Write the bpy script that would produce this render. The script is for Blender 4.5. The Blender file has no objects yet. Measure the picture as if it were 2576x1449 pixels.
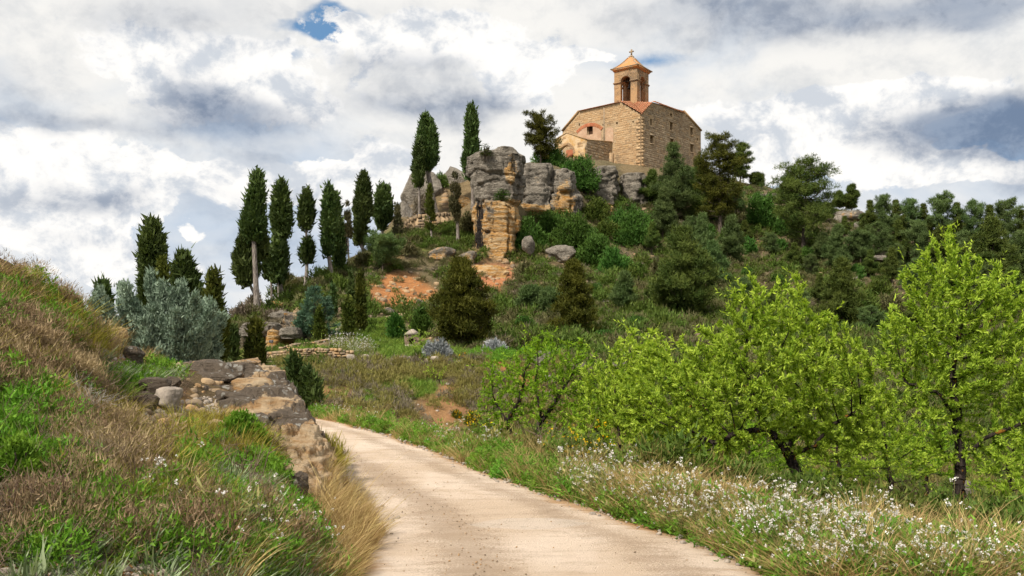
import bpy, math, random
import numpy as np
from mathutils import Vector, Matrix
from mathutils.geometry import tessellate_polygon

random.seed(7); RNG = np.random.default_rng(7)
SC = bpy.context.scene
COL = SC.collection
# ------------------------------------------------------------------ measures of the photograph: 2576 x 1449 reading grid
FOC, EYE, HOR, CX = 2290.0, 1.7, 880.0, 1288.0
def at(px, py, d):
    return np.array([(px - CX) / FOC * d, d, EYE + (HOR - py) / FOC * d])
def rad(a): return math.radians(a)

# ------------------------------------------------------------------ camera
cam_d = bpy.data.cameras.new('camera'); cam = bpy.data.objects.new('camera', cam_d); COL.objects.link(cam)
cam.location = (0, 0, EYE); cam.rotation_euler = (rad(90), 0, 0)
cam_d.sensor_width = 36; cam_d.lens = 36 * FOC / 2576; cam_d.shift_y = (HOR - 724.5) / 2576
cam_d.clip_start = 0.1; cam_d.clip_end = 9000
SC.camera = cam

# ------------------------------------------------------------------ sun, exposure
SUN_EL, SUN_AZ = 47.0, -38.0       # azimuth measured from behind the camera, negative to its left
sd = bpy.data.lights.new('sun', 'SUN'); sun = bpy.data.objects.new('sun', sd); COL.objects.link(sun)
sd.energy = 5.0; sd.angle = rad(4); sd.color = (1.0, 0.93, 0.82)
# direction towards the sun
_sv = Vector((math.sin(rad(SUN_AZ)) * math.cos(rad(SUN_EL)), -math.cos(rad(SUN_AZ)) * math.cos(rad(SUN_EL)), math.sin(rad(SUN_EL))))
sun.rotation_euler = _sv.to_track_quat('Z', 'Y').to_euler()
SC.view_settings.view_transform = 'Standard'; SC.view_settings.look = 'None'
SC.view_settings.exposure = 0.22; SC.view_settings.gamma = 1.0; SC.view_settings.use_curve_mapping = False
SC.cycles.max_bounces = 6; SC.cycles.transparent_max_bounces = 4; SC.cycles.diffuse_bounces = 2
SC.cycles.use_adaptive_sampling = True; SC.cycles.adaptive_threshold = 0.02; SC.cycles.adaptive_min_samples = 10
try:
    SC.cycles.use_denoising = True
except Exception: pass

# ------------------------------------------------------------------ node helper
class NT:
    def __init__(s, tree): s.t = tree; s.n = tree.nodes; s.l = tree.links
    def node(s, typ, **kw):
        n = s.n.new(typ)
        for k, v in kw.items(): setattr(n, k, v)
        return n
    def put(s, sock, v):
        if isinstance(v, bpy.types.NodeSocket): s.l.new(v, sock)
        elif isinstance(v, (tuple, list)) and len(v) == 3 and sock.type == 'RGBA': sock.default_value = (*v, 1)
        else: sock.default_value = v
    def math(s, op, a, b=0.0, c=None, clamp=False):
        n = s.node('ShaderNodeMath', operation=op, use_clamp=clamp)
        s.put(n.inputs[0], a); s.put(n.inputs[1], b)
        if c is not None: s.put(n.inputs[2], c)
        return n.outputs[0]
    def vec(s, op, a, b=(0, 0, 0)):
        n = s.node('ShaderNodeVectorMath', operation=op)
        s.put(n.inputs[0], a)
        if op == 'SCALE': s.put(n.inputs['Scale'], b)
        else: s.put(n.inputs[1], b)
        return n.outputs['Value'] if op in ('LENGTH', 'DOT_PRODUCT', 'DISTANCE') else n.outputs[0]
    def mix(s, f, a, b, blend='MIX'):
        n = s.node('ShaderNodeMix', data_type='RGBA', blend_type=blend)
        s.put(n.inputs[0], f); s.put(n.inputs[6], a); s.put(n.inputs[7], b)
        return n.outputs[2]
    def step(s, v, lo, hi, a=0.0, b=1.0):
        n = s.node('ShaderNodeMapRange', interpolation_type='SMOOTHSTEP')
        s.put(n.inputs[0], v); s.put(n.inputs[1], lo); s.put(n.inputs[2], hi); s.put(n.inputs[3], a); s.put(n.inputs[4], b)
        return n.outputs[0]
    def noise(s, vec, scale, detail=4, rough=0.55, dist=0.0, color=False):
        n = s.node('ShaderNodeTexNoise', noise_dimensions='3D')
        if vec is not None: s.put(n.inputs['Vector'], vec)
        n.inputs['Scale'].default_value = scale; n.inputs['Detail'].default_value = detail
        n.inputs['Roughness'].default_value = rough; n.inputs['Distortion'].default_value = dist
        return n.outputs['Color' if color else 'Fac']
    def comb(s, x, y, z):
        n = s.node('ShaderNodeCombineXYZ'); s.put(n.inputs[0], x); s.put(n.inputs[1], y); s.put(n.inputs[2], z); return n.outputs[0]
    def sep(s, v):
        n = s.node('ShaderNodeSeparateXYZ'); s.put(n.inputs[0], v); return n.outputs
    def attr(s, name, out='Fac'):
        n = s.node('ShaderNodeAttribute'); n.attribute_name = name; return n.outputs[out]

# ------------------------------------------------------------------ sky
def build_world():
    w = bpy.data.worlds.new('World'); SC.world = w; w.use_nodes = True
    T = NT(w.node_tree); T.n.clear()
    out = T.node('ShaderNodeOutputWorld'); bg = T.node('ShaderNodeBackground'); bg.inputs['Strength'].default_value = 0.1
    sky = T.node('ShaderNodeTexSky', sky_type='NISHITA'); sky.sun_disc = False
    sky.sun_elevation = rad(SUN_EL); sky.sun_rotation = math.atan2(_sv.x, _sv.y)
    tc = T.node('ShaderNodeTexCoord'); D = tc.outputs['Generated']
    x, y, z = T.sep(D)
    az = T.math('ARCTAN2', x, y)
    el = T.math('ARCSINE', z)
    n1 = T.vec('SUBTRACT', T.noise(T.vec('MULTIPLY', D, (1, 1, 1.6)), 6.0, 5, 0.58, 0.0, True), (0.5, 0.5, 0.5))
    P = T.vec('ADD', T.comb(az, el, 0.0), T.vec('MULTIPLY', n1, (0.15, 0.085, 0)))
    def total(lst):
        """sum of soft patches (px, py, rx, ry, weight) of the sky, each fading outwards to nothing"""
        acc = None
        for px, py, rx, ry, amp in lst:
            a = math.atan((px - CX) / FOC); e = math.atan((HOR - py) / FOC * math.cos(a)); sx, sy = FOC / rx / 1.3, FOC / ry / 1.3
            v = T.node('ShaderNodeVectorMath', operation='MULTIPLY_ADD'); T.put(v.inputs[0], P); v.inputs[1].default_value = (sx, sy, 0); v.inputs[2].default_value = (-a * sx, -e * sy, 0)
            gr = T.node('ShaderNodeTexGradient', gradient_type='SPHERICAL'); T.l.new(v.outputs[0], gr.inputs[0])
            acc = T.math('MULTIPLY', gr.outputs['Fac'], amp) if acc is None else T.math('MULTIPLY_ADD', gr.outputs['Fac'], amp, acc)
        return acc
    dark = total([(520, 20, 300, 90, 1.0), (20, 190, 170, 70, .7), (600, 318, 240, 62, 1.5), (480, 250, 170, 60, .6), (150, 312, 210, 36, 1.2),
                  (1010, 172, 180, 40, 1.0), (1070, 268, 270, 52, 1.35), (1250, 285, 120, 30, .6), (1780, 20, 360, 80, 1.0), (2150, 45, 380, 70, 1.05), (2540, 15, 300, 50, 1.0),
                  (2470, 320, 250, 78, 2.3), (2330, 345, 130, 50, .9), (2560, 455, 110, 34, .9), (110, 500, 190, 34, .8), (280, 500, 110, 50, .6),
                  (720, 480, 220, 34, .5), (170, 605, 160, 26, .5), (350, 60, 160, 60, .4), (960, 20, 160, 50, .5)])
    cum = total([(50, 445, 170, 100, 1.3), (250, 475, 190, 110, 1.5), (90, 600, 160, 50, .9), (230, 640, 140, 55, 1.2), (190, 695, 110, 26, .9),
                 (540, 455, 190, 44, 1.1), (700, 445, 190, 58, 1.5), (900, 455, 190, 54, 1.4), (530, 590, 70, 30, 1.0), (495, 668, 70, 28, .9),
                 (990, 408, 90, 44, 1.2), (1880, 292, 230, 44, 1.1), (1950, 350, 150, 48, 1.4), (2070, 360, 70, 28, 1.0), (2250, 430, 160, 50, 1.2), (2150, 390, 150, 50, 1.2),
                 (1900, 430, 130, 60, 1.2), (1360, 140, 90, 26, 1.2), (1490, 130, 90, 26, 1.1), (2230, 270, 190, 70, 1.2), (2400, 225, 220, 44, 1.1),
                 (640, 225, 260, 110, 1.2), (420, 160, 300, 100, .9), (1090, 105, 280, 80, 1.3), (1300, 220, 150, 80, 1.0), (2450, 420, 200, 30, .9)])
    blue = total([(862, 50, 80, 46, 2.0), (800, 74, 90, 20, 1.4), (690, 124, 130, 18, .9), (1330, 140, 110, 26, 1.2), (1640, 150, 130, 26, .8),
                  (2480, 335, 190, 60, 1.8), (2070, 420, 120, 60, .8), (580, 330, 200, 40, .6)])
    f1 = T.noise(T.vec('MULTIPLY', D, (1, 1, 2.2)), 3.4, 5, 0.55, 0.5)
    f2 = T.noise(T.vec('MULTIPLY', D, (1, 1, 1.25)), 17.0, 8, 0.68, 0.2)
    f3 = T.noise(T.vec('MULTIPLY', D, (1, 1, 2.0)), 8.0, 4, 0.5, 0.3)
    up = T.vec('ADD', D, (0.006, 0.0, 0.018))
    f2u = T.noise(T.vec('MULTIPLY', up, (1, 1, 1.25)), 17.0, 4, 0.58, 0.2)
    veil = T.step(T.math('ADD', f1, T.math('MULTIPLY', el, 0.6)), 0.38, 0.74)
    base = T.mix(veil, (4.5, 5.4, 6.6), (8.2, 8.05, 7.75))
    relief = T.math('SUBTRACT', f2, f2u)
    base = T.mix(T.math('MULTIPLY', T.step(T.math('ADD', T.math('MULTIPLY', relief, 0.8), T.math('MULTIPLY', T.math('SUBTRACT', f3, 0.5), 0.6)), -0.10, 0.26), 0.62), base, T.mix(1.0, base, (0.66, 0.70, 0.76), 'MULTIPLY'))
    deep = T.mix(0.6, sky.outputs[0], (1.1, 2.9, 5.4))
    c = T.mix(T.step(T.math('MULTIPLY', blue, T.math('ADD', f2, 0.25)), 0.08, 0.78), base, deep)
    cm = T.step(T.math('ADD', cum, T.math('MULTIPLY', T.math('SUBTRACT', f2, 0.5), 2.0)), 0.32, 0.52)
    shade = T.step(T.math('ADD', relief, T.math('MULTIPLY', T.math('SUBTRACT', f3, 0.5), 0.35)), -0.06, 0.19)
    ccol = T.mix(T.math('MULTIPLY', shade, 0.85), (9.1, 8.9, 8.6), (5.0, 5.45, 6.1))
    c = T.mix(cm, c, ccol)
    dm = T.math('MULTIPLY', dark, T.math('ADD', T.math('MULTIPLY', f2, 0.45), T.math('MULTIPLY', f3, 1.05)))
    dk = T.step(dm, 0.02, 1.25, 0.0, 0.92)
    c = T.mix(dk, c, T.mix(T.step(relief, -0.12, 0.14), (2.6, 3.15, 4.1), (1.55, 2.05, 3.0)))
    T.l.new(c, bg.inputs['Color']); T.l.new(bg.outputs[0], out.inputs[0])
    w.cycles.sampling_method = 'NONE'
build_world()

# ------------------------------------------------------------------ numpy noise
def _hash(ix, iy, iz, seed):
    h = (ix.astype(np.uint32) * np.uint32(374761393) + iy.astype(np.uint32) * np.uint32(668265263)
         + iz.astype(np.uint32) * np.uint32(2246822519) + np.uint32(seed * 3266489917 & 0xffffffff))
    h = (h ^ (h >> np.uint32(13))) * np.uint32(1274126177); h ^= h >> np.uint32(16)
    return (h & np.uint32(0xffff)).astype(np.float64) / 65535.0
def vnoise(p, seed=0):
    p = np.asarray(p, float); i = np.floor(p).astype(np.int64); f = p - i; f = f * f * (3 - 2 * f)
    r = 0
    for dx in (0, 1):
        for dy in (0, 1):
            for dz in (0, 1):
                w = (f[:, 0] if dx else 1 - f[:, 0]) * (f[:, 1] if dy else 1 - f[:, 1]) * (f[:, 2] if dz else 1 - f[:, 2])
                r = r + w * _hash(i[:, 0] + dx, i[:, 1] + dy, i[:, 2] + dz, seed)
    return r * 2 - 1
def fbm(p, octv=4, seed=0, gain=0.5, ridged=False):
    p = np.asarray(p, float); a = 1.0; s = 0; t = 0
    for o in range(octv):
        v = vnoise(p * 2.0 ** o + 17.3 * o, seed + o)
        if ridged: v = 1 - 2 * np.abs(v)
        s = s + a * v; t += a; a *= gain
    return s / t
def sstep(x, a, b):
    t = np.clip((x - a) / (b - a), 0, 1); return t * t * (3 - 2 * t)

# ------------------------------------------------------------------ mesh building
class Geo:
    def __init__(s): s.V = []; s.Q = []; s.T = []; s.rq = []; s.rt = []; s.n = 0
    def add(s, V, Q=None, T=None, rnd=0.5):
        V = np.asarray(V, float).reshape(-1, 3)
        if Q is not None and len(Q):
            Q = np.asarray(Q, np.int64); s.Q.append(Q + s.n); s.rq.append(np.broadcast_to(np.asarray(rnd, float), (len(Q),)))
        if T is not None and len(T):
            T = np.asarray(T, np.int64); s.T.append(T + s.n); s.rt.append(np.broadcast_to(np.asarray(rnd, float), (len(T),)))
        s.V.append(V); s.n += len(V); return s
    def arrays(s):
        V = np.concatenate(s.V) if s.V else np.zeros((0, 3))
        Q = np.concatenate(s.Q) if s.Q else np.zeros((0, 4), int); T = np.concatenate(s.T) if s.T else np.zeros((0, 3), int)
        r = np.concatenate(([np.concatenate(s.rq)] if s.rq else []) + ([np.concatenate(s.rt)] if s.rt else [])) if (s.rq or s.rt) else np.zeros(0)
        return V, Q, T, r
    def mesh(s, name, mat, smooth=False, offset=None, vcol=None):
        V, Q, T, r = s.arrays()
        if offset is not None: V = V - np.asarray(offset)
        return np_mesh(name, V, Q, T, mat, smooth, r, vcol)
def np_mesh(name, V, Q, T, mat, smooth=False, rnd=None, vcol=None):
    me = bpy.data.meshes.new(name)
    nq, nt = len(Q), len(T)
    me.vertices.add(len(V)); me.vertices.foreach_set('co', np.asarray(V, np.float32).ravel())
    me.loops.add(nq * 4 + nt * 3)
    me.loops.foreach_set('vertex_index', np.concatenate([np.asarray(Q, np.int32).ravel(), np.asarray(T, np.int32).ravel()]))
    me.polygons.add(nq + nt)
    me.polygons.foreach_set('loop_start', np.concatenate([np.arange(nq) * 4, nq * 4 + np.arange(nt) * 3]).astype(np.int32))
    if smooth: me.polygons.foreach_set('use_smooth', np.ones(nq + nt, bool))
    me.update(calc_edges=True)
    if rnd is not None and len(rnd) == nq + nt:
        a = me.attributes.new('rnd', 'FLOAT', 'FACE'); a.data.foreach_set('value', np.asarray(rnd, np.float32))
    if vcol is not None:
        for k, v in vcol.items():
            v = np.asarray(v, np.float32)
            if v.ndim == 2:
                a = me.attributes.new(k, 'FLOAT_COLOR', 'POINT'); a.data.foreach_set('color', np.concatenate([v, np.ones((len(v), 1), np.float32)], 1).ravel())
            else:
                a = me.attributes.new(k, 'FLOAT', 'POINT'); a.data.foreach_set('value', v)
    me.materials.append(mat)
    return me
def link(name, data, parent=None, loc=None):
    o = bpy.data.objects.new(name, data); COL.objects.link(o)
    if parent is not None: o.parent = parent
    if loc is not None: o.location = [float(c) for c in loc]
    return o
def tag(o, label=None, cat=None, group=None, kind=None):
    if label: o['label'] = label
    if cat: o['category'] = cat
    if group: o['group'] = group
    if kind: o['kind'] = kind
    return o
def thing(name, loc, label, cat, group=None):
    return tag(link(name, None, None, loc), label, cat, group)
def copy_tree(o, parent=None):
    c = o.copy(); COL.objects.link(c); c.parent = parent
    for ch in [k for k in COL.objects if k.parent == o]: copy_tree(ch, c)
    return c

def frames(D):
    D = D / np.maximum(np.linalg.norm(D, axis=1, keepdims=True), 1e-9)
    ref = np.where(np.abs(D[:, 2:3]) > 0.9, np.array([[1.0, 0, 0]]), np.array([[0, 0, 1.0]]))
    A = np.cross(ref, D); A /= np.maximum(np.linalg.norm(A, axis=1, keepdims=True), 1e-9)
    return D, A, np.cross(D, A)
def segs(g, P0, P1, r0, r1, sides=5, rnd=0.5):
    """tapered tube pieces, many at once"""
    P0 = np.asarray(P0, float); P1 = np.asarray(P1, float); n = len(P0)
    if n == 0: return
    _, A, B = frames(P1 - P0)
    t = np.arange(sides) * 2 * np.pi / sides
    ring = A[:, None, :] * np.cos(t)[None, :, None] + B[:, None, :] * np.sin(t)[None, :, None]
    V = np.concatenate([P0[:, None] + ring * np.asarray(r0).reshape(-1, 1, 1), P1[:, None] + ring * np.asarray(r1).reshape(-1, 1, 1)], 1)
    k = np.arange(sides); k2 = (k + 1) % sides
    q = np.stack([k, k2, k2 + sides, k + sides], 1)
    Q = (q[None] + (np.arange(n) * 2 * sides)[:, None, None]).reshape(-1, 4)
    g.add(V.reshape(-1, 3), Q, rnd=np.repeat(np.broadcast_to(np.asarray(rnd, float), (n,)), sides))
def tube(g, pts, radii, sides=7, rnd=0.5, cap=False):
    P = np.asarray(pts, float); r = np.broadcast_to(np.asarray(radii, float), (len(P),))
    D = np.gradient(P, axis=0); _, A, B = frames(D)
    for i in range(1, len(P)):           # keep rings from twisting
        a = A[i - 1] - np.dot(A[i - 1], D[i]) * D[i] / max(np.dot(D[i], D[i]), 1e-9)
        a /= max(np.linalg.norm(a), 1e-9); A[i] = a; B[i] = np.cross(D[i] / max(np.linalg.norm(D[i]), 1e-9), a)
    t = np.arange(sides) * 2 * np.pi / sides
    V = P[:, None] + (A[:, None] * np.cos(t)[None, :, None] + B[:, None] * np.sin(t)[None, :, None]) * r[:, None, None]
    k = np.arange(sides); k2 = (k + 1) % sides
    q = np.stack([k, k2, k2 + sides, k + sides], 1)
    Q = (q[None] + (np.arange(len(P) - 1) * sides)[:, None, None]).reshape(-1, 4)
    g.add(V.reshape(-1, 3), Q, rnd=rnd)
def unit(v): return v / np.maximum(np.linalg.norm(v, axis=-1, keepdims=True), 1e-9)
def rdir(n): return unit(RNG.normal(size=(n, 3)))
def leaves(g, P, D, L, W, rnd, fold=0.0, mid=0.45):
    """kite shaped leaves: one quad each, at P pointing along D"""
    n = len(P); D = unit(np.asarray(D, float)); R = rdir(n)
    S = unit(np.cross(D, R)); L = np.broadcast_to(np.asarray(L, float), (n,))[:, None]; W = np.broadcast_to(np.asarray(W, float), (n,))[:, None]
    N = np.cross(S, D)
    V = np.stack([P, P + D * L * mid + S * W * .5 + N * W * fold, P + D * L, P + D * L * mid - S * W * .5 + N * W * fold], 1)
    Q = np.arange(n * 4).reshape(n, 4)
    g.add(V.reshape(-1, 3), Q, rnd=rnd)
def spikes(g, P, D, L, W, rnd):
    """pointed sprays: one triangle each"""
    n = len(P); D = unit(np.asarray(D, float)); S = unit(np.cross(D, rdir(n))); L = np.broadcast_to(np.asarray(L, float), (n,))[:, None]; W = np.broadcast_to(np.asarray(W, float), (n,))[:, None]
    V = np.stack([P - S * W * .5, P + S * W * .5, P + D * L], 1); g.add(V.reshape(-1, 3), None, np.arange(n * 3).reshape(n, 3), rnd=rnd)
def blades(g, P, D, L, W, rnd, droop=0.4, nseg=3):
    """bent grass blades tapering to the tip"""
    n = len(P); D = unit(np.asarray(D, float)); L = np.broadcast_to(np.asarray(L, float), (n,)); W = np.broadcast_to(np.asarray(W, float), (n,))
    S = unit(np.cross(D, rdir(n))); out = D * np.array([1, 1, 0]); out = unit(out + rdir(n) * np.array([.3, .3, 0]))
    rows = []
    for k in range(nseg + 1):
        t = k / nseg
        c = P + D * (L * t)[:, None] + (out * 0.5 + np.array([0, 0, -0.55])) * (L * droop * t * t)[:, None]
        w = (W * (1 - t) * .5 + W * .04)[:, None]
        rows += [c - S * w, c + S * w]
    V = np.stack(rows, 1); m = 2 * (nseg + 1)
    q = np.array([[2 * k, 2 * k + 1, 2 * k + 3, 2 * k + 2] for k in range(nseg)])
    Q = (q[None] + (np.arange(n) * m)[:, None, None]).reshape(-1, 4)
    g.add(V.reshape(-1, 3), Q, rnd=np.repeat(np.broadcast_to(np.asarray(rnd, float), (n,)), nseg))
def box_geo(g, c, half, ax=None, rnd=0.5):
    c = np.asarray(c, float); A = np.eye(3) if ax is None else np.asarray(ax, float)
    V = np.array([[x, y, z] for x in (-1, 1) for y in (-1, 1) for z in (-1, 1)], float) * np.asarray(half)
    g.add(c + V @ A, [[0, 1, 3, 2], [4, 6, 7, 5], [0, 4, 5, 1], [2, 3, 7, 6], [0, 2, 6, 4], [1, 5, 7, 3]], rnd=rnd)

# ------------------------------------------------------------------ materials
def pmat(name, build, rough=0.9, spec=0.2):
    m = bpy.data.materials.new(name); m.use_nodes = True; T = NT(m.node_tree)
    b = T.n['Principled BSDF']; b.inputs['Roughness'].default_value = rough; b.inputs['Specular IOR Level'].default_value = spec
    col, bump = build(T)
    T.put(b.inputs['Base Color'], col)
    if bump is not None:
        bn = T.node('ShaderNodeBump'); bn.inputs['Strength'].default_value = bump[1]; bn.inputs['Distance'].default_value = bump[2]
        T.put(bn.inputs['Height'], bump[0]); T.l.new(bn.outputs[0], b.inputs['Normal'])
    return m
def leafmat(name, a, b, trans=0.25, rough=0.55, tint=None, spec=0.08, c=None, vary=1.0):
    """leaf colour from a to b by the leaf's own shade value, part of the light passing through"""
    m = bpy.data.materials.new(name); m.use_nodes = True; T = NT(m.node_tree)
    bs = T.n['Principled BSDF']; bs.inputs['Roughness'].default_value = rough; bs.inputs['Specular IOR Level'].default_value = spec
    r = T.attr('rnd'); col = T.mix(r, a, b)
    if c is not None: col = T.mix(T.step(r, 0.9, 0.97), col, c)
    oi = T.node('ShaderNodeObjectInfo').outputs['Random']
    hs = T.node('ShaderNodeHueSaturation'); T.put(hs.inputs['Color'], col)
    T.put(hs.inputs['Hue'], T.math('ADD', T.math('MULTIPLY', oi, 0.03 * vary), 0.5 - .015 * vary)); T.put(hs.inputs['Value'], T.math('ADD', T.math('MULTIPLY', oi, 0.35 * vary), 1 - .18 * vary))
    col = hs.outputs[0]
    T.put(bs.inputs['Base Color'], col)
    if trans > 0:
        tr = T.node('ShaderNodeBsdfTranslucent'); T.put(tr.inputs['Color'], T.mix(1.0, col, tint or (1.15, 1.25, 0.6), 'MULTIPLY'))
        mx = T.node('ShaderNodeMixShader'); mx.inputs[0].default_value = trans
        T.l.new(bs.outputs[0], mx.inputs[1]); T.l.new(tr.outputs[0], mx.inputs[2])
        T.l.new(mx.outputs[0], T.n['Material Output'].inputs[0])
    return m
def pos(T): return T.node('ShaderNodeNewGeometry').outputs['Position']

def _ground(T):
    P = pos(T); col = T.attr('Col', 'Color')
    n = T.noise(P, 1.3, 8, 0.65); m = T.noise(P, 9.0, 6, 0.7); f = T.noise(P, 45.0, 4, 0.7)
    k = T.math('ADD', T.math('MULTIPLY', n, 0.7), T.math('ADD', T.math('MULTIPLY', m, 0.65), T.math('MULTIPLY', f, 0.5)))
    col = T.mix(1.0, col, T.mix(T.step(k, 0.55, 1.3), (0.45, 0.42, 0.40), (1.5, 1.5, 1.45)), 'MULTIPLY')
    st = T.step(T.noise(P, 26.0, 2, 0.5), 0.66, 0.72)
    col = T.mix(T.math('MULTIPLY', st, 0.45), col, (0.36, 0.29, 0.20))
    return col, (T.math('ADD', m, T.math('MULTIPLY', f, 0.5)), 0.8, 0.12)
M = {}
M['ground'] = pmat('ground_soil', _ground, 0.95, 0.1)
def _path(T):
    P = pos(T)
    a = T.noise(P, 0.6, 6, 0.6, 0.6); b = T.noise(T.vec('MULTIPLY', P, (0.7, 1.9, 1)), 2.4, 8, 0.72); c = T.noise(P, 48, 5, 0.78); g = T.noise(P, 170, 3, 0.7)
    col = T.mix(T.step(a, 0.36, 0.66), (0.54, 0.415, 0.305), (0.66, 0.54, 0.435))
    col = T.mix(T.math('MULTIPLY', T.step(b, 0.46, 0.70), 0.5), col, (0.40, 0.295, 0.205))
    rut = T.attr('rut')
    grit = T.step(T.math('ADD', T.math('MULTIPLY', c, 0.8), T.math('ADD', T.math('MULTIPLY', b, 0.35), T.math('MULTIPLY', rut, 0.22))), 0.62, 0.76)
    col = T.mix(T.math('MULTIPLY', grit, 0.55), col, (0.26, 0.18, 0.115))
    col = T.mix(T.math('MULTIPLY', T.step(g, 0.56, 0.70), 0.55), col, (0.64, 0.56, 0.47))
    col = T.mix(T.math('MULTIPLY', T.step(T.math('ADD', T.attr('repair'), T.math('MULTIPLY', T.math('SUBTRACT', b, 0.5), 0.9)), 0.40, 0.56), 0.32), col, (0.62, 0.56, 0.50))
    edge = T.attr('edge')
    soil = T.step(T.math('ADD', edge, T.math('MULTIPLY', T.math('SUBTRACT', b, 0.5), 1.3)), 0.50, 0.95)
    col = T.mix(T.math('MULTIPLY', soil, 0.85), col, (0.41, 0.245, 0.12))
    cr = T.node('ShaderNodeTexVoronoi', feature='DISTANCE_TO_EDGE'); T.put(cr.inputs['Vector'], T.vec('ADD', T.vec('MULTIPLY', P, (1, .6, 1)), T.vec('SCALE', T.noise(P, 3, 4, .6, 0, True), 0.5))); cr.inputs['Scale'].default_value = 0.55
    col = T.mix(T.math('MULTIPLY', T.step(cr.outputs['Distance'], 0.008, 0.002), 0.22), col, (0.20, 0.145, 0.10))
    return col, (T.math('ADD', T.math('MULTIPLY', c, 1.3), T.math('ADD', T.math('MULTIPLY', g, .6), T.math('MULTIPLY', b, 1.2))), 0.8, 0.022)
M['path'] = pmat('path_concrete', _path, 0.9, 0.15)
def _rock(T, grey1=(0.15, 0.13, 0.105), grey2=(0.47, 0.415, 0.34), lich=True, sc=1.0, fa=(0.56, 0.29, 0.085), fb=(0.64, 0.47, 0.27)):
    """weathered grey crust over fresh ochre sandstone where the crust has fallen away ('fresh' attribute), dark run-off streaks ('streak')"""
    P = pos(T)
    n = T.noise(P, 0.9 * sc, 8, 0.68); m = T.noise(P, 6.0 * sc, 8, 0.72); st = T.noise(T.vec('MULTIPLY', P, (1.0, 1.0, 4.5)), 1.1 * sc, 6, 0.6, 0.5)
    g = T.mix(T.step(T.math('ADD', T.math('MULTIPLY', n, 0.6), T.math('MULTIPLY', m, 0.55)), 0.42, 0.78), grey1, grey2)
    spot = T.step(T.noise(P, 16.0 * sc, 3, 0.6), 0.60, 0.68)
    g = T.mix(T.math('MULTIPLY', spot, 0.55), g, (0.46, 0.44, 0.39))
    f = T.mix(T.step(st, 0.38, 0.62), fa, fb)
    f = T.mix(T.math('MULTIPLY', T.step(m, 0.5, 0.75), 0.55), f, (0.36, 0.18, 0.07))
    fr = T.math('ADD', T.attr('fresh'), T.math('MULTIPLY', T.math('SUBTRACT', n, 0.5), 1.5))
    col = T.mix(T.step(fr, 0.42, 0.60), g, f)
    vs = T.noise(T.vec('MULTIPLY', P, (1.0, 1.0, 0.10)), 1.0 * sc, 5, 0.6)
    sk = T.math('MULTIPLY', T.attr('streak'), T.step(T.math('ADD', vs, T.math('MULTIPLY', m, 0.2)), 0.66, 0.76))
    col = T.mix(sk, col, (0.035, 0.030, 0.027))
    h = T.math('ADD', T.math('MULTIPLY', m, 1.0), T.math('ADD', T.math('MULTIPLY', st, 0.8), T.math('MULTIPLY', n, 1.0)))
    return col, (h, 1.0, 0.45 / sc)
M['rock'] = pmat('weathered_rock', _rock, 0.93, 0.12)
def _outcrop(T):
    P = pos(T)
    n = T.noise(P, 1.5, 8, 0.65, 0.4); m = T.noise(P, 9, 8, 0.72); st = T.noise(T.vec('MULTIPLY', P, (1.2, 1.2, 6)), 2.2, 7, 0.65, 0.6); f = T.noise(P, 60, 4, 0.7)
    tan = T.mix(T.step(st, 0.35, 0.65), (0.42, 0.25, 0.115), (0.62, 0.475, 0.31))
    crust = T.step(T.math('ADD', T.math('ADD', T.math('MULTIPLY', n, 0.75), T.math('MULTIPLY', m, 0.7)), T.math('MULTIPLY', T.attr('crust'), 0.6)), 1.02, 1.14)
    dk = T.mix(m, (0.05, 0.042, 0.034), (0.25, 0.195, 0.145))
    col = T.mix(crust, tan, dk)
    v = T.node('ShaderNodeTexVoronoi', feature='F1'); T.put(v.inputs['Vector'], T.vec('ADD', P, T.vec('SCALE', T.noise(P, 12, 3, 0.6, 0, True), 0.10))); v.inputs['Scale'].default_value = 9.0
    sp = T.math('MULTIPLY', T.step(v.outputs['Distance'], 0.40, 0.28), T.step(T.noise(P, 2.3, 4, 0.6), 0.47, 0.60))
    col = T.mix(T.math('MULTIPLY', T.math('MULTIPLY', sp, crust), 0.85), col, T.mix(f, (0.30, 0.29, 0.26), (0.66, 0.64, 0.58)))
    yl = T.step(T.noise(P, 2.0, 3, 0.5), 0.70, 0.74)
    col = T.mix(T.math('MULTIPLY', yl, 0.6), col, (0.52, 0.30, 0.03))
    return col, (T.math('ADD', T.math('ADD', m, st), T.math('MULTIPLY', f, 0.35)), 1.0, 0.12)
M['outcrop'] = pmat('lichened_sandstone', _outcrop, 0.92, 0.15)
def _stone(a, b, dirt=(0.10, 0.085, 0.065), sc=1.0, amount=0.5):
    def fn(T):
        P = pos(T); oi = T.node('ShaderNodeObjectInfo').outputs['Random']; r = T.attr('rnd')
        k = T.math('FRACT', T.math('ADD', T.math('MULTIPLY', oi, 7.13), r))
        m = T.noise(P, 3.5 * sc, 7, 0.7); n = T.noise(P, 0.35 * sc, 5, 0.6)
        col = T.mix(k, a, b)
        col = T.mix(T.math('MULTIPLY', T.step(k, 0.82, 0.9), 0.5), col, (0.36, 0.20, 0.08))
        col = T.mix(T.math('MULTIPLY', T.step(T.math('ADD', T.math('MULTIPLY', m, .8), T.math('MULTIPLY', n, 0.9)), 0.80, 1.05), amount * 1.25), col, dirt)
        return col, (m, 0.6, 0.08 / sc)
    return fn
M['church_stone'] = pmat('church_stone', _stone((0.27, 0.19, 0.12), (0.46, 0.36, 0.245)), 0.92, 0.12)
M['church_rubble'] = pmat('church_rubble', _stone((0.35, 0.215, 0.11), (0.49, 0.345, 0.20)), 0.92, 0.12)
M['tower_stone'] = pmat('tower_stone', _stone((0.32, 0.195, 0.105), (0.40, 0.275, 0.165), amount=0.5), 0.92, 0.12)
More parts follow.
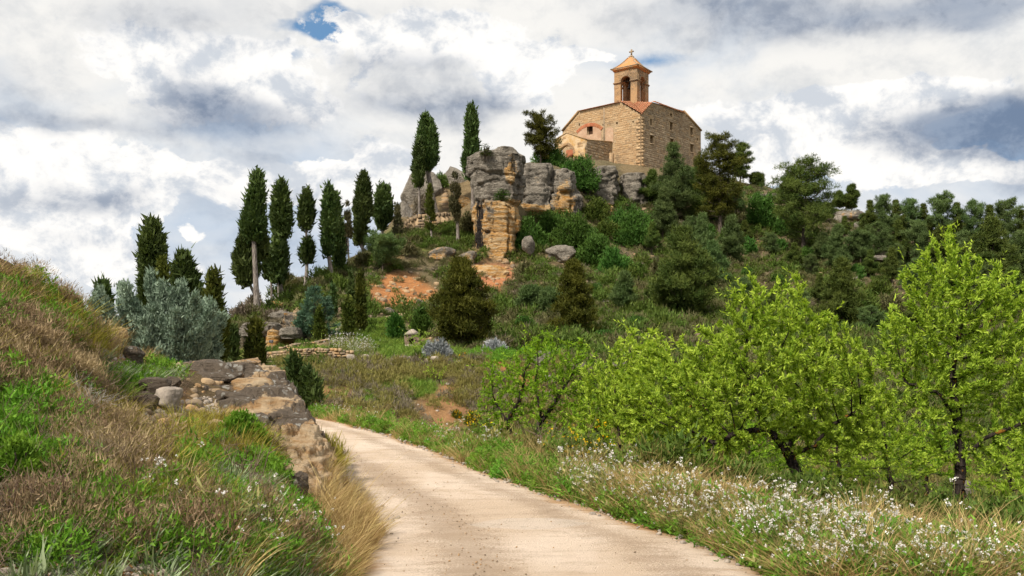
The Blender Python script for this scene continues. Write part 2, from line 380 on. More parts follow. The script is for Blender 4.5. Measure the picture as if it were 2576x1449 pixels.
M['mortar'] = pmat('mortar', lambda T: (T.mix(T.noise(pos(T), 2, 8, 0.7), (0.28, 0.19, 0.11), (0.46, 0.34, 0.21)), (T.noise(pos(T), 5, 8, .7), 0.6, 0.1)), 0.95, 0.1)
M['plaster'] = pmat('old_plaster', lambda T: (T.mix(T.step(T.noise(pos(T), 0.9, 8, 0.7), .35, .7), (0.38, 0.235, 0.15), (0.50, 0.35, 0.24)), (T.noise(pos(T), 5, 8, .7), 0.4, 0.05)), 0.92, 0.1)
M['porch'] = pmat('porch_plaster', lambda T: (T.mix(T.step(T.noise(pos(T), 0.8, 8, 0.7), .38, .64), (0.46, 0.27, 0.10), (0.55, 0.41, 0.26)), (T.noise(pos(T), 5, 8, .7), 0.5, 0.08)), 0.92, 0.1)
M['brick'] = pmat('red_brick', _stone((0.36, 0.12, 0.06), (0.46, 0.19, 0.10), amount=0.2), 0.9, 0.12)
M['tile'] = pmat('clay_tile', _stone((0.42, 0.155, 0.07), (0.52, 0.26, 0.15), dirt=(0.28, 0.16, 0.10), amount=0.4), 0.85, 0.15)
M['spire'] = pmat('spire_render', lambda T: (T.mix(T.step(T.noise(pos(T), 1.2, 7, 0.65), .42, .62), (0.52, 0.23, 0.085), (0.36, 0.24, 0.14)), (T.noise(pos(T), 5, 8, .7), 0.4, 0.05)), 0.9, 0.1)
M['dark'] = pmat('painted_opening_shade', lambda T: (T.mix(T.noise(pos(T), 3, 4), (0.03, 0.02, 0.015), (0.10, 0.05, 0.03)), None), 0.95, 0.05)  # near-black brown: shade inside openings put into the colour
M['bronze'] = pmat('bell_bronze', lambda T: (T.mix(T.noise(pos(T), 4, 4), (0.02, 0.022, 0.027), (0.06, 0.065, 0.075)), None), 0.5, 0.5)
M['black'] = pmat('black_housing', lambda T: ((0.012, 0.013, 0.018), None), 0.4, 0.4)
M['sign'] = pmat('grey_sign_board', lambda T: (T.mix(T.noise(pos(T), 8, 5), (0.035, 0.035, 0.045), (0.075, 0.075, 0.09)), None), 0.6, 0.3)
M['ink'] = pmat('sign_lettering', lambda T: ((0.25, 0.24, 0.22), None), 0.7, 0.2)
M['wood'] = pmat('post_wood', lambda T: (T.mix(T.noise(T.vec('MULTIPLY', pos(T), (8, 8, 1)), 3, 6), (0.22, 0.12, 0.06), (0.36, 0.22, 0.12)), None), 0.8, 0.2)
M['wall_stone'] = pmat('field_stone', _stone((0.20, 0.155, 0.11), (0.42, 0.29, 0.165), sc=2.0, amount=0.55), 0.93, 0.1)
M['pale_stone'] = pmat('pale_stone', lambda T: (T.mix(T.step(T.noise(pos(T), 3, 8, .7), .35, .7), (0.22, 0.19, 0.16), (0.50, 0.42, 0.34)), (T.noise(pos(T), 10, 8, .7), 0.7, 0.06)), 0.92, 0.12)
def _bark(a, b, sc=1.0, lich=None):
    def fn(T):
        P = pos(T); n = T.noise(T.vec('MULTIPLY', P, (1, 1, 0.15)), 14 * sc, 6, 0.7); m = T.noise(P, 3 * sc, 4, 0.6)
        col = T.mix(T.step(n, 0.35, 0.68), a, b)
        if lich: col = T.mix(T.math('MULTIPLY', T.step(m, 0.60, 0.66), 0.8), col, lich)
        return col, (n, 0.8, 0.06 / sc)
    return fn
M['bark_grey'] = pmat('cypress_bark', _bark((0.085, 0.07, 0.06), (0.34, 0.295, 0.255)), 0.93, 0.1)
M['bark_dark'] = pmat('pine_bark', _bark((0.035, 0.028, 0.022), (0.16, 0.125, 0.10)), 0.93, 0.1)
M['bark_almond'] = pmat('almond_bark', _bark((0.010, 0.008, 0.007), (0.055, 0.042, 0.034), 3.0, (0.22, 0.10, 0.012)), 0.93, 0.1)
M['twig'] = leafmat('dry_twigs', (0.085, 0.052, 0.036), (0.36, 0.27, 0.195), 0.0, 0.8, spec=0.1)
M['twig_grey'] = leafmat('bare_grey_twigs', (0.20, 0.175, 0.155), (0.42, 0.38, 0.345), 0.0, 0.8, spec=0.1)
M['cypress'] = leafmat('cypress_scales', (0.024, 0.046, 0.012), (0.115, 0.155, 0.048), 0.18)
M['cypress_y'] = leafmat('young_cypress_scales', (0.032, 0.050, 0.010), (0.115, 0.125, 0.022), 0.15)
M['cypress_b'] = leafmat('sparse_cypress_scales', (0.045, 0.048, 0.022), (0.115, 0.10, 0.05), 0.12)
M['blue'] = leafmat('blue_cypress_scales', (0.11, 0.17, 0.115), (0.36, 0.46, 0.34), 0.15, tint=(1, 1.1, .9))
M['bluegreen'] = leafmat('cedar_needles', (0.045, 0.10, 0.062), (0.18, 0.29, 0.19), 0.12, tint=(1, 1.1, .8))
M['pine'] = leafmat('pine_needles', (0.028, 0.055, 0.012), (0.135, 0.165, 0.036), 0.2)
M['pine_l'] = leafmat('light_pine_needles', (0.042, 0.078, 0.024), (0.15, 0.205, 0.07), 0.22)
M['pine_o'] = leafmat('olive_pine_needles', (0.026, 0.036, 0.006), (0.125, 0.125, 0.020), 0.18)
M['juniper'] = leafmat('juniper_needles', (0.022, 0.062, 0.010), (0.10, 0.19, 0.034), 0.15)
M['scrub'] = leafmat('hill_scrub', (0.050, 0.055, 0.018), (0.195, 0.18, 0.082), 0.12)
M['scrub_g'] = leafmat('green_scrub', (0.034, 0.066, 0.010), (0.13, 0.172, 0.034), 0.15)
M['heather'] = leafmat('woody_heather', (0.095, 0.060, 0.036), (0.42, 0.305, 0.18), 0.12)
M['scrub_p'] = leafmat('grey_purple_scrub', (0.10, 0.080, 0.055), (0.27, 0.225, 0.165), 0.1)
M['heath'] = leafmat('bank_heath', (0.085, 0.078, 0.022), (0.31, 0.275, 0.085), 0.14)
M['silver'] = leafmat('silver_foliage', (0.13, 0.15, 0.15), (0.42, 0.43, 0.44), 0.1, tint=(1, 1, 1))
M['almond'] = leafmat('almond_leaves', (0.085, 0.18, 0.010), (0.52, 0.65, 0.085), 0.42, 0.45, tint=(1.15, 1.2, 0.45), vary=.25)
M['almond_d'] = leafmat('deep_almond_leaves', (0.07, 0.17, 0.008), (0.30, 0.46, 0.035), 0.38, 0.45, tint=(1.15, 1.2, 0.45), vary=.25)
M['almond2'] = leafmat('pale_almond_leaves', (0.17, 0.30, 0.035), (0.40, 0.54, 0.10), 0.35, 0.5, tint=(1.1, 1.15, 0.5))
M['herb'] = leafmat('fresh_herbs', (0.045, 0.125, 0.012), (0.20, 0.36, 0.040), 0.28)
M['grass_g'] = leafmat('green_grass', (0.065, 0.125, 0.018), (0.25, 0.34, 0.065), 0.28)
M['grass_s'] = leafmat('silvery_grass', (0.12, 0.17, 0.085), (0.36, 0.42, 0.25), 0.2)
M['grass_d'] = leafmat('dry_grass', (0.24, 0.155, 0.055), (0.58, 0.43, 0.20), 0.2, tint=(1, 1, .8))
M['grass_y'] = leafmat('yellow_green_tussocks', (0.15, 0.135, 0.020), (0.40, 0.34, 0.075), 0.25)
M['stalk'] = leafmat('flower_stalks', (0.10, 0.135, 0.035), (0.34, 0.30, 0.13), 0.2)
M['petal'] = leafmat('white_petals', (0.62, 0.58, 0.52), (0.82, 0.80, 0.77), 0.25, tint=(1, 1, 1))
M['petal_y'] = leafmat('yellow_petals', (0.62, 0.36, 0.005), (0.78, 0.55, 0.01), 0.2, tint=(1, 1, .4))
# ------------------------------------------------------------------ terrain
LEFT = np.array([(-3.2, -.9), (2.0, -1.1), (6.84, -1.15), (8.46, -1.2), (10.5, -1.76), (13, -2.7), (16.2, -3.9), (19, -5.2), (22.6, -7.0), (25, -9.5), (27, -13)])
RIGHT = np.array([(-3.2, 2.1), (2.0, 2.2), (6.84, 1.95), (8.46, 1.42), (9.45, .95), (10.67, .38), (12.76, -.49), (15, -1.26), (18.1, -2.55), (20.7, -3.78), (22.4, -4.7), (25.5, -7.5), (28.5, -12.5)])
def path_edges(y):
    return np.interp(y, LEFT[:, 0], LEFT[:, 1]), np.interp(y, RIGHT[:, 0], RIGHT[:, 1])
ctrl = []
def C(px, py, d): ctrl.append(at(px, py, d))
def X(x, y, z): ctrl.append(np.array([x, y, z], float))
for y in (1.2, 2.5, 4, 6, 8, 10, 12, 14, 16.5, 19, 21.5, 24):
    l, r = path_edges(y)
    X(l, y, 0); X(r, y, 0)
# bank left of the path, nearest first
for p in [(-300, 1449, 4.0), (0, 1449, 4.6), (200, 1449, 4.8), (400, 1449, 5.1), (600, 1449, 5.5), (800, 1449, 6.1), (900, 1449, 6.6),
          (0, 1300, 5.3), (0, 1150, 6.0), (0, 1000, 7.0), (0, 850, 8.0), (0, 735, 9.0), (0, 672, 9.8), (90, 710, 10.2), (150, 755, 11), (210, 810, 12), (265, 860, 13),
          (200, 1300, 5.5), (200, 1150, 6.4), (200, 1000, 7.8), (200, 880, 9.4), (400, 1300, 5.8), (400, 1180, 6.8), (350, 1080, 8.2), (330, 1000, 9.6), (400, 930, 12.6),
          (600, 1300, 6.3), (600, 1200, 7.4), (560, 1110, 8.8), (700, 1330, 6.9), (720, 1240, 8.2), (830, 1340, 7.9), (900, 1330, 8.2), (860, 1230, 10.0),
          (560, 1010, 12), (680, 1090, 10.2), (600, 950, 14.6), (700, 1010, 14.4), (-300, 560, 11), (-600, 700, 8), (-600, 1300, 4.5)]: C(*p)
for p in [(-9, 16, 1.6), (-6.5, 17.5, .9), (-5.2, 18.5, .1), (-12, 22, .6), (-8, 24, 0), (-20, 30, -.5), (-12, 30, .2), (-30, 60, -2), (-40, 45, -2), (-28, 90, -4), (-60, 90, -6), (-45, 160, -8), (-120, 200, -10),
          (-7.5, 30, .2), (-14, 42, .3), (-9, 46, .9), (-20, 52, -.3), (-26, 75, -.5)]: X(*p)
# verge right of the path and the dip where the almonds stand
for p in [(2.6, 3, .03), (3.2, 6.6, .06), (2.7, 8.5, .06), (1.9, 10.5, .08), (1.0, 13, .06), (.2, 15.5, .02), (-1.2, 18.5, -.02), (-2.8, 21.5, -.02),
          (4.3, 7.6, -.05), (4.4, 9.6, -.35), (3.4, 12, -.4), (2.4, 15, -.45), (1.3, 18, -.5), (2.6, 10.8, -.02), (1.6, 13.4, -.05), (5.6, 10, -.5), (8, 9, -.7), (6, 15, -1.15), (8.6, 16, -1.3), (12, 12, -1.6), (4.5, 18.5, -1.0), (3.2, 22, -1.1),
          (7, 22, -1.8), (12, 22, -2.3), (16, 30, -2.3), (10, 30, -2.0), (4, 27, -1.5), (20, 18, -2.6), (30, 30, -2.5), (5, 3, -.1), (9, 3, -.6)]: X(*p)
# bank across, terrace
for p in [(770, 1032, 25), (850, 1045, 26), (1000, 1062, 27), (1150, 1078, 28), (1300, 1080, 30), (1500, 1085, 31),
          (740, 960, 31.5), (850, 970, 32), (1000, 985, 32), (1150, 990, 33), (1300, 980, 35), (1450, 990, 35),
          (690, 912, 37.5), (800, 910, 38), (930, 914, 38), (1060, 912, 38.5), (1180, 916, 38), (1250, 905, 39), (1400, 905, 40), (1600, 910, 40), (1900, 930, 40), (2300, 960, 40),
          (680, 884, 43), (800, 878, 45), (930, 886, 44), (1060, 884, 45), (1200, 888, 42), (1400, 886, 43), (1640, 886, 44), (1900, 890, 46), (2300, 900, 48), (2700, 900, 48),
          (900, 850, 52), (1000, 850, 53), (1100, 858, 52), (1300, 862, 52), (1600, 858, 53), (1900, 860, 54), (2300, 860, 54), (2700, 850, 54)]: C(*p)
# hill
for p in [(600, 882, 52), (700, 880, 52), (760, 862, 56), (850, 845, 57), (590, 815, 64), (620, 800, 66), (680, 785, 66.5), (740, 770, 68), (560, 830, 66), (540, 860, 72),
          (690, 752, 75), (730, 735, 77), (770, 720, 79), (835, 702, 83), (880, 662, 87), (930, 640, 90), (990, 598, 93), (1040, 588, 93), (1110, 590, 92), (1180, 600, 92),
          (1000, 550, 97), (1060, 545, 97), (1120, 548, 96), (1140, 500, 101), (1060, 480, 106), (1110, 452, 107), (1170, 450, 108), (990, 560, 104),
          (1100, 640, 87), (1150, 622, 89), (1230, 660, 87), (1300, 660, 87), (1000, 700, 77), (900, 740, 70), (1000, 790, 65), (900, 800, 61), (1100, 720, 76), (1100, 800, 63), (1250, 720, 78), (1250, 790, 66), (1250, 840, 57),
          (1350, 640, 89), (1350, 600, 94), (1380, 700, 79), (1400, 800, 64), (1480, 640, 90), (1550, 740, 75), (1550, 830, 58), (1560, 590, 99),
          (1400, 440, 110), (1460, 415, 117), (1560, 418, 119), (1615, 424, 124),  (1420, 400, 124), (1700, 430, 128), (1770, 435, 132),
          (1520, 548, 106.5), (1600, 562, 108.5), (1520, 425, 113.5), (1600, 432, 116.5), (1350, 572, 96), (1410, 576, 96.5), (1350, 420, 104), (1410, 428, 104.5), (1250, 520, 95.5), (1700, 560, 106), (1700, 500, 114), (1700, 640, 95), (1700, 760, 75), (1700, 840, 57),
          (1820, 470, 124), (1880, 478, 125), (1950, 480, 126), (1900, 560, 110), (1900, 640, 98), (1900, 740, 80), (1900, 830, 60),
          (2050, 520, 124), (2150, 540, 124), (2060, 600, 108), (2060, 680, 93), (2060, 780, 75), (2250, 565, 124), (2400, 590, 122), (2576, 610, 120), (2800, 620, 118),
          (2250, 660, 104), (2250, 760, 84), (2250, 830, 64), (2450, 680, 102), (2450, 780, 80), (2700, 700, 100), (2700, 800, 74)]: C(*p)
for p in [(700, 782, 82), (770, 742, 88), (840, 716, 92), (905, 672, 97), (650, 812, 76)]: C(*p)
for p in [(8, 128, 27.3), (16, 140, 27.5), (26, 140, 27), (8, 145, 27), (18, 160, 24), (0, 130, 23), (-8, 120, 15), (-20, 110, 4), (-15, 130, 10), (40, 165, 16), (60, 150, 17), (80, 150, 15), (100, 150, 12),
          (0, 170, 10), (30, 210, 0), (-40, 230, -10), (80, 220, 0), (0, 400, -10), (-300, 400, -14), (300, 400, -10), (0, 3000, -16), (-2500, 3000, -16), (2500, 3000, -16)]: X(*p)
ctrl = np.array(ctrl)
def _tc(x, y):
    y = np.maximum(y, 0.6); return np.stack([np.clip(x / y, -1.6, 1.6) * 3.0, np.log(y) * 1.35], 1)
_cp = _tc(ctrl[:, 0], ctrl[:, 1])
def _kern(A, B):
    r2 = ((A[:, None, :] - B[None]) ** 2).sum(2); return 0.5 * r2 * np.log(r2 + 1e-12)
_n = len(_cp); _A = np.zeros((_n + 3, _n + 3)); _A[:_n, :_n] = _kern(_cp, _cp) + np.eye(_n) * 2e-4
_A[:_n, _n] = 1; _A[:_n, _n + 1:] = _cp; _A[_n, :_n] = 1; _A[_n + 1:, :_n] = _cp.T
_w = np.linalg.solve(_A, np.concatenate([ctrl[:, 2], np.zeros(3)]))
def tps(x, y):
    q = _tc(x, y); out = np.empty(len(q))
    for i in range(0, len(q), 20000):
        s = q[i:i + 20000]; out[i:i + 20000] = _kern(s, _cp) @ _w[:_n] + _w[_n] + s @ _w[_n + 1:]
    return out
def height(x, y):
    x = np.asarray(x, float); y = np.asarray(y, float); z = tps(x, y)
    P = np.stack([x, y, np.zeros_like(x)], 1)
    amp = np.clip(0.004 * y, 0.02, 0.5)
    far = sstep(y, 50, 75) * sstep(y, 170, 140)
    z = z + amp * fbm(P * (0.9 / np.clip(y / 22, .35, 4.0))[:, None], 4, 3) + far * 0.55 * fbm(P * 0.16, 4, 11, ridged=True)
    l, r = path_edges(y); e = np.maximum(l - x, x - r)
    inp = sstep(e, 0.55, 0.0) * (y < 28)
    return z * (1 - inp) + (-0.012) * inp
NC, NR = 370, 380
ca = np.concatenate([np.linspace(-1.25, -.66, 28, endpoint=False), np.linspace(-.66, .66, NC), np.linspace(.66, 1.25, 29)[1:]])
ry = np.concatenate([np.geomspace(0.7, 2.6, 14, endpoint=False), np.geomspace(2.6, 175, NR), np.geomspace(175, 3500, 26)[1:]])
GA, GY = np.meshgrid(ca, ry); GX = GA * GY
GZ = height(GX.ravel(), GY.ravel()).reshape(GX.shape)
def gz(x, y):
    """ground height by lookup in the terrain grid"""
    x = np.atleast_1d(np.asarray(x, float)); y = np.atleast_1d(np.asarray(y, float))
    fi = np.interp(y, ry, np.arange(len(ry))); fj = np.interp(x / np.maximum(y, .01), ca, np.arange(len(ca)))
    i = np.clip(fi.astype(int), 0, len(ry) - 2); j = np.clip(fj.astype(int), 0, len(ca) - 2); u = fi - i; v = fj - j
    return GZ[i, j] * (1 - u) * (1 - v) + GZ[i + 1, j] * u * (1 - v) + GZ[i, j + 1] * (1 - u) * v + GZ[i + 1, j + 1] * u * v
def hits(px, py, dmin=3.0, dmax=170.0):
    """where the sight line through a point of the photograph meets the ground; nan where it meets none"""
    px = np.atleast_1d(np.asarray(px, float)); py = np.atleast_1d(np.asarray(py, float))
    j = np.clip(np.round(np.interp((px - CX) / FOC, ca, np.arange(len(ca)))).astype(int), 0, len(ca) - 1)
    rows = np.where((ry >= dmin) & (ry <= dmax))[0]; yy = ry[rows]
    out = np.full((len(px), 3), np.nan)
    for s in range(0, len(px), 4000):
        e = slice(s, s + 4000)
        g = GZ[np.ix_(rows, j[e])]; rz = EYE + (HOR - py[e])[None, :] / FOC * yy[:, None]
        below = g >= rz; k = below.argmax(0); ok = below.any(0)
        k0 = np.maximum(k - 1, 0); cols = np.arange(g.shape[1])
        a = rz[k0, cols] - g[k0, cols]; b = g[k, cols] - rz[k, cols]; t = np.where(a + b > 1e-9, a / np.maximum(a + b, 1e-9), 0); t = np.clip(t, 0, 1)
        d = yy[k0] * (1 - t) + yy[k] * t
        x = (px[e] - CX) / FOC * d
        out[e] = np.where(ok[:, None], np.stack([x, d, gz(x, d)], 1), np.nan)
    return out
def hit(px, py, dmin=3.0, dmax=170.0):
    for e in range(0, 60, 2):
        h = hits([px], [py + e], dmin, dmax)[0]
        if not np.isnan(h[0]): return h
    if np.isnan(h[0]): raise ValueError('no ground at %g %g' % (px, py))
    return h
def in_poly(px, py, poly):
    c = np.zeros(len(px), bool); n = len(poly)
    for i in range(n):
        x1, y1 = poly[i]; x2, y2 = poly[(i + 1) % n]
        if y1 == y2: continue
        m = ((y1 > py) != (y2 > py)) & (px < (x2 - x1) * (py - y1) / (y2 - y1) + x1); c ^= m
    return c
def scatter(poly, n, dmin=3.0, dmax=170.0, keep=None, power=0.0):
    """n points of ground seen inside an outline of the photograph"""
    P = np.array(poly, float); lo, hi = P.min(0), P.max(0); out = []; tot = 0; tries = 0
    while tot < n and tries < 40:
        tries += 1
        q = RNG.uniform(lo, hi, size=(max(n, 200), 2)); q = q[in_poly(q[:, 0], q[:, 1], poly)]
        if not len(q): continue
        h = hits(q[:, 0], q[:, 1], dmin, dmax); h = h[~np.isnan(h[:, 0])]
        l, r = path_edges(h[:, 1]); h = h[~((h[:, 0] > l - .05) & (h[:, 0] < r + .07) & (h[:, 1] < 27))]
        if keep is not None and len(h): h = h[keep(h)]
        out.append(h); tot += len(h)
    return np.concatenate(out)[:n] if out else np.zeros((0, 3))

# soil, turf and bare-earth colours of the ground itself, laid out over the land
def build_ground():
    V = np.stack([GX, GY, GZ], 2).reshape(-1, 3); R, Cn = GX.shape
    idx = np.arange(R * Cn).reshape(R, Cn)
    Q = np.stack([idx[:-1, :-1], idx[:-1, 1:], idx[1:, 1:], idx[1:, :-1]], 2).reshape(-1, 4)
    ppx = CX + V[:, 0] / V[:, 1] * FOC; ppy = HOR - (V[:, 2] - EYE) / V[:, 1] * FOC
    jx = fbm(V * 0.9 / np.clip(V[:, 1:2] / 10, .3, 8), 4, 5); jy = fbm(V * 0.9 / np.clip(V[:, 1:2] / 10, .3, 8), 4, 9)
    col = np.tile(np.array([0.115, 0.098, 0.052]), (len(V), 1))
    d = V[:, 1]
    def lay(mask, c): col[:] = col * (1 - mask[:, None]) + np.array(c) * mask[:, None]
    lay(sstep(d, 60, 75) * 0.8, (0.13, 0.105, 0.060))
    lay(sstep(fbm(V * 0.12, 4, 21), .05, .3) * sstep(d, 55, 70) * .6, (0.19, 0.135, 0.075))
    near = sstep(d, 22, 14)
    lay(near * .9, (0.12, 0.085, 0.045)); lay(near * sstep(fbm(V * 1.3, 4, 31), .0, .25) * .8, (0.27, 0.165, 0.075))
    def spot(px, py, rx, ry_, c, s=1.0, dlo=0, dhi=400):
        q = np.hypot((ppx - px) / rx + jx * .9, (ppy - py) / ry_ + jy * .9)
        lay(sstep(q, 1.15, .75) * s * (d > dlo) * (d < dhi), c)
    red, tan, lawn, turf = (0.37, 0.165, 0.065), (0.40, 0.25, 0.13), (0.105, 0.185, 0.022), (0.13, 0.145, 0.03)
    for a in [(1030, 735, 70, 48, red, .95), (960, 745, 40, 35, red, .8), (1080, 760, 40, 40, red, .8), (1235, 690, 70, 34, (0.40, 0.17, 0.085), 1), (1260, 720, 35, 22, red, .6), (1330, 740, 18, 10, red, .7),
              (730, 745, 25, 18, tan, .8), (1100, 1010, 60, 60, (0.36, 0.19, 0.085), .75), (1150, 1050, 55, 30, (0.34, 0.18, 0.09), .8), (1255, 915, 32, 38, red, .9), (1050, 1000, 40, 40, (0.30, 0.17, 0.08), .6), (870, 1010, 30, 50, (0.30, 0.16, 0.09), .6),
              (925, 1015, 22, 26, red, .6), (1370, 975, 30, 20, red, .5), (1090, 815, 60, 15, tan, .4), (1010, 845, 75, 10, tan, .75), (925, 822, 40, 14, tan, .5),
              (640, 760, 30, 18, tan, .5), (1190, 640, 60, 18, (0.30, 0.18, 0.09), .8), (2000, 690, 40, 25, tan, .4), (2040, 720, 60, 18, (.30, .20, .12), .5), (1900, 610, 60, 30, (.28, .2, .12), .5), (2150, 540, 60, 15, (.3, .17, .1), .6),
              (1480, 880, 40, 18, red, .4), (820, 1000, 34, 30, (0.34, 0.17, 0.08), .8), (1330, 965, 40, 26, red, .7), (1000, 640, 50, 16, tan, .6), (900, 700, 30, 26, red, .7), (1150, 760, 30, 24, red, .6), (1580, 700, 30, 20, (.28, .17, .1), .6)]: spot(*a, dlo=22)
    for a in [(950, 880, 75, 26, lawn, 1), (900, 830, 60, 22, lawn, .9), (1010, 868, 60, 14, lawn, .85), (740, 876, 70, 12, (0.12, 0.15, 0.03), .9), (620, 885, 70, 14, turf, .9), (1330, 895, 110, 14, (0.09, 0.14, 0.03), .8),
              (1050, 585, 70, 22, (0.12, 0.15, 0.03), .9), (1100, 615, 90, 22, (0.12, 0.14, 0.035), .8), (1000, 970, 70, 26, (0.12, 0.16, 0.03), .8), (960, 1000, 60, 30, (0.115, 0.14, 0.03), .7), (1520, 888, 80, 10, (.09, .14, .03), .7)]: spot(*a, dlo=22)
    for a in [(250, 1430, 260, 45, (0.33, 0.17, 0.065), .9), (480, 1440, 120, 60, (0.34, 0.18, 0.07), .8), (420, 1075, 150, 50, (0.44, 0.31, 0.17), .9), (290, 890, 70, 45, (0.36, 0.20, 0.09), .9), (580, 1030, 150, 40, (0.46, 0.33, 0.18), .8),
              (950, 1380, 120, 140, (0.28, 0.18, 0.08), .5)]: spot(*a, dhi=22)
    l, r = path_edges(d); e = np.maximum(l - V[:, 0], V[:, 0] - r)
    lay(sstep(e + jx * .25, .5, .05) * (d < 27), (0.40, 0.23, 0.105))
    me = np_mesh('ground', V, Q, np.zeros((0, 3), int), M['ground'], True, None, {'Col': np.clip(col, 0, 1)})
    tag(link('ground', me), kind='structure')
    P = np.array([[-9000, -9000, -17.], [9000, -9000, -17], [9000, 9000, -17], [-9000, 9000, -17]])
    me = np_mesh('terrain_plain', P, [[0, 1, 2, 3]], np.zeros((0, 3), int), M['ground'], False, None, {'Col': np.tile([.10, .10, .05], (4, 1))})
    tag(link('terrain_plain', me), kind='structure')
build_ground()
def build_path():
    ys = np.concatenate([np.linspace(-3, 24, 220), np.linspace(24, 26.5, 20)[1:]]); n = 26
    L, Rr = path_edges(ys); k = np.ones(5) / 5
    sm = lambda v: np.convolve(np.pad(v, 2, 'edge'), k, 'valid')
    L, Rr = sm(sm(L)), sm(sm(Rr))
    L = L + .18 * fbm(np.stack([ys * .9, ys * 0, ys * 0], 1), 4, 2) - .05; Rr = Rr + .20 * fbm(np.stack([ys * .9, ys * 0 + 9, ys * 0], 1), 4, 4)
    t = np.linspace(0, 1, n); Xg = L[:, None] * (1 - t) + Rr[:, None] * t; Yg = np.repeat(ys[:, None], n, 1)
    P = np.stack([Xg.ravel(), Yg.ravel(), np.zeros(Xg.size)], 1)
    Z = 0.022 - 0.02 * (2 * np.abs(t - .5)) ** 4; Z = np.repeat(Z[None], len(ys), 0).ravel() + .008 * fbm(P * 1.7, 4, 8)
    V = np.stack([P[:, 0], P[:, 1], Z], 1); idx = np.arange(Xg.size).reshape(Xg.shape)
    Q = np.stack([idx[:-1, :-1], idx[:-1, 1:], idx[1:, 1:], idx[1:, :-1]], 2).reshape(-1, 4)
    edge = np.repeat((np.clip(2 * np.abs(t - .5), 0, 1) ** 4)[None], len(ys), 0).ravel()
    rut = np.repeat((np.exp(-((t - .30) / .13) ** 2) + .8 * np.exp(-((t - .78) / .10) ** 2))[None], len(ys), 0).ravel(); gap = 1.1 * np.exp(-((V[:, 0] - .72 + .42 * (V[:, 1] - 10)) / .36) ** 2 - ((V[:, 1] - 10.0) / 1.3) ** 2); edge = np.maximum(edge, gap)
    tag(link('path', np_mesh('path', V, Q, np.zeros((0, 3), int), M['path'], True, None, {'edge': edge, 'rut': rut, 'repair': np.exp(-((V[:, 0] - .18 - .25 * (V[:, 1] - 8.8)) / .62) ** 2 - ((V[:, 1] - 8.8) / .34) ** 2)})), kind='structure')
build_path()

# ------------------------------------------------------------------ rocks
def cube_sphere(n):
    """points of a cube grid with shared edges, as unit cube coordinates, and quads"""
    key = {}; V = []; Q = []
    def vid(p):
        k = tuple(np.round(p, 6))
        if k not in key: key[k] = len(V); V.append(p)
        return key[k]
    t = np.linspace(-1, 1, n + 1)
    for ax in range(3):
        for s in (-1, 1):
            u, v = [k for k in range(3) if k != ax]
            for i in range(n):
                for j in range(n):
                    q = []
                    for a, b in ((i, j), (i + 1, j), (i + 1, j + 1), (i, j + 1)):
                        p = [0, 0, 0]; p[ax] = s; p[u] = t[a]; p[v] = t[b]; q.append(vid(tuple(p)))
                    flip = (s > 0) == (ax == 1)
                    Q.append(q[::-1] if flip else q)
    return np.array(V, float), np.array(Q)
_CS = {n: cube_sphere(n) for n in (3, 6, 12, 24)}
def rock_geo(half, n=12, seed=0, block=0.5, amp=0.16, freq=1.0, rz=0.0, tilt=(0, 0), strata=0.0):
    V, Q = _CS[n]; U = V / np.linalg.norm(V, axis=1, keepdims=True)
    S = U * (1 - block) + V * block / np.linalg.norm(V, axis=1, keepdims=True) ** 0.3
    half = np.asarray(half, float); P = S * half
    s = half.mean(); q = P / s * freq + seed * 3.7
    dsp = amp * .8 * fbm(q, 5, seed) + amp * .55 * fbm(q * 2.3, 4, seed + 5, ridged=True)
    R_ = np.random.default_rng(seed + 77)
    for _ in range(14):
        nv = R_.normal(size=3) * np.array([1, 1, .7]); nv /= np.linalg.norm(nv); sup = np.linalg.norm(nv * half); c = sup * R_.uniform(.62, .92)
        P = P - np.maximum(0, P @ nv - c)[:, None] * nv * .92
    if strata: dsp = dsp + strata * np.sin(P[:, 2] / s * 9 + 3 * fbm(q * .7, 2, seed + 2))
    P = P * (1 + dsp[:, None])
    cx, sx = math.cos(tilt[0]), math.sin(tilt[0]); cy, sy = math.cos(tilt[1]), math.sin(tilt[1]); cz, sz = math.cos(rz), math.sin(rz)
    Rm = np.array([[cz, -sz, 0], [sz, cz, 0], [0, 0, 1]]) @ np.array([[cy, 0, sy], [0, 1, 0], [-sy, 0, cy]]) @ np.array([[1, 0, 0], [0, cx, -sx], [0, sx, cx]])
    return P @ Rm.T, Q
def rock(name, px, py, d, w, h, label, cat='rock', n=12, seed=0, block=.5, amp=.16, mat='rock', fresh=0.0, streak=0.0, depth=None, rz=0.0, tilt=(0, 0), strata=0.0, group=None, sink=.25, fmap=None, freq=1.0, crust=.3):
    """a rock whose outline is w by h reading units about (px, py) at distance d"""
    k = d / FOC; c = at(px, py, d); half = np.array([w / 2 * k, (depth if depth else w * .8) / 2 * k, h / 2 * k])
    V, Q = rock_geo(half, n, seed, block, amp, freq, rz, tilt, strata); z0 = -half[2]
    fr = np.full(len(V), fresh) if fmap is None else fmap(V, half)
    me = np_mesh(name, V - np.array([0, 0, z0]), Q, np.zeros((0, 3), int), M[mat], False, None, {'fresh': fr, 'streak': np.full(len(V), streak), 'crust': np.full(len(V), crust)})
    return tag(link(name, me, None, c + np.array([0, 0, z0])), label, cat, group)
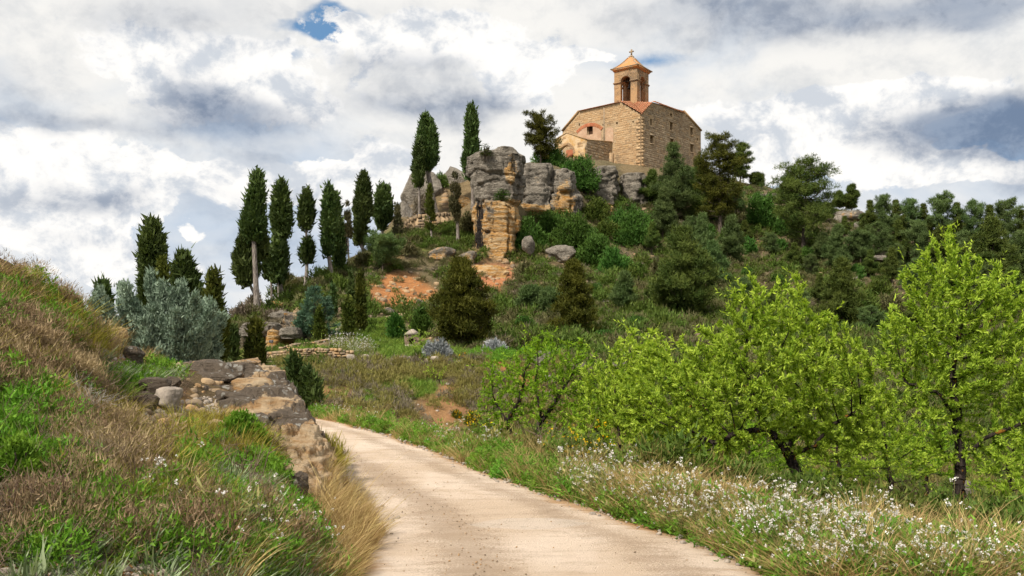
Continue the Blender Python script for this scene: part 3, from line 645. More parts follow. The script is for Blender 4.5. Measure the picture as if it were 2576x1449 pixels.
def loft_rock(name, rows, d, thick, label, cat='rock face', seed=0, nu=72, nv=90, amp=.5, fresh=None, streak=None, mat='rock', sq=0.32, group=None, step_amp=.12):
    """a crag standing up from its foot: rows of (py, left px, right px), rounded-square plan, ledges and broken relief"""
    R = np.array(sorted(rows, key=lambda r: -r[0]), float); k = d / FOC
    t = np.linspace(0, 1, nv); hz = EYE + (HOR - R[:, 0]) * k
    z = hz[0] + (hz[-1] - hz[0]) * t; lx = np.interp(z, hz, (R[:, 1] - CX) * k); rx = np.interp(z, hz, (R[:, 2] - CX) * k)
    cap = np.clip((1 - t) / .07, 0, 1) ** .5; cap = np.maximum(cap, .02)
    cxm = (lx + rx) / 2; hw = (rx - lx) / 2
    u = np.linspace(0, 2 * np.pi, nu, endpoint=False); cu, su = np.cos(u), np.sin(u)
    cu = np.sign(cu) * np.abs(cu) ** (2 * sq); su = np.sign(su) * np.abs(su) ** (2 * sq)
    ty = np.interp(t, np.linspace(0, 1, len(thick)), thick) / 2
    Xg = cxm[:, None] + hw[:, None] * cu[None] * cap[:, None]; Yg = d + thick[0] * .5 + ty[:, None] * su[None] * cap[:, None]
    Zg = np.repeat(z[:, None], nu, 1)
    P = np.stack([Xg, Yg, Zg], 2).reshape(-1, 3)
    nrm = np.stack([np.repeat(cu[None], nv, 0), np.repeat(su[None], nv, 0), np.zeros((nv, nu))], 2).reshape(-1, 3); nrm = unit(nrm)
    q = P * .28 + seed * 5.1
    per = float(np.mean(hw + ty) * 4); sc_ = np.tile(u / (2 * np.pi), nv) * per; zz_ = P[:, 2]
    def blocks(bw, bh, k):
        j = np.floor(zz_ / bh + .5 * fbm(q * .7, 2, seed + k)).astype(np.int64); hj = _hash(j + 90, j * 0, j * 0, seed + k)
        cf = sc_ / bw + hj * 9 + .35 * fbm(q * np.array([.6, .6, 2.0]), 2, seed + k + 3); c = np.floor(cf).astype(np.int64); fr_ = cf - c
        jf = zz_ / bh + .5 * fbm(q * .7, 2, seed + k); fj = jf - np.floor(jf)
        edge = np.maximum(sstep(np.minimum(fr_, 1 - fr_), .09, .0), .7 * sstep(np.minimum(fj, 1 - fj), .08, .0))
        return (_hash(c + 40, j + 40, c * 0, seed + k) - .5) * 2, edge
    b1, e1 = blocks(1.9, 3.2, 1); b2, e2 = blocks(.85, 1.1, 7)
    dsp = amp * (.45 * fbm(q, 3, seed) + .75 * b1 + .38 * b2 - .55 * e1 - .30 * e2 + .30 * fbm(q * 5, 4, seed + 4, ridged=True))
    lay = np.floor(P[:, 2] * .9 + 1.3 * fbm(q * .8, 2, seed + 9)); dsp = dsp + step_amp * (_hash(lay.astype(np.int64) + 50, lay.astype(np.int64) * 0, lay.astype(np.int64) * 0, seed) - .5) * 2
    P = P + nrm * dsp[:, None]; P[:, 2] += .25 * amp * fbm(q * 1.7, 3, seed + 3)
    idx = np.arange(nv * nu).reshape(nv, nu); nx = np.roll(idx, -1, 1)
    Q = np.stack([idx[:-1], nx[:-1], nx[1:], idx[1:]], 2).reshape(-1, 4)
    top = P[idx[-1]].mean(0) + np.array([0, 0, .05]); T = [[idx[-1][i], idx[-1][(i + 1) % nu], nv * nu] for i in range(nu)]
    P = np.vstack([P, top]); tt = np.append(np.repeat(t, nu), 1.0); uu = np.append(np.tile(cu, nv), 0)
    fr = fresh(tt, uu, P) if fresh else np.zeros(len(P)); sk = streak(tt, uu, P) if streak else np.zeros(len(P))
    org = np.array([cxm[0], d + thick[0] * .5, z[0]])
    me = np_mesh(name, P - org, Q, np.array(T), M[mat], False, None, {'fresh': fr, 'streak': sk})
    return tag(link(name, me, None, org), label, cat, group)
# ------------------------------------------------------------------ crags and boulders of the hill
def _pin_fresh(t, u, P):
    n = fbm(P * .22, 3, 40)
    return sstep(t, .60, .50) * (.85 + .35 * np.sin(P[:, 0] * 1.1 + 1)) * .9 + .62 * np.exp(-((u - .55) / .28) ** 2 - ((t - .78) / .13) ** 2) + .15 * n + .12
loft_rock('rock_pinnacle', [(672, 1204, 1290), (650, 1200, 1290), (625, 1195, 1304), (600, 1193, 1306), (560, 1194, 1305), (530, 1195, 1300), (512, 1193, 1297), (500, 1190, 1306), (483, 1186, 1312), (440, 1180, 1313), (400, 1178, 1314), (380, 1179, 1314), (366, 1184, 1311)],
          88, (5.5, 5.5, 6.5), 'tall sandstone pinnacle with overhanging grey head and orange streaked shaft', 'crag', 3, 130, 130, .42, _pin_fresh, lambda t, u, P: sstep(t, .62, .5) * .95 + .25, sq=.30, step_amp=.10)
loft_rock('rock_slab', [(372, 1232, 1306), (384, 1226, 1314), (366, 1240, 1300)], 87.6, (5.0, 5.0), 'flat grey slab lying on the head of the pinnacle', 'rock', 6, 60, 14, .18, sq=.4)
loft_rock('rock_buttress', [(585, 1304, 1392), (545, 1306, 1386), (508, 1308, 1386), (500, 1306, 1392), (450, 1306, 1392), (410, 1308, 1392), (398, 1316, 1382)], 97, (7, 7), 'grey rock buttress just right of the pinnacle with orange hollow at its foot', 'crag', 8, 70, 60, .55,
          lambda t, u, P: sstep(t, .42, .30) * 1.0 + .25, lambda t, u, P: t * 0 + .3, sq=.3)
loft_rock('rock_buttress', [(585, 1370, 1456), (500, 1372, 1460), (470, 1372, 1458), (430, 1374, 1450), (414, 1382, 1442)], 97.5, (7, 7), 'grey buttress with pale freshly broken face below the church porch', 'crag', 15, 70, 60, .55,
          lambda t, u, P: 1.0 * np.exp(-((u - .1) / .5) ** 2 - ((t - .35) / .3) ** 2) + .25, lambda t, u, P: t * 0 + .25, sq=.3)
loft_rock('rock_buttress', [(565, 1484, 1566), (480, 1488, 1562), (440, 1490, 1560), (415, 1492, 1556), (408, 1498, 1548)], 108, (7, 7), 'rounded grey buttress with pale foot below the church corner', 'crag', 22, 70, 60, .55,
          lambda t, u, P: .7 * sstep(t, .45, .2) + .2, lambda t, u, P: t * 0 + .2, sq=.36)
loft_rock('rock_buttress', [(575, 1556, 1648), (500, 1560, 1644), (450, 1562, 1640), (432, 1566, 1632), (424, 1576, 1622)], 110, (8, 8), 'broad dark grey buttress under the right church wall, beside pines', 'crag', 29, 70, 60, .55,
          lambda t, u, P: .35 * np.exp(-((u - .3) / .3) ** 2) * sstep(t, .7, .3), None, sq=.36)
loft_rock('rock_ledge', [(520, 1440, 1502), (470, 1440, 1502), (440, 1440, 1500), (425, 1446, 1494), (416, 1450, 1488)], 106, (6, 6), 'low grey ledge behind junipers below the porch', 'crag', 33, 60, 50, .4, sq=.36)
rock('boulder', 1058, 492, 102, 124, 124, 'large rounded grey boulder left of the upper stone steps', 'boulder', 24, 3, .35, .14, streak=.15)
rock('boulder', 1150, 468, 105, 92, 118, 'dark boulder between the upper steps and the pinnacle', 'boulder', 24, 4, .4, .14, fmap=lambda V, h: sstep(V[:, 2], -h[2] * .4, -h[2] * .75) * .7)
rock('rock_ledge', 1155, 520, 99, 70, 50, 'orange layered ledge beside the upper steps', 'rock', 12, 5, .6, .18, fresh=.8, strata=.05)
rock('boulder', 1020, 545, 97, 45, 80, 'upright grey rock at the left end of the upper retaining wall', 'boulder', 12, 6, .4, .18)
rock('boulder', 895, 668, 86, 60, 50, 'grey boulder beneath the small pine on the left spur', 'boulder', 12, 7, .5, .15)
rock('boulder', 930, 685, 84, 44, 36, 'rounded lichened boulder below the small pine', 'boulder', 12, 8, .45, .15)
rock('boulder', 765, 712, 80, 80, 30, 'long flat dark rock at the foot of the solitary cypress', 'boulder', 12, 9, .45, .14)
rock('boulder', 690, 770, 70, 40, 24, 'low dark rock between the twin cypress trunks', 'boulder', 12, 10, .5, .15)
rock('boulder', 1330, 615, 86, 34, 50, 'square brown rock leaning on the right foot of the pinnacle', 'boulder', 12, 11, .65, .12, fresh=.3)
rock('rock_ledge', 1110, 640, 86, 90, 34, 'broken brown ledge under the two bare-trunked cypresses', 'rock', 12, 12, .6, .2, fresh=.45, strata=.05)
rock('rock_ledge', 1180, 650, 85, 60, 40, 'brown ledge touching the left foot of the pinnacle', 'rock', 12, 13, .6, .2, fresh=.5, strata=.05)
rock('rock_ledge', 1225, 690, 84, 130, 46, 'red crumbling earth ledge directly under the pinnacle', 'rock', 24, 14, .55, .16, fresh=1.1, strata=.04)
rock('rock_ledge', 1410, 640, 87, 80, 44, 'cracked brown ledge below the dark junipers', 'rock', 12, 15, .65, .2, fresh=.25, strata=.06)
rock('boulder', 1060, 770, 66, 36, 34, 'tilted block in the red earth scar', 'boulder', 12, 16, .6, .2, fresh=.45, tilt=(0, .3))
rock('rock_ledge', 1090, 765, 66.5, 30, 40, 'stacked layered block at the right side of the red scar', 'rock', 12, 17, .7, .2, fresh=.9, strata=.08)
rock('rock_ledge', 960, 790, 63.5, 80, 36, 'layered ledges at the foot of the red earth scar', 'rock', 12, 18, .65, .22, fresh=.55, strata=.10)
rock('rock_ledge', 1010, 800, 62, 40, 24, 'small layered ledge low in the red scar', 'rock', 12, 19, .65, .22, fresh=.5, strata=.10)
rock('boulder', 1430, 800, 66, 34, 28, 'grey boulder on the slope left of the olive pine', 'boulder', 12, 20, .6, .16)
rock('boulder', 1525, 772, 72, 44, 34, 'grey rock with red soil below it on the mid slope', 'boulder', 12, 21, .6, .16, tilt=(0, .4))
rock('boulder', 1545, 830, 62, 30, 18, 'small pale rock above the almond tops', 'boulder', 12, 22, .6, .16)
loft_rock('rock_ledge', [(575, 1895, 1990), (545, 1893, 2000), (510, 1893, 2004), (490, 1898, 1998), (480, 1910, 1985)], 119, (8, 8), 'dark cliff ledge on the ridge left of the big spreading pine', 'crag', 36, 80, 60, .5, sq=.36)
rock('boulder', 2110, 560, 116, 50, 36, 'grey boulder on the bare rocky shoulder of the ridge', 'boulder', 12, 23, .45, .14)
rock('boulder', 2165, 572, 114, 44, 30, 'rounded boulder at the right end of the rocky shoulder', 'boulder', 12, 24, .45, .14)
rock('rock_ledge', 2130, 545, 119, 90, 24, 'stony brown shelf of the ridge shoulder', 'rock', 12, 25, .6, .2, fresh=.35)
rock('boulder', 2222, 635, 102, 50, 26, 'pale boulder on the slope in front of the right wood', 'boulder', 12, 26, .55, .14)
rock('boulder', 2205, 650, 101, 60, 16, 'flat brown slab below the pale boulder', 'boulder', 12, 27, .6, .14, fresh=.2)
rock('boulder', 2150, 715, 88, 22, 44, 'upright dark rock beside the round green bushes', 'boulder', 12, 28, .6, .14)
rock('boulder', 2010, 715, 86, 60, 26, 'brown slab of bare rock above the almond crown', 'boulder', 12, 29, .6, .14, fresh=.4)
# lower cliff with the cave mouth
loft_rock('rock_pillar', [(892, 661, 700), (870, 662, 698), (845, 663, 697), (832, 666, 690), (827, 670, 684)], 53.5, (1.5, 1.5), 'orange rock pillar beside the dark cave mouth', 'crag', 41, 60, 60, .10, lambda t, u, P: t * 0 + 1.0, None, sq=.36, step_amp=.05)
loft_rock('rock_ledge', [(890, 694, 748), (868, 694, 748), (850, 696, 746), (846, 700, 740)], 55, (1.8, 1.8), 'orange hollowed rock wall right of the pillar', 'crag', 42, 70, 50, .22, lambda t, u, P: t * 0 + .95, None, sq=.36, step_amp=.10)
loft_rock('rock_overhang', [(852, 694, 750), (842, 690, 754), (830, 692, 750), (822, 700, 744)], 53.6, (2.6, 2.6), 'dark overhanging ledge above the hollow', 'crag', 43, 70, 40, .14, lambda t, u, P: t * 0 + .15, None, sq=.36)
loft_rock('rock_overhang', [(845, 596, 672), (832, 592, 690), (818, 600, 690), (808, 615, 680)], 54.5, (3, 3), 'grey rock lintel above the cave mouth', 'crag', 44, 80, 40, .2, lambda t, u, P: t * 0 + .2, None, sq=.36)
loft_rock('rock_ledge', [(892, 612, 655), (870, 612, 655), (845, 616, 656)], 54.5, (2, 2), 'rough stone bank left of the cave mouth', 'crag', 45, 60, 50, .2, lambda t, u, P: t * 0 + .6, None, sq=.36)
loft_rock('rock_ledge', [(890, 640, 680), (850, 640, 680), (838, 640, 680)], 57, (1, 1), 'dark back of the cave', 'crag', 46, 40, 30, .1, None, None, sq=.36)
rock('rock_ledge', 745, 815, 59, 60, 60, 'broken brown layered rocks above the hollow', 'rock', 24, 31, .6, .34, fresh=.5, strata=.08)
rock('rock_ledge', 712, 800, 62, 66, 40, 'rough grey layered ledge above the overhang', 'rock', 24, 32, .6, .34, fresh=.3, strata=.08)
rock('rock_ledge', 700, 772, 66, 60, 26, 'tan broken shelf at the feet of the small cypresses', 'rock', 24, 33, .65, .32, fresh=.7, strata=.06)
rock('rock_ledge', 645, 782, 67, 36, 26, 'square pale block behind the tallest left cypress', 'rock', 12, 34, .8, .1, fresh=.75)
# stones on the near bank across the path
rock('boulder', 893, 943, 35, 62, 28, 'long slanting slab lying on the heathy bank', 'boulder', 12, 35, .6, .14, tilt=(0, .62), mat='rock', fresh=.1)
rock('boulder', 831, 933, 35.5, 24, 24, 'pointed grey stone on the bank left of the slab', 'boulder', 12, 36, .5, .16)
rock('boulder', 1218, 945, 36, 26, 16, 'brown stone at the top of the earth slip', 'boulder', 12, 37, .55, .16, fresh=.3)
for i, (px, py, w, h, l) in enumerate([(1360, 905, 60, 40, 'brown layered rock beneath the terrace, behind the forked almond'), (1480, 930, 70, 40, 'grey rock shelf beneath the terrace behind almond leaves'), (1385, 960, 36, 34, 'slanting brown stone on the bank behind the forked almond'),
                                       (1560, 925, 60, 30, 'broken rock under the terrace edge between the almonds'), (1900, 1050, 60, 40, 'brown rock glimpsed through the big almond crown'), (2420, 1240, 60, 60, 'pale rounded rock behind the right almond trunk')]):
    q = hit(px, py + h / 2, 10); rock('boulder', px, py, q[1] + .3, w, h, l, 'boulder', 12, 50 + i, .6, .18, fresh=.3, strata=.05)

# ------------------------------------------------------------------ near outcrop beside the path
def build_outcrop():
    D = np.array([7.9, 8.3, 8.9, 9.5, 10.2, 11.2, 12.3, 13.4, 14.6, 15.4, 16.2])
    xr = np.array([-1.80, -1.92, -2.03, -2.08, -2.18, -2.52, -2.95, -3.35, -3.72, -4.0, -4.25])
    xl = np.array([-2.5, -2.8, -3.2, -3.5, -3.9, -4.5, -5.2, -5.6, -5.8, -5.9, -5.9])
    zt = np.array([.02, .22, .44, .58, .75, .93, 1.13, 1.33, 1.43, 1.40, .9])
    n, m = 230, 200; d = np.linspace(D[0], D[-1], n); s = np.linspace(0, 1, m)
    XR, XL, ZT = [np.interp(d, D, q)[:, None] for q in (xr, xl, zt)]
    top = np.clip(s / .62, 0, 1)[None]; side = np.clip((s - .62) / .38, 0, 1)[None]
    Xg = XL + (XR - XL) * top + .16 * np.sin(side * np.pi * .8) + side * .10
    Zg = ZT - .10 * (1 - top) ** 2 - .30 * np.clip(.14 - top, 0, 1) / .14 - (ZT + .25) * side ** 1.15
    Yg = np.repeat(d[:, None], m, 1)
    P = np.stack([Xg, Yg, Zg], 2).reshape(-1, 3)
    nr = unit(np.stack([np.repeat(side * 1.0, n, 0), -np.full((n, m), .25), np.repeat(1.1 - side, n, 0)], 2).reshape(-1, 3))
    dsp = .30 * fbm(P * .8, 5, 60) + .20 * fbm(P * np.array([1.5, 1.1, 3.2]), 5, 66, ridged=True) + .07 * fbm(P * 5, 4, 70, ridged=True) + .16 * np.round(2.2 * fbm(P * np.array([.9, 1.2, 1.2]) + 4, 3, 76)) / 2.2
    wx = P[:, 0] + .8 * fbm(P * .8, 4, 51); wy = P[:, 1] + .8 * fbm(P * .8 + 7, 4, 52)
    def cells(bx, by, k):
        j = np.floor(wy / by).astype(np.int64); cf = (wx + .25 * wy) / bx + _hash(j + 70, j * 0, j * 0, k) * 5; c = np.floor(cf).astype(np.int64); fx = cf - c; fy = wy / by - j
        return (_hash(c + 99, j + 70, c * 0, k) - .5) * 2, np.maximum(sstep(np.minimum(fx, 1 - fx), .08, 0), sstep(np.minimum(fy, 1 - fy), .08, 0))
    b1, e1 = cells(.95, 1.3, 3); b2, e2 = cells(.38, .5, 9)
    dsp = dsp * .75 + .09 * b1 + .045 * b2 - .07 * e1 - .03 * e2
    crack = sstep(np.abs(fbm(P * np.array([.9, .9, .5]) + 3, 3, 73)), .035, 0)
    dsp -= crack * .22
    P = P + nr * (dsp * .8)[:, None]
    hl = .15; zq = (np.floor(P[:, 2] / hl + .9 * fbm(P * .9, 3, 91)) + sstep(np.mod(P[:, 2] / hl + .9 * fbm(P * .9, 3, 91), 1), .55, 1.0)) * hl - .9 * hl * fbm(P * .9, 3, 91); P[:, 2] = P[:, 2] * .35 + zq * .65
    idx = np.arange(n * m).reshape(n, m); Q = np.stack([idx[:-1, :-1], idx[:-1, 1:], idx[1:, 1:], idx[1:, :-1]], 2).reshape(-1, 4)
    cr = sstep(fbm(P * .55, 3, 80) + .35 * (P[:, 1] - 11) / 4, -.2, .35) + np.repeat(top * .25 + side * .2, n, 0).ravel() * .5
    org = np.array([-3, 11, 0.])
    me = np_mesh('rock_outcrop', P - org, Q, np.zeros((0, 3), int), M['outcrop'], False, None, {'crust': np.clip(cr, 0, 1.2), 'fresh': cr * 0})
    tag(link('rock_outcrop', me, None, org), 'large lichen-spotted sandstone outcrop overhanging the left edge of the path', 'rock')
    oc = [o for o in COL.objects if o.name == 'rock_outcrop'][0]; R = random.Random(12)
    for px, py, d, w, h in [(440, 925, 13.6, 90, 34), (520, 918, 14.4, 110, 36), (610, 918, 14.9, 100, 34), (675, 938, 14.6, 70, 44), (560, 950, 13.4, 120, 34), (640, 965, 13.0, 110, 38), (705, 990, 13.3, 50, 60), (600, 1000, 12.0, 110, 34), (690, 1020, 12.0, 80, 44), (735, 1050, 12.0, 56, 60),
                            (700, 1075, 11.2, 90, 44), (760, 1105, 10.9, 60, 64), (720, 1130, 10.2, 90, 50), (780, 1165, 10.0, 50, 70), (740, 1195, 9.5, 80, 60), (785, 1230, 9.3, 44, 80), (700, 1215, 8.9, 70, 50), (750, 1265, 8.8, 70, 80), (690, 1290, 8.4, 60, 50), (655, 1050, 11.0, 70, 34), (540, 985, 12.6, 70, 26)]:
        k = d / FOC; hf = np.array([w * k / 2, w * k * .42, h * k / 2]); V, Q = rock_geo(hf, 12, R.randrange(900), .62, .26, 1.0, R.uniform(-.5, .5), (R.uniform(-.15, .15), R.uniform(-.2, .2)), .05)
        me = np_mesh('rock_block', V, Q, np.zeros((0, 3), int), M['outcrop'], False, None, {'crust': np.full(len(V), R.uniform(.2, .9)), 'fresh': np.zeros(len(V))}); link('rock_block', me, oc, at(px, py, d) - org - np.array([0, 0, .03]))
    return P
OUT = build_outcrop()
for i, (px, py, d, w, h, l) in enumerate([(388, 973, 9.6, 90, 46, 'black and white lichened stone on top of the small pile'), (372, 1010, 9.3, 62, 50, 'dark stone at the bottom left of the small pile'), (424, 1002, 9.3, 74, 56, 'pale triangular stone at the right of the small pile'),
                                          (437, 962, 10.2, 46, 34, 'whitish stone behind the small pile'), (338, 1028, 9.0, 34, 26, 'small dark stone left of the pile')]):
    d = hit(px, 1022 if i in (1, 2, 4) else 1000, 3.4, 20)[1] - .35; rock('stone', px, py, d, w, h, l, 'stone', 12, 80 + i, .55, .18, mat='outcrop' if i != 2 else 'pale_stone', depth=w * .8, crust=1.1)
for i, (px, py, w, h, l) in enumerate([(275, 862, 62, 40, 'broken brown rock on the bank below the blue-green shrub'), (325, 895, 70, 46, 'lichened rock in orange soil above the stone pile'), (395, 928, 46, 34, 'square tan rock at the left end of the outcrop'), (440, 1092, 40, 24, 'flat tan stone among pebbles on the bank'), (480, 1110, 62, 26, 'long tan stone lying below the bright green bush'),
                                       (300, 838, 40, 30, 'cube-shaped pale stone at the foot of the blue-green shrub'), (640, 1215, 60, 50, 'pale knobbly rock at the front of the outcrop'), (690, 1150, 34, 30, 'round tan stone lodged on the outcrop'), (700, 1250, 70, 70, 'tan broken block at the front foot of the outcrop'), (745, 1230, 60, 90, 'orange-brown block at the outcrop corner by the dry grass'), (195, 1395, 90, 30, 'crumbling brown root-like rock in the orange soil at bottom')]):
    q = hit(px, py + h * .3, 3.2, 24); rock('stone', px, py, q[1] + w / FOC * q[1] * .1, w, h, l, 'stone', 12, 100 + i, .6, .24, mat='outcrop', strata=.05, crust=.75 if i in (1, 2, 6, 9) else .35)

# ------------------------------------------------------------------ masonry helpers
class Face:
    """a vertical wall plane: origin, horizontal run u, outward normal n"""
    def __init__(s, O, u): s.O = np.asarray(O, float); s.u = np.array([u[0], u[1], 0.]); s.u /= np.linalg.norm(s.u); s.n = np.array([s.u[1], -s.u[0], 0.])
    def pt(s, t, z, o=0.0): return s.O + s.u * t + np.array([0, 0, z]) + s.n * o
    def loc(s, px, py):
        r = np.array([(px - CX) / FOC, 1.0, (HOR - py) / FOC]); A = np.array([[r[0], -s.u[0]], [r[1], -s.u[1]]])
        k, t = np.linalg.solve(A, s.O[:2]); return t, EYE + k * r[2] - s.O[2]
def wall_geo(g, F, outline, holes=(), thick=0.4, o=0.0, back=True):
    """slab of wall; rectangular openings (4 corners) are cut through with their reveals"""
    out = list(outline); n = len(out)
    def emit(poly, off, flip):
        f = np.array([F.pt(t, z, off) for t, z in poly]); return f
    if not holes:
        tris = tessellate_polygon([[Vector((p[0], p[1], 0)) for p in out]])
        f = np.array([F.pt(t, z, o) for t, z in out]); TT = []
        for a, b_, c in tris:
            nn = np.cross(f[b_] - f[a], f[c] - f[a]); TT.append([a, b_, c] if nn @ F.n > 0 else [a, c, b_])
        b = np.array([F.pt(t, z, o - thick) for t, z in out])
        g.add(np.vstack([f, b]), None, TT + ([[n + a, n + c, n + b_] for a, b_, c in TT] if back else []))
    else:
        H = [(min(p[0] for p in h), max(p[0] for p in h), min(p[1] for p in h), max(p[1] for p in h)) for h in holes]
        ts = sorted(set([round(p[0], 5) for p in out] + [round(v, 5) for h in H for v in h[:2]]))
        P = np.array(out); zlo = P[:, 1].min()
        def top(t, side):
            zs = []
            for i in range(n):
                (x1, y1), (x2, y2) = out[i], out[(i + 1) % n]
                if abs(x1 - x2) < 1e-6: continue
                te = t + side * 2e-4
                if min(x1, x2) <= te <= max(x1, x2): zs.append(y1 + (y2 - y1) * (t - x1) / (x2 - x1))
            return max(zs) if zs else None
        for off, sgn in ((o, 1), (o - thick, -1)) if back else ((o, 1),):
            for a, b_ in zip(ts[:-1], ts[1:]):
                if b_ - a < 1e-3 or top(b_, -1) is None or top(a, 1) is None: continue
                cuts = sorted([(h[2], h[3]) for h in H if h[0] <= a + 1e-4 and h[1] >= b_ - 1e-4]); z0 = (zlo, zlo)
                for c0, c1 in cuts + [None]*0:
                    q = [(a, z0[0]), (b_, z0[1]), (b_, c0), (a, c0)]; v = [F.pt(t, z, off) for t, z in q]; g.add(v, [[0, 1, 2, 3] if sgn > 0 else [3, 2, 1, 0]]); z0 = (c1, c1)
                q = [(a, z0[0]), (b_, z0[1]), (b_, top(b_, -1)), (a, top(a, 1))]; g.add([F.pt(t, z, off) for t, z in q], [[0, 1, 2, 3] if sgn > 0 else [3, 2, 1, 0]])
    for l in [out] + [list(h) for h in holes]:
        m = len(l); f = [F.pt(t, z, o) for t, z in l]; b = [F.pt(t, z, o - thick) for t, z in l]
        g.add(np.array(f + b), [[i, (i + 1) % m, m + (i + 1) % m, m + i] for i in range(m)])
def rect(t0, t1, z0, z1): return [(t0, z0), (t1, z0), (t1, z1), (t0, z1)]
def arch(t0, t1, z0, zs, n=10, rise=1.0):
    c = (t0 + t1) / 2; r = (t1 - t0) / 2
    return [(t0, z0)] + [(t1, z0)] + [(c + r * math.cos(a), zs + r * rise * math.sin(a)) for a in np.linspace(0, math.pi, n)]
def stone_unit(seed):
    """rough-hewn block in a unit box: x width, y out of the wall, z height"""
    R = np.random.default_rng(seed); j = lambda: R.uniform(-.06, .06)
    b = [(-.5 + j(), 0, -.5 + j()), (.5 + j(), 0, -.5 + j()), (.5 + j(), 0, .5 + j()), (-.5 + j(), 0, .5 + j())]
    m = [(x, .65 + j() * 2, z) for x, _, z in b]; f = [(x * .78 + j() * .5, 1.0 + j() * 3, z * .74 + j() * .5) for x, _, z in b]
    V = np.array(b + m + f)
    Q = [[0, 4, 5, 1], [1, 5, 6, 2], [2, 6, 7, 3], [3, 7, 4, 0], [4, 8, 9, 5], [5, 9, 10, 6], [6, 10, 11, 7], [7, 11, 8, 4], [8, 11, 10, 9]]
    return V, np.array([q[::-1] for q in Q])
STU = [stone_unit(s) for s in range(10)]
def inside(t, z, poly):
    return bool(in_poly(np.array([t]), np.array([z]), poly)[0])
def courses(F, outline, skip, hs, ws, R, margin=.04):
    """stones laid in uneven courses over an outline, leaving out the openings: (t, z, w, h)"""
    P = np.array(outline); z = P[:, 1].min(); out = []
    while z < P[:, 1].max() - .05:
        h = R.uniform(*hs); t = P[:, 0].min() + R.uniform(-.3, 0)
        while t < P[:, 0].max():
            w = R.uniform(*ws) * (1.25 if R.random() < .2 else 1)
            hh = h * R.uniform(.8, 1.0)
            cs = [(t + margin, z + margin), (t + w - margin, z + margin), (t + w - margin, z + hh - margin), (t + margin, z + hh - margin)]
            if all(inside(a, b, outline) for a, b in cs) and not any(a < t + w and b > t and c < z + hh and e > z for a, b, c, e in skip):
                out.append((t + w / 2, z + hh / 2, w - margin, hh - margin))
            t += w
        z += h
    return out
def lay_stones(parent, F, lst, proud, mat, name, keep=300, org=None, o=0.0, meshes=None):
    """the biggest stones as blocks of their own, the remainder joined"""
    ms = meshes if meshes is not None else [np_mesh(name, V, Q, np.zeros((0, 3), int), M[mat]) for V, Q in STU]
    lst = sorted(lst, key=lambda s: -s[2] * s[3]); rot = Matrix(((-F.u[0], F.n[0], 0), (-F.u[1], F.n[1], 0), (0, 0, 1))).to_4x4()
    # x axis runs against u so that the block stays right handed with y along n
    for t, z, w, h in lst[:keep]:
        b = link(name, random.choice(ms), parent); p = F.pt(t, z, o) - org
        b.matrix_local = Matrix.Translation(Vector(p)) @ rot @ Matrix.Diagonal((w, proud * random.uniform(.6, 1.3), h, 1))
    if len(lst) > keep:
        g = Geo()
        for t, z, w, h in lst[keep:]:
            V, Q = random.choice(STU); V = V * np.array([w, proud * random.uniform(.6, 1.3), h])
            g.add(F.pt(t, z, o) - org + V[:, :1] * -F.u + V[:, 1:2] * F.n + V[:, 2:] * np.array([0, 0, 1.]), Q, rnd=random.random())
        tag(link('small_stones', g.mesh('small_stones', M[mat]), parent), kind='stuff')
    return ms

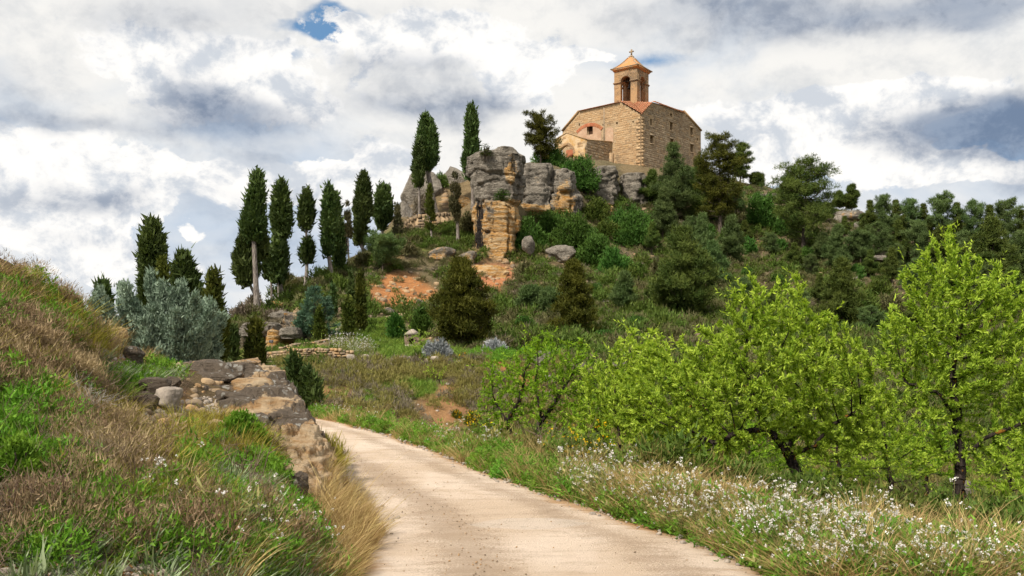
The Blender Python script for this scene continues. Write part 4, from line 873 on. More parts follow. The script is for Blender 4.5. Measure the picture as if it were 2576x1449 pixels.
# ------------------------------------------------------------------ the church
def build_church():
    O = at(1614, 425, 125); ul, ur = np.array([-.743, .669]), np.array([.669, .743]); ul /= np.linalg.norm(ul); ur = np.array([ul[1], -ul[0]])
    ch = thing('church', O, 'ruined stone hilltop church with tiled corner roof and open bell tower', 'church')
    FL, FR = Face(O, -ul), Face(O, ur)     # FL run is measured from the corner to the left as negative t
    R = random.Random(5)
    TOPL, TOPR = 9.8, 9.8
    outL = [(0, -3), (0, 7.45), (-3.45, TOPL), (-10.8, TOPL), (-13.9, 7.4), (-13.9, -3)]
    outR = [(0, -3), (15.8, -3), (15.8, 8.0), (10.8, TOPR + .2), (2.6, TOPR - .2), (0, 7.45)]
    def zr(x0, y0, x1, y1):     # box read in the enlarged view of the church -> reading units
        f = lambda x, y: ((2150 + x * .3795) * .6289, (150 + y * .3795) * .6289)
        return f(x0, y0) + f(x1, y1)
    winR = []
    for b in [(1398, 797, 1418, 830), (1188, 855, 1205, 920), (1397, 892, 1423, 982), (1612, 950, 1636, 1032), (1680, 1058, 1693, 1085), (1188, 1030, 1220, 1115), (1400, 1068, 1430, 1145), (1612, 1125, 1640, 1208)]:
        x0, y0, x1, y1 = zr(*b); t0, z1 = FR.loc(x0, y0); t1, _ = FR.loc(x1, y0); _, z0 = FR.loc(x0, y1); winR.append((t0, t1, z0, z1))
    x0, y0, x1, y1 = zr(522, 935, 585, 1030); t0, z1 = FL.loc(x0, y0); t1, _ = FL.loc(x1, y0); _, z0 = FL.loc(x0, y1)
    winL = [(t0, t1, z0, z1)]
    for b in [(435, 905, 448, 935), (685, 912, 698, 932), (827, 893, 846, 918), (1000, 882, 1015, 900)]:
        x0, y0, x1, y1 = zr(*b); t0, z1 = FL.loc(x0, y0); t1, _ = FL.loc(x1, y0); _, z0 = FL.loc(x0, y1); winL.append((t0, t1, z0, z1))
    def part(name, g, mat, **k): return link(name, g.mesh(name, M[mat], offset=O, **k), ch)
    g = Geo(); wall_geo(g, FR, outR, [rect(*w) for w in winR], .55); part('wall', g, 'mortar')
    g = Geo(); wall_geo(g, FL, [(t - .003 if t == 0 else t, z) for t, z in outL], [rect(*w) for w in winL], .55); part('wall', g, 'mortar')
    # far walls
    A = FL.pt(-13.9, 0); B = FR.pt(15.8, 0)
    FA = Face(A, -ur); FB = Face(B, ul)
    g = Geo(); wall_geo(g, FA, [(0, -3), (0, 7.3), (-4, TOPL), (-11.5, TOPL), (-15.8, 7.4), (-15.8, -3)], (), .55, o=-.003); part('wall', g, 'mortar')
    g = Geo(); wall_geo(g, FB, [(.56, -3), (13.9, -3), (13.9, 7.4), (11, TOPL), (3.5, TOPR), (.56, 8.0)], (), .55, o=-.003); part('wall', g, 'mortar')
    for F, ws in ((FR, winR), (FL, winL)):
        for t0, t1, z0, z1 in ws:
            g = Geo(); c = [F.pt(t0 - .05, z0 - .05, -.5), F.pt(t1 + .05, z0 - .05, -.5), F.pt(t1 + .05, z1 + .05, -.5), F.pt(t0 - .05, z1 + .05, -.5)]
            g.add(c, [[0, 1, 2, 3]]); w = part('window', g, 'dark')  # flat pane behind the hole, unlit interior painted dark
            if F is FR and t1 - t0 > .6:
                lb = Geo(); box_geo(lb, F.pt((t0 + t1) / 2, z1 + .10, .03), ((t1 - t0) / 2 + .18, .07, .10), np.array([F.u, F.n, [0, 0, 1]])); link('lintel', lb.mesh('lintel', M['church_stone'], offset=O), w)
                lb = Geo(); box_geo(lb, F.pt((t0 + t1) / 2, z0 - .06, .04), ((t1 - t0) / 2 + .10, .08, .06), np.array([F.u, F.n, [0, 0, 1]])); link('sill', lb.mesh('sill', M['church_stone'], offset=O), w)
    # plaster panels under the blind arches of the left wall
    def q(px, py): return FL.loc(px, py)
    p1, p2, p3 = q(1450, 331), q(1486, 310), q(1517, 322)
    ax, ay, bx, by, cx_, cy_ = *p1, *p2, *p3
    dd = 2 * (ax * (by - cy_) + bx * (cy_ - ay) + cx_ * (ay - by))
    ux = ((ax * ax + ay * ay) * (by - cy_) + (bx * bx + by * by) * (cy_ - ay) + (cx_ * cx_ + cy_ * cy_) * (ay - by)) / dd
    uy = ((ax * ax + ay * ay) * (cx_ - bx) + (bx * bx + by * by) * (ax - cx_) + (cx_ * cx_ + cy_ * cy_) * (bx - ax)) / dd
    rr = math.hypot(ax - ux, ay - uy); a1 = math.atan2(ay - uy, ax - ux); a3 = math.atan2(cy_ - uy, cx_ - ux)
    zb = q(1485, 360)[1]
    arcp = [(ux + (rr - .42) * math.cos(a), uy + (rr - .42) * math.sin(a)) for a in np.linspace(a3, a1, 16)]
    panel = [(arcp[-1][0], zb)] + [(arcp[0][0], zb)] + arcp
    g = Geo(); wall_geo(g, FL, panel, [rect(*winL[0])], .10, o=.05, back=False); part('plaster_panel', g, 'plaster')
    e0, e1 = q(1523.5, 330)[0], q(1543, 330)[0]; zt = q(1533, 318)[1]; zl = q(1533, 360)[1]
    g = Geo(); wall_geo(g, FL, arch(e0, e1, zl, zt - .5, 9, .5), (), .10, o=.05, back=False); part('plaster_panel', g, 'plaster')
    bm = [np_mesh('brick', V, Q, np.zeros((0, 3), int), M['brick']) for V, Q in STU[:5]]
    rot = Matrix(((-FL.u[0], FL.n[0], 0), (-FL.u[1], FL.n[1], 0), (0, 0, 1))).to_4x4()
    nb = 30
    for k in range(nb):
        a = a1 + (a3 - a1) * (k + .5) / nb; b = link('brick', bm[k % 5], ch); p = FL.pt(ux + (rr - .2) * math.cos(a), uy + (rr - .2) * math.sin(a), .0) - O
        b.matrix_local = Matrix.Translation(Vector(p)) @ rot @ Matrix.Rotation(a - math.pi / 2, 4, 'Y') @ Matrix.Diagonal((abs(a3 - a1) * rr / nb * .86, .10, .5, 1))
    # stones: finer squared work on the right wall, rubble on the left
    sk = [(a - .12, b + .12, c - .14, d + .22) for a, b, c, d in winR]
    lay_stones(ch, FR, courses(FR, outR, sk, (.22, .36), (.28, .66), R, .03), .028, 'church_stone', 'stone', 170, O)
    skL = [(a - .1, b + .1, c - .1, d + .1) for a, b, c, d in winL] + [(min(panel[0][0], panel[1][0]), max(panel[0][0], panel[1][0]), zb, uy + rr), (e0, e1, zl, zt), (-13.9, q(1541, 380)[0] - .0, -3, q(1541, 362)[1])]
    lay_stones(ch, FL, courses(FL, outL, skL, (.22, .36), (.3, .8), R, .02), .018, 'church_rubble', 'stone', 120, O)
    # quoins, plinth string, copings
    z = -.2; k = 0
    while z < 7.2:
        h = R.uniform(.42, .55)
        for F, w, sg in ((FR, .75 if k % 2 else .42, 1), (FL, .42 if k % 2 else .75, -1)):
            g = Geo(); box_geo(g, F.pt(sg * (w / 2 + (.0 if sg > 0 else .16)), z + h / 2, .0), (w / 2 - (.0 if sg > 0 else .05), .045 if sg > 0 else .035, h / 2 - .02), np.array([F.u, F.n, [0, 0, 1]]), R.random()); part('quoin', g, 'church_rubble')
        z += h; k += 1
    g = Geo(); box_geo(g, FR.pt(7.7, .15, .06), (7.75, .16, .09), np.array([FR.u, FR.n, [0, 0, 1]])); part('plinth_moulding', g, 'church_stone'); g = Geo(); box_geo(g, FL.pt(-3.4, .16, .06), (3.2, .15, .09), np.array([FL.u, FL.n, [0, 0, 1]])); part('plinth_moulding', g, 'church_stone')
    g = Geo(); x = FL.pt(-4.9, 4.6, .05); box_geo(g, FL.pt(-6.3, 5.2, .02), (.09, .10, 4.4), np.array([FL.u, FL.n, [0, 0, 1]])); part('wall_joint', g, 'church_stone')
    g = Geo()
    def bar(F, a, b, w=.16, h=.10):
        p, e = F.pt(*a, -.12), F.pt(*b, -.12); d = e - p; L = np.linalg.norm(d); d /= L; up = np.cross(F.n, d); up *= np.sign(up[2])
        box_geo(g, (p + e) / 2 + up * h * .8, (L / 2, .32, h), np.array([d, F.n, up]), R.random())
    bar(FL, outL[3], outL[4]); part('coping', g, 'church_rubble'); g = Geo(); bar(FR, outR[2], outR[3]); part('coping', g, 'church_rubble')
    # roof: low eight sided pyramid under the tower, tiled towards the near corner
    ctr = O + np.array([*(ul * 6.9 + ur * 7.6), 0]); apex = ctr + np.array([0, 0, 12.0])
    ring = [FR.pt(0, 7.5, .12) + (FL.n) * .12, FR.pt(2.6, TOPR - .14, .10), FR.pt(10.8, TOPR + .26, .1), B + np.array([0, 0, 8.1]), FB.pt(3.5, TOPR + .05), FB.pt(11, TOPL + .05), FB.pt(13.9, 7.5), FA.pt(-11.5, TOPL + .05), FA.pt(-4, TOPL + .05), A + np.array([0, 0, 7.4]), FL.pt(-10.8, TOPL + .05, .1), FL.pt(-3.45, TOPL + .05, .1)]
    g = Geo(); g.add(np.vstack([ring, apex[None]]), None, [[i, (i + 1) % 12, 12] for i in range(12)]); rf = part('roof', g, 'tile')
    g = Geo(); tg = np.linspace(0, math.pi, 5)
    def tiles(poly3, down, sp=.23, ln=.42):
        P = np.array(poly3); nrm = np.cross(P[1] - P[0], P[2] - P[0]); nrm /= np.linalg.norm(nrm); nrm *= np.sign(nrm[2])
        dn = down - nrm * (down @ nrm); dn /= np.linalg.norm(dn); ac = np.cross(nrm, dn)
        L2 = [((p - P[0]) @ ac, (p - P[0]) @ dn) for p in P]; A2 = np.array(L2)
        u = A2[:, 0].min()
        while u < A2[:, 0].max():
            v = A2[:, 1].min()
            while v < A2[:, 1].max():
                if inside(u, v, L2):
                    c = P[0] + ac * u + dn * v + nrm * (.02 + R.uniform(0, .03)); w = sp * .46
                    arc0 = [c + ac * w * math.cos(a) + nrm * w * .9 * math.sin(a) for a in tg]; arc1 = [c + dn * ln * 1.1 + ac * w * .86 * math.cos(a) + nrm * (w * .75 * math.sin(a) + .05) for a in tg]
                    g.add(arc0 + arc1, [[i, i + 1, i + 6, i + 5] for i in range(4)], rnd=R.random())
                v += ln
            u += sp
    cdir = ring[0] - apex
    tiles([ring[0], ring[1], apex], cdir); tiles([ring[0], apex, ring[11]], cdir)
    for F, a, b in ((FL, -10.8, -3.45), (FR, 2.6, 10.8)):
        i0 = F.pt(a, TOPL - .10, .24); i1 = F.pt(b, TOPL - .10, .24); i2 = F.pt(b, TOPL + .14, -.5); i3 = F.pt(a, TOPL + .14, -.5)
        tiles([i0, i1, i2, i3], F.n + np.array([0, 0, -.2]))
    tag(link('roof_tiles', g.mesh('roof_tiles', M['tile'], offset=O), rf), kind='stuff')
    # bell tower
    th = math.radians(34.8); tl = np.array([-math.cos(th), math.sin(th)]); tr = np.array([tl[1], -tl[0]]); W = 3.76; tz = 11.0
    tc = np.array([*(O + np.array([*(ul * 6.9 + ur * 7.6), 0]))[:2]]); c0 = tc - tl * W / 2 - tr * W / 2
    base = np.array([c0[0], c0[1], O[2] + tz])
    tw = link('bell_tower', None, ch, base - O)
    H, ZS, HW = 16.45 - tz, 14.55 - tz, .82
    Fs = [Face(base, -tl), Face(base, tr), None, None]
    Fs[2] = Face(base + np.array([*(tl * W), 0]), -tr); Fs[3] = Face(base + np.array([*(tr * W), 0]), tl)
    def arch_wall(t0, t1):
        c = (t0 + t1) / 2
        return [(t0, 0), (c - HW, 0)] + [(c + HW * math.cos(a), ZS + HW * math.sin(a)) for a in np.linspace(math.pi, 0, 14)] + [(c + HW, 0), (t1, 0), (t1, H), (t0, H)]
    spans = [(-W, 0), (.6, W - .6), (-W + .6, -.6), (0, W)]
    tm = [np_mesh('ashlar_block', V, Q, np.zeros((0, 3), int), M['tower_stone']) for V, Q in STU]
    for F, sp in zip(Fs, spans):
        g = Geo(); wall_geo(g, F, arch_wall(*sp), (), .58); link('tower_wall', g.mesh('tower_wall', M['tower_stone'], offset=base), tw)
    for F, sp in zip(Fs[:2], ((-W, 0), (0, W))):
        c = (sp[0] + sp[1]) / 2
        st = courses(F, [(sp[0], 0), (sp[1], 0), (sp[1], H), (sp[0], H)], [(c - HW - .1, c + HW + .1, 0, ZS + .1), (c - HW * .8, c + HW * .8, ZS, ZS + HW + .12), (sp[0], sp[1], ZS - .05, ZS + .12)], (.40, .52), (.5, .9), R, .035)
        lay_stones(tw, F, st, .035, 'tower_stone', 'ashlar_block', 300, base, meshes=tm)
        for k in range(11):
            a = math.pi * (k + .5) / 11; b = link('arch_stone', tm[k % 10], tw); p = F.pt(c + (HW + .15) * math.cos(a), ZS + (HW + .15) * math.sin(a)) - base
            b.matrix_local = Matrix.Translation(Vector(p)) @ Matrix(((-F.u[0], F.n[0], 0), (-F.u[1], F.n[1], 0), (0, 0, 1))).to_4x4() @ Matrix.Rotation(a - math.pi / 2, 4, 'Y') @ Matrix.Diagonal((math.pi * HW / 11 * .95, .05, .28, 1))
    for F, sp in zip(Fs, ((-W, 0), (0, W), (-W, 0), (0, W))):
        c = (sp[0] + sp[1]) / 2
        for a, b in ((sp[0] - .12, c - HW + .10), (c + HW - .10, sp[1] + .12)):
            g = Geo(); box_geo(g, F.pt((a + b) / 2, ZS + .02, .02), ((b - a) / 2, .12, .07), np.array([F.u, F.n, [0, 0, 1]])); box_geo(g, F.pt((a + b) / 2, ZS - .11, .0), ((b - a) / 2 - .05, .08, .05), np.array([F.u, F.n, [0, 0, 1]]))
            link('impost', g.mesh('impost', M['tower_stone'], offset=base), tw)
    # cornice and curved spire roof
    cc = base + np.array([*(tl * W / 2 + tr * W / 2), 0]); a3 = np.array([*tr, 0.]); b3 = np.array([*tl, 0.])
    def sq(half, z): return [cc + a3 * half * sx + b3 * half * sy + np.array([0, 0, z]) for sx, sy in ((-1, -1), (1, -1), (1, 1), (-1, 1))]
    def stackgeo(levels):
        g = Geo(); V = np.array([p for h, z in levels for p in sq(h, z)]); n = len(levels)
        Q = [[4 * i + k, 4 * i + (k + 1) % 4, 4 * i + 4 + (k + 1) % 4, 4 * i + 4 + k] for i in range(n - 1) for k in range(4)] + [[3, 2, 1, 0], [4 * n - 4, 4 * n - 3, 4 * n - 2, 4 * n - 1]]
        return g.add(V, Q)
    link('cornice', stackgeo([(W / 2 - .1, H - .25), (W / 2 + .10, H - .2), (W / 2 + .16, H - .05), (W / 2 + .36, H + .12)]).mesh('cornice', M['spire'], offset=base), tw)
    link('eave', stackgeo([(W / 2 + .38, H + .121), (W / 2 + .44, H + .14), (W / 2 + .44, H + .26), (W / 2 + .20, H + .34)]).mesh('eave', M['church_stone'], offset=base), tw)
    link('spire_roof', stackgeo([(W / 2 + .16, H + .341), (1.66, H + .56), (1.22, H + .98), (.80, H + 1.48), (.40, H + 2.0), (.28, H + 2.15)]).mesh('spire_roof', M['spire'], offset=base), tw)
    for sx, sy in ((-1, -1), (1, -1), (1, 1), (-1, 1)):
        g = Geo(); lv = [(1.98, H + .36), (1.66, H + .58), (1.22, H + 1.0), (.80, H + 1.5), (.40, H + 2.04)]
        P = [cc + a3 * h * sx + b3 * h * sy + np.array([0, 0, z]) for h, z in lv]; tube(g, P, .085, 6); link('hip_ridge', g.mesh('hip_ridge', M['church_stone'], offset=base), tw)
    g = stackgeo([(.30, H + 2.151), (.34, H + 2.23), (.22, H + 2.35), (.15, H + 2.45)])
    Fc = np.array([a3, b3, [0, 0, 1.]]); Fc = np.array([b3, a3, [0, 0, 1.]])
    box_geo(g, cc + np.array([0, 0, H + 2.9]), (.09, .09, .46), Fc); box_geo(g, cc + np.array([0, 0, H + 3.02]), (.36, .085, .085), Fc)
    link('cross', g.mesh('cross', M['church_stone'], offset=base), tw)
    g = Geo(); prof = [(.05, 1.15), (.22, 1.12), (.34, .95), (.40, .6), (.48, .3), (.62, .08), (.66, 0), (.60, .0)]; n = 20; ang = np.arange(n) * 2 * math.pi / n
    bc = cc + np.array([0, 0, ZS - .55]) - b3 * 0
    V = np.array([[bc[0] + r * math.cos(a), bc[1] + r * math.sin(a), bc[2] + z] for r, z in prof for a in ang])
    g.add(V, [[i * n + k, i * n + (k + 1) % n, (i + 1) * n + (k + 1) % n, (i + 1) * n + k] for i in range(len(prof) - 1) for k in range(n)])
    box_geo(g, cc + np.array([0, 0, ZS + .72]), (.75, .16, .16), Fc)
    box_geo(g, cc + np.array([0, 0, ZS + .73]), (1.6, .06, .06), Fc)
    link('bell', g.mesh('bell', M['bronze'], offset=base, smooth=False), tw)
    g = Geo(); box_geo(g, cc - b3 * .2 + np.array([0, 0, ZS / 2 - .6]), (.05, .05, ZS / 2 + .3)); link('bell_post', g.mesh('bell_post', M['wood'], offset=base), tw)
    # porch
    PO = at(1471, 404, 123.6); FP = Face(PO, -ul); FS = Face(PO, ur)
    po = link('porch', None, ch, PO - O)
    oc = [(0, -2.5), (0, 2.9), (-3.1, 4.25), (-5.3, 3.55), (-5.3, -2.5)]
    g = Geo(); wall_geo(g, FP, [(0, -2.5)] + [(0, 2.9), (-3.1, 4.25), (-5.3, 3.55), (-5.3, -2.5), (-4.6, -2.5), (-4.6, 1.25)] + [(-3.3 + 1.3 * math.cos(a), 1.25 + 1.3 * math.sin(a)) for a in np.linspace(math.pi, 0, 14)][1:-1] + [(-2.0, 1.25), (-2.0, -2.5)], (), .5)
    link('front_wall', g.mesh('front_wall', M['porch'], offset=PO), po)
    g = Geo(); wall_geo(g, FS, [(.52, -2.5), (6.3, -2.5), (6.3, 3.55), (.52, 2.9)], (), .5, o=-.004); link('side_wall', g.mesh('side_wall', M['mortar'], offset=PO), po)
    lay_stones(po, FS, courses(FS, [(.0, -1.0), (6.3, -1.0), (6.3, 3.5), (.0, 2.85)], [], (.26, .40), (.35, .8), R, .035), .05, 'church_stone', 'stone', 60, PO)
    lay_stones(po, FP, [s for s in courses(FP, oc, [(-4.9, -1.7, -3, 3.1)], (.3, .42), (.4, .9), R, .04) if R.random() < .55], .03, 'church_rubble', 'stone', 40, PO)
    for k in range(17):
        a = math.pi * (k + .5) / 17; b = link('arch_stone', tm[k % 10], po); p = FP.pt(-3.3 + 1.48 * math.cos(a), 1.25 + 1.48 * math.sin(a)) - PO
        b.matrix_local = Matrix.Translation(Vector(p)) @ Matrix(((-FP.u[0], FP.n[0], 0), (-FP.u[1], FP.n[1], 0), (0, 0, 1))).to_4x4() @ Matrix.Rotation(a - math.pi / 2, 4, 'Y') @ Matrix.Diagonal((math.pi * 1.48 / 17 * .92, .05, .34, 1))
    F2 = Face(PO + np.array([*(ur * 2.6), 0]), -ul)
    g = Geo(); wall_geo(g, F2, [(-.55, -2.5), (-.55, 2.6), (-5.3, 2.6), (-5.3, -2.5), (-4.5, -2.5), (-4.5, 1.0)] + [(-3.3 + 1.2 * math.cos(a), 1.0 + 1.1 * math.sin(a)) for a in np.linspace(math.pi, 0, 14)][1:-1] + [(-2.1, 1.0), (-2.1, -2.5)], (), .6); link('inner_arch', g.mesh('inner_arch', M['brick'], offset=PO), po)
    g = Geo(); p0, p1 = FS.pt(.5, 2.95, -.25), FS.pt(6.3, 3.6, -.25); d = unit(p1 - p0); up = np.cross(d, FS.n); up *= np.sign(up[2]); box_geo(g, (p0 + p1) / 2, (np.linalg.norm(p1 - p0) / 2, .33, .07), np.array([d, FS.n, up]))
    for a, b in ((oc[1], oc[2]), (oc[2], oc[3])):
        p0, p1 = FP.pt(*a, -.25), FP.pt(*b, -.25); d = unit(p1 - p0); up = np.cross(d, FP.n); up *= np.sign(up[2]); box_geo(g, (p0 + p1) / 2 + up * .06, (np.linalg.norm(p1 - p0) / 2, .32, .06), np.array([d, FP.n, up]))
    link('coping', g.mesh('coping', M['church_rubble'], offset=PO), po)
    # buttress stub where the porch meets the wall
    g = Geo(); box_geo(g, FL.pt(-5.0, .6, .35), (.35, .38, 2.2), np.array([FL.u, FL.n, [0, 0, 1]])); part('buttress', g, 'church_stone')
build_church()

# ------------------------------------------------------------------ dry stone walls, steps, small masonry
WST = [np_mesh('stone', V, Q, np.zeros((0, 3), int), M['wall_stone']) for V, Q in STU]
def stone_wall(name, label, line, hs, ws, keep=300):
    """line: (foot point, height) along the wall; stones laid on the side facing the viewer with a core behind"""
    org = line[0][0]; w = tag(thing(name, org, label, 'stone wall'), kind='thing'); R = random.Random(len(name) * 7 + 3); g = Geo()
    for (p0, h0), (p1, h1) in zip(line[:-1], line[1:]):
        u = (p1 - p0)[:2]; L = np.linalg.norm(u); F = Face(p0, u); 
        if F.n[1] > 0: F.n = -F.n
        dz = p1[2] - p0[2]
        out = [(0, -.15), (L, dz - .15), (L, dz + h1), (0, h0)]
        f = [F.pt(t, z, .0) for t, z in out]; b = [F.pt(t, z, -.35) for t, z in out]
        g.add(np.array(f + b) - org, [[0, 1, 2, 3], [3, 2, 6, 7], [0, 3, 7, 4], [1, 5, 6, 2], [4, 7, 6, 5]])
        for t, z, ww, hh in courses(F, [(a, b_ + (.02 if k > 1 else 0)) for k, (a, b_) in enumerate(out)], [], hs, ws, R, .012):
            s = link('stone', R.choice(WST), w); p = F.pt(t, z, -.03) - org
            s.matrix_local = Matrix.Translation(Vector(p)) @ Matrix(((-F.u[0], F.n[0], 0), (-F.u[1], F.n[1], 0), (0, 0, 1))).to_4x4() @ Matrix.Rotation(R.uniform(-.08, .08), 4, 'Y') @ Matrix.Diagonal((ww, R.uniform(.08, .15), hh, 1))
        t = 0
        while t < L:           # coping stones set on edge
            ww = R.uniform(ws[0] * .7, ws[1] * .8); zz = h0 + (dz + h1 - h0) * t / L; hh = hs[1] * R.uniform(.9, 1.3)
            s = link('stone', R.choice(WST), w); p = F.pt(t + ww / 2, zz + hh * .35, -.22) - org
            s.matrix_local = Matrix.Translation(Vector(p)) @ Matrix(((-F.u[0], F.n[0], 0), (-F.u[1], F.n[1], 0), (0, 0, 1))).to_4x4() @ Matrix.Rotation(R.uniform(-.2, .2), 4, 'Y') @ Matrix.Diagonal((ww * .95, R.uniform(.2, .3), hh, 1)); t += ww
    link('core', g.mesh('core', M['mortar']), w)
    return w
def foot(px, py, dmin=20): return hit(px, py, dmin)
stone_wall('terrace_wall', 'low dry stone wall along the terrace below the stone steps',
           [(foot(px, py), (py - top) / FOC * foot(px, py)[1]) for px, py, top in [(667, 909, 893), (705, 910, 890), (735, 910, 884), (790, 910, 883), (840, 911, 884), (882, 912, 890)]], (.07, .13), (.12, .27))
stone_wall('retaining_wall', 'curved rough stone retaining wall below the upper steps and boulder',
           [(foot(px, py, 80), (py - top) / FOC * foot(px, py, 80)[1]) for px, py, top in [(997, 590, 580), (1018, 588, 565), (1045, 585, 549), (1080, 580, 545), (1110, 572, 543), (1133, 566, 541)]], (.22, .36), (.28, .6))
stone_wall('low_wall', 'long low stone edging rising left of the dark blue-green tree towards the steps',
           [(foot(px, py, 42), .14) for px, py in [(700, 890), (740, 880), (790, 872), (822, 862)]], (.06, .10), (.15, .35))
def stairs(name, label, rows, mat='pale_stone'):
    p0 = foot(rows[0][0], rows[0][1], 40); st = thing(name, p0, label, 'stairs'); R = random.Random(4); last = None
    for px, py, wpx in rows:
        q = foot(px, py, 40); z = q[2] + .08; hw = wpx / FOC * q[1] / 2
        if last is not None: z = max(z, last + .10)
        last = z
        V, Q = rock_geo((hw, .28, .14), 3, R.randrange(900), .92, .05, rz=R.uniform(-.06, .06))
        s = np_mesh('step', V, Q, np.zeros((0, 3), int), M[mat]); link('step', s, st, np.array([q[0], q[1] + .1, z - .12]) - p0)
stairs('stone_stairs', 'stone steps climbing between the slender cypresses and the blue-green tree', [(846 + 24 * (k / 13) ** 1.3, 864 - k * 4.6, 56 - k * 1.9) for k in range(14)])
stairs('stone_stairs', 'upper flight of stone steps between the boulders left of the pinnacle', [(1120 - k * .4, 528 - k * 3.7, 40 - k * .9) for k in range(14)], 'wall_stone')
def block(name, px, py, w, h, label, cat, d=None, seed=0, mat='pale_stone', rz=0.0, n=6, blk=.9, amp=.05):
    q = foot(px, py + h / 2); dd = q[1] if d is None else d
    return rock(name, px, py, dd + .1, w, h, label, cat, n, seed, blk, amp, mat=mat, rz=rz, depth=w * .6)
block('stone_block', 886, 902, 32, 22, 'weathered grey carved block, left of the pair on the terrace edge', 'stone block', seed=1)
block('stone_block', 919, 902, 36, 22, 'longer weathered grey carved block, right of the pair on the terrace edge', 'stone block', seed=2)
for i, (px, py, w, h, rz, l) in enumerate([(962, 909, 48, 8, 0, 'long thin pale kerb stone right of the carved blocks'), (996, 906, 22, 12, .3, 'small tan stone left in the row on the terrace edge'), (1013, 903, 28, 18, .2, 'tan stone left of the pair leaning together in the row'), (1032, 903, 24, 18, -.2, 'tan stone right of the pair leaning together in the row'),
                                          (1095, 904, 24, 22, .5, 'pointed tan stone between the silver shrubs'), (1070, 908, 14, 14, .2, 'small pale stone beside the dark little shrub'), (1115, 911, 26, 10, .1, 'flat stone at the foot of the silver shrub'), (1157, 911, 28, 8, 0, 'squared flat stone right of the silver shrub'),
                                          (810, 912, 20, 9, .3, 'white stone in front of the terrace wall'), (765, 903, 62, 14, 0, 'dark flat-topped boulder against the terrace wall'), (705, 913, 40, 8, 0, 'flat pale slab at the foot of the terrace wall')]):
    block('stone', px, py, w, h, l, 'stone', seed=10 + i, rz=rz, blk=.75, amp=.12, mat='rock' if i == 9 else 'pale_stone')
def build_shrine():
    q = foot(1040, 872, 45); d = q[1]; k = d / FOC; w = 38 * k; h = 34 * k
    sh = thing('stone_shrine', q, 'little stone shrine with arched niche and slab roof, half behind the pale green sapling', 'shrine'); org = q
    F = Face(q + np.array([-w * .55, 0, -.05]), (1.0, .18)); g = Geo(); c = w * .42
    wall_geo(g, F, [(0, 0), (w, 0), (w, h), (0, h)], [arch(c - w * .16, c + w * .16, h * .25, h * .55, 8)], .7); link('walls', g.mesh('walls', M['wall_stone'], offset=org), sh)
    g = Geo(); b = [F.pt(-.05, h * .98, .08), F.pt(w + .05, h * .98, .08), F.pt(w + .05, h * .98, -.8), F.pt(-.05, h * .98, -.8)]; ap = [F.pt(w * .4, h * 1.38, -.36), F.pt(w * .6, h * 1.38, -.36)]
    g.add(b + ap, [[0, 1, 5, 4], [2, 3, 4, 5], [3, 2, 1, 0]], [[1, 2, 5], [3, 0, 4]]); link('roof', g.mesh('roof', M['pale_stone'], offset=org), sh)
    g = Geo(); g.add([F.pt(c - w * .3, 0, -.3), F.pt(c + w * .3, 0, -.3), F.pt(c + w * .3, h, -.3), F.pt(c - w * .3, h, -.3)], [[0, 1, 2, 3]]); link('niche', g.mesh('niche', M['dark'], offset=org), sh)  # dark sheet across the niche, its shade put into the colour
    R = random.Random(3)
    for kx in range(9):
        a = math.pi * (kx + .5) / 9; s = link('arch_stone', WST[kx], sh); p = F.pt(c + w * .23 * math.cos(a), h * .55 + w * .23 * math.sin(a), 0) - org
        s.matrix_local = Matrix.Translation(Vector(p)) @ Matrix(((-F.u[0], F.n[0], 0), (-F.u[1], F.n[1], 0), (0, 0, 1))).to_4x4() @ Matrix.Rotation(a - math.pi / 2, 4, 'Y') @ Matrix.Diagonal((w * .08, .04, w * .15, 1))
    for t, z, ww, hh in courses(F, [(0, 0), (w, 0), (w, h), (0, h)], [(c - w * .3, c + w * .3, 0, h * .9)], (.09, .14), (.12, .22), R, .012):
        s = link('stone', R.choice(WST), sh); s.matrix_local = Matrix.Translation(Vector(F.pt(t, z, 0) - org)) @ Matrix(((-F.u[0], F.n[0], 0), (-F.u[1], F.n[1], 0), (0, 0, 1))).to_4x4() @ Matrix.Diagonal((ww, .04, hh, 1))
    g = Geo(); box_geo(g, F.pt(w * .38, .05, .22), (w * .42, .2, .1), np.array([F.u, F.n, [0, 0, 1]])); link('base_step', g.mesh('base_step', M['pale_stone'], offset=org), sh)
build_shrine()
def build_sign():
    q = foot(684, 888, 40); k = q[1] / FOC; s = thing('sign', q, 'small dark sign board on a wooden post before the cave', 'sign')
    g = Geo(); box_geo(g, (0, 0, 14 * k), (.022, .022, 14 * k + .05)); link('post', g.mesh('post', M['wood']), s)
    g = Geo(); box_geo(g, (-.02, -.034, 29.5 * k), (5.2 * k, .012, 3.9 * k)); b = link('board', g.mesh('board', M['sign']), s)
    g = Geo(); R = random.Random(1)
    for row, n in ((1, 7), (0, 3), (-1, 8)):
        for i in range(n): box_geo(g, (-.02 + (i - (n - 1) / 2) * 1.05 * k, -.0485, 29.5 * k + row * 2.2 * k), (.36 * k, .002, .62 * k * R.uniform(.8, 1)))
    link('lettering', g.mesh('lettering', M['ink']), b)
build_sign()
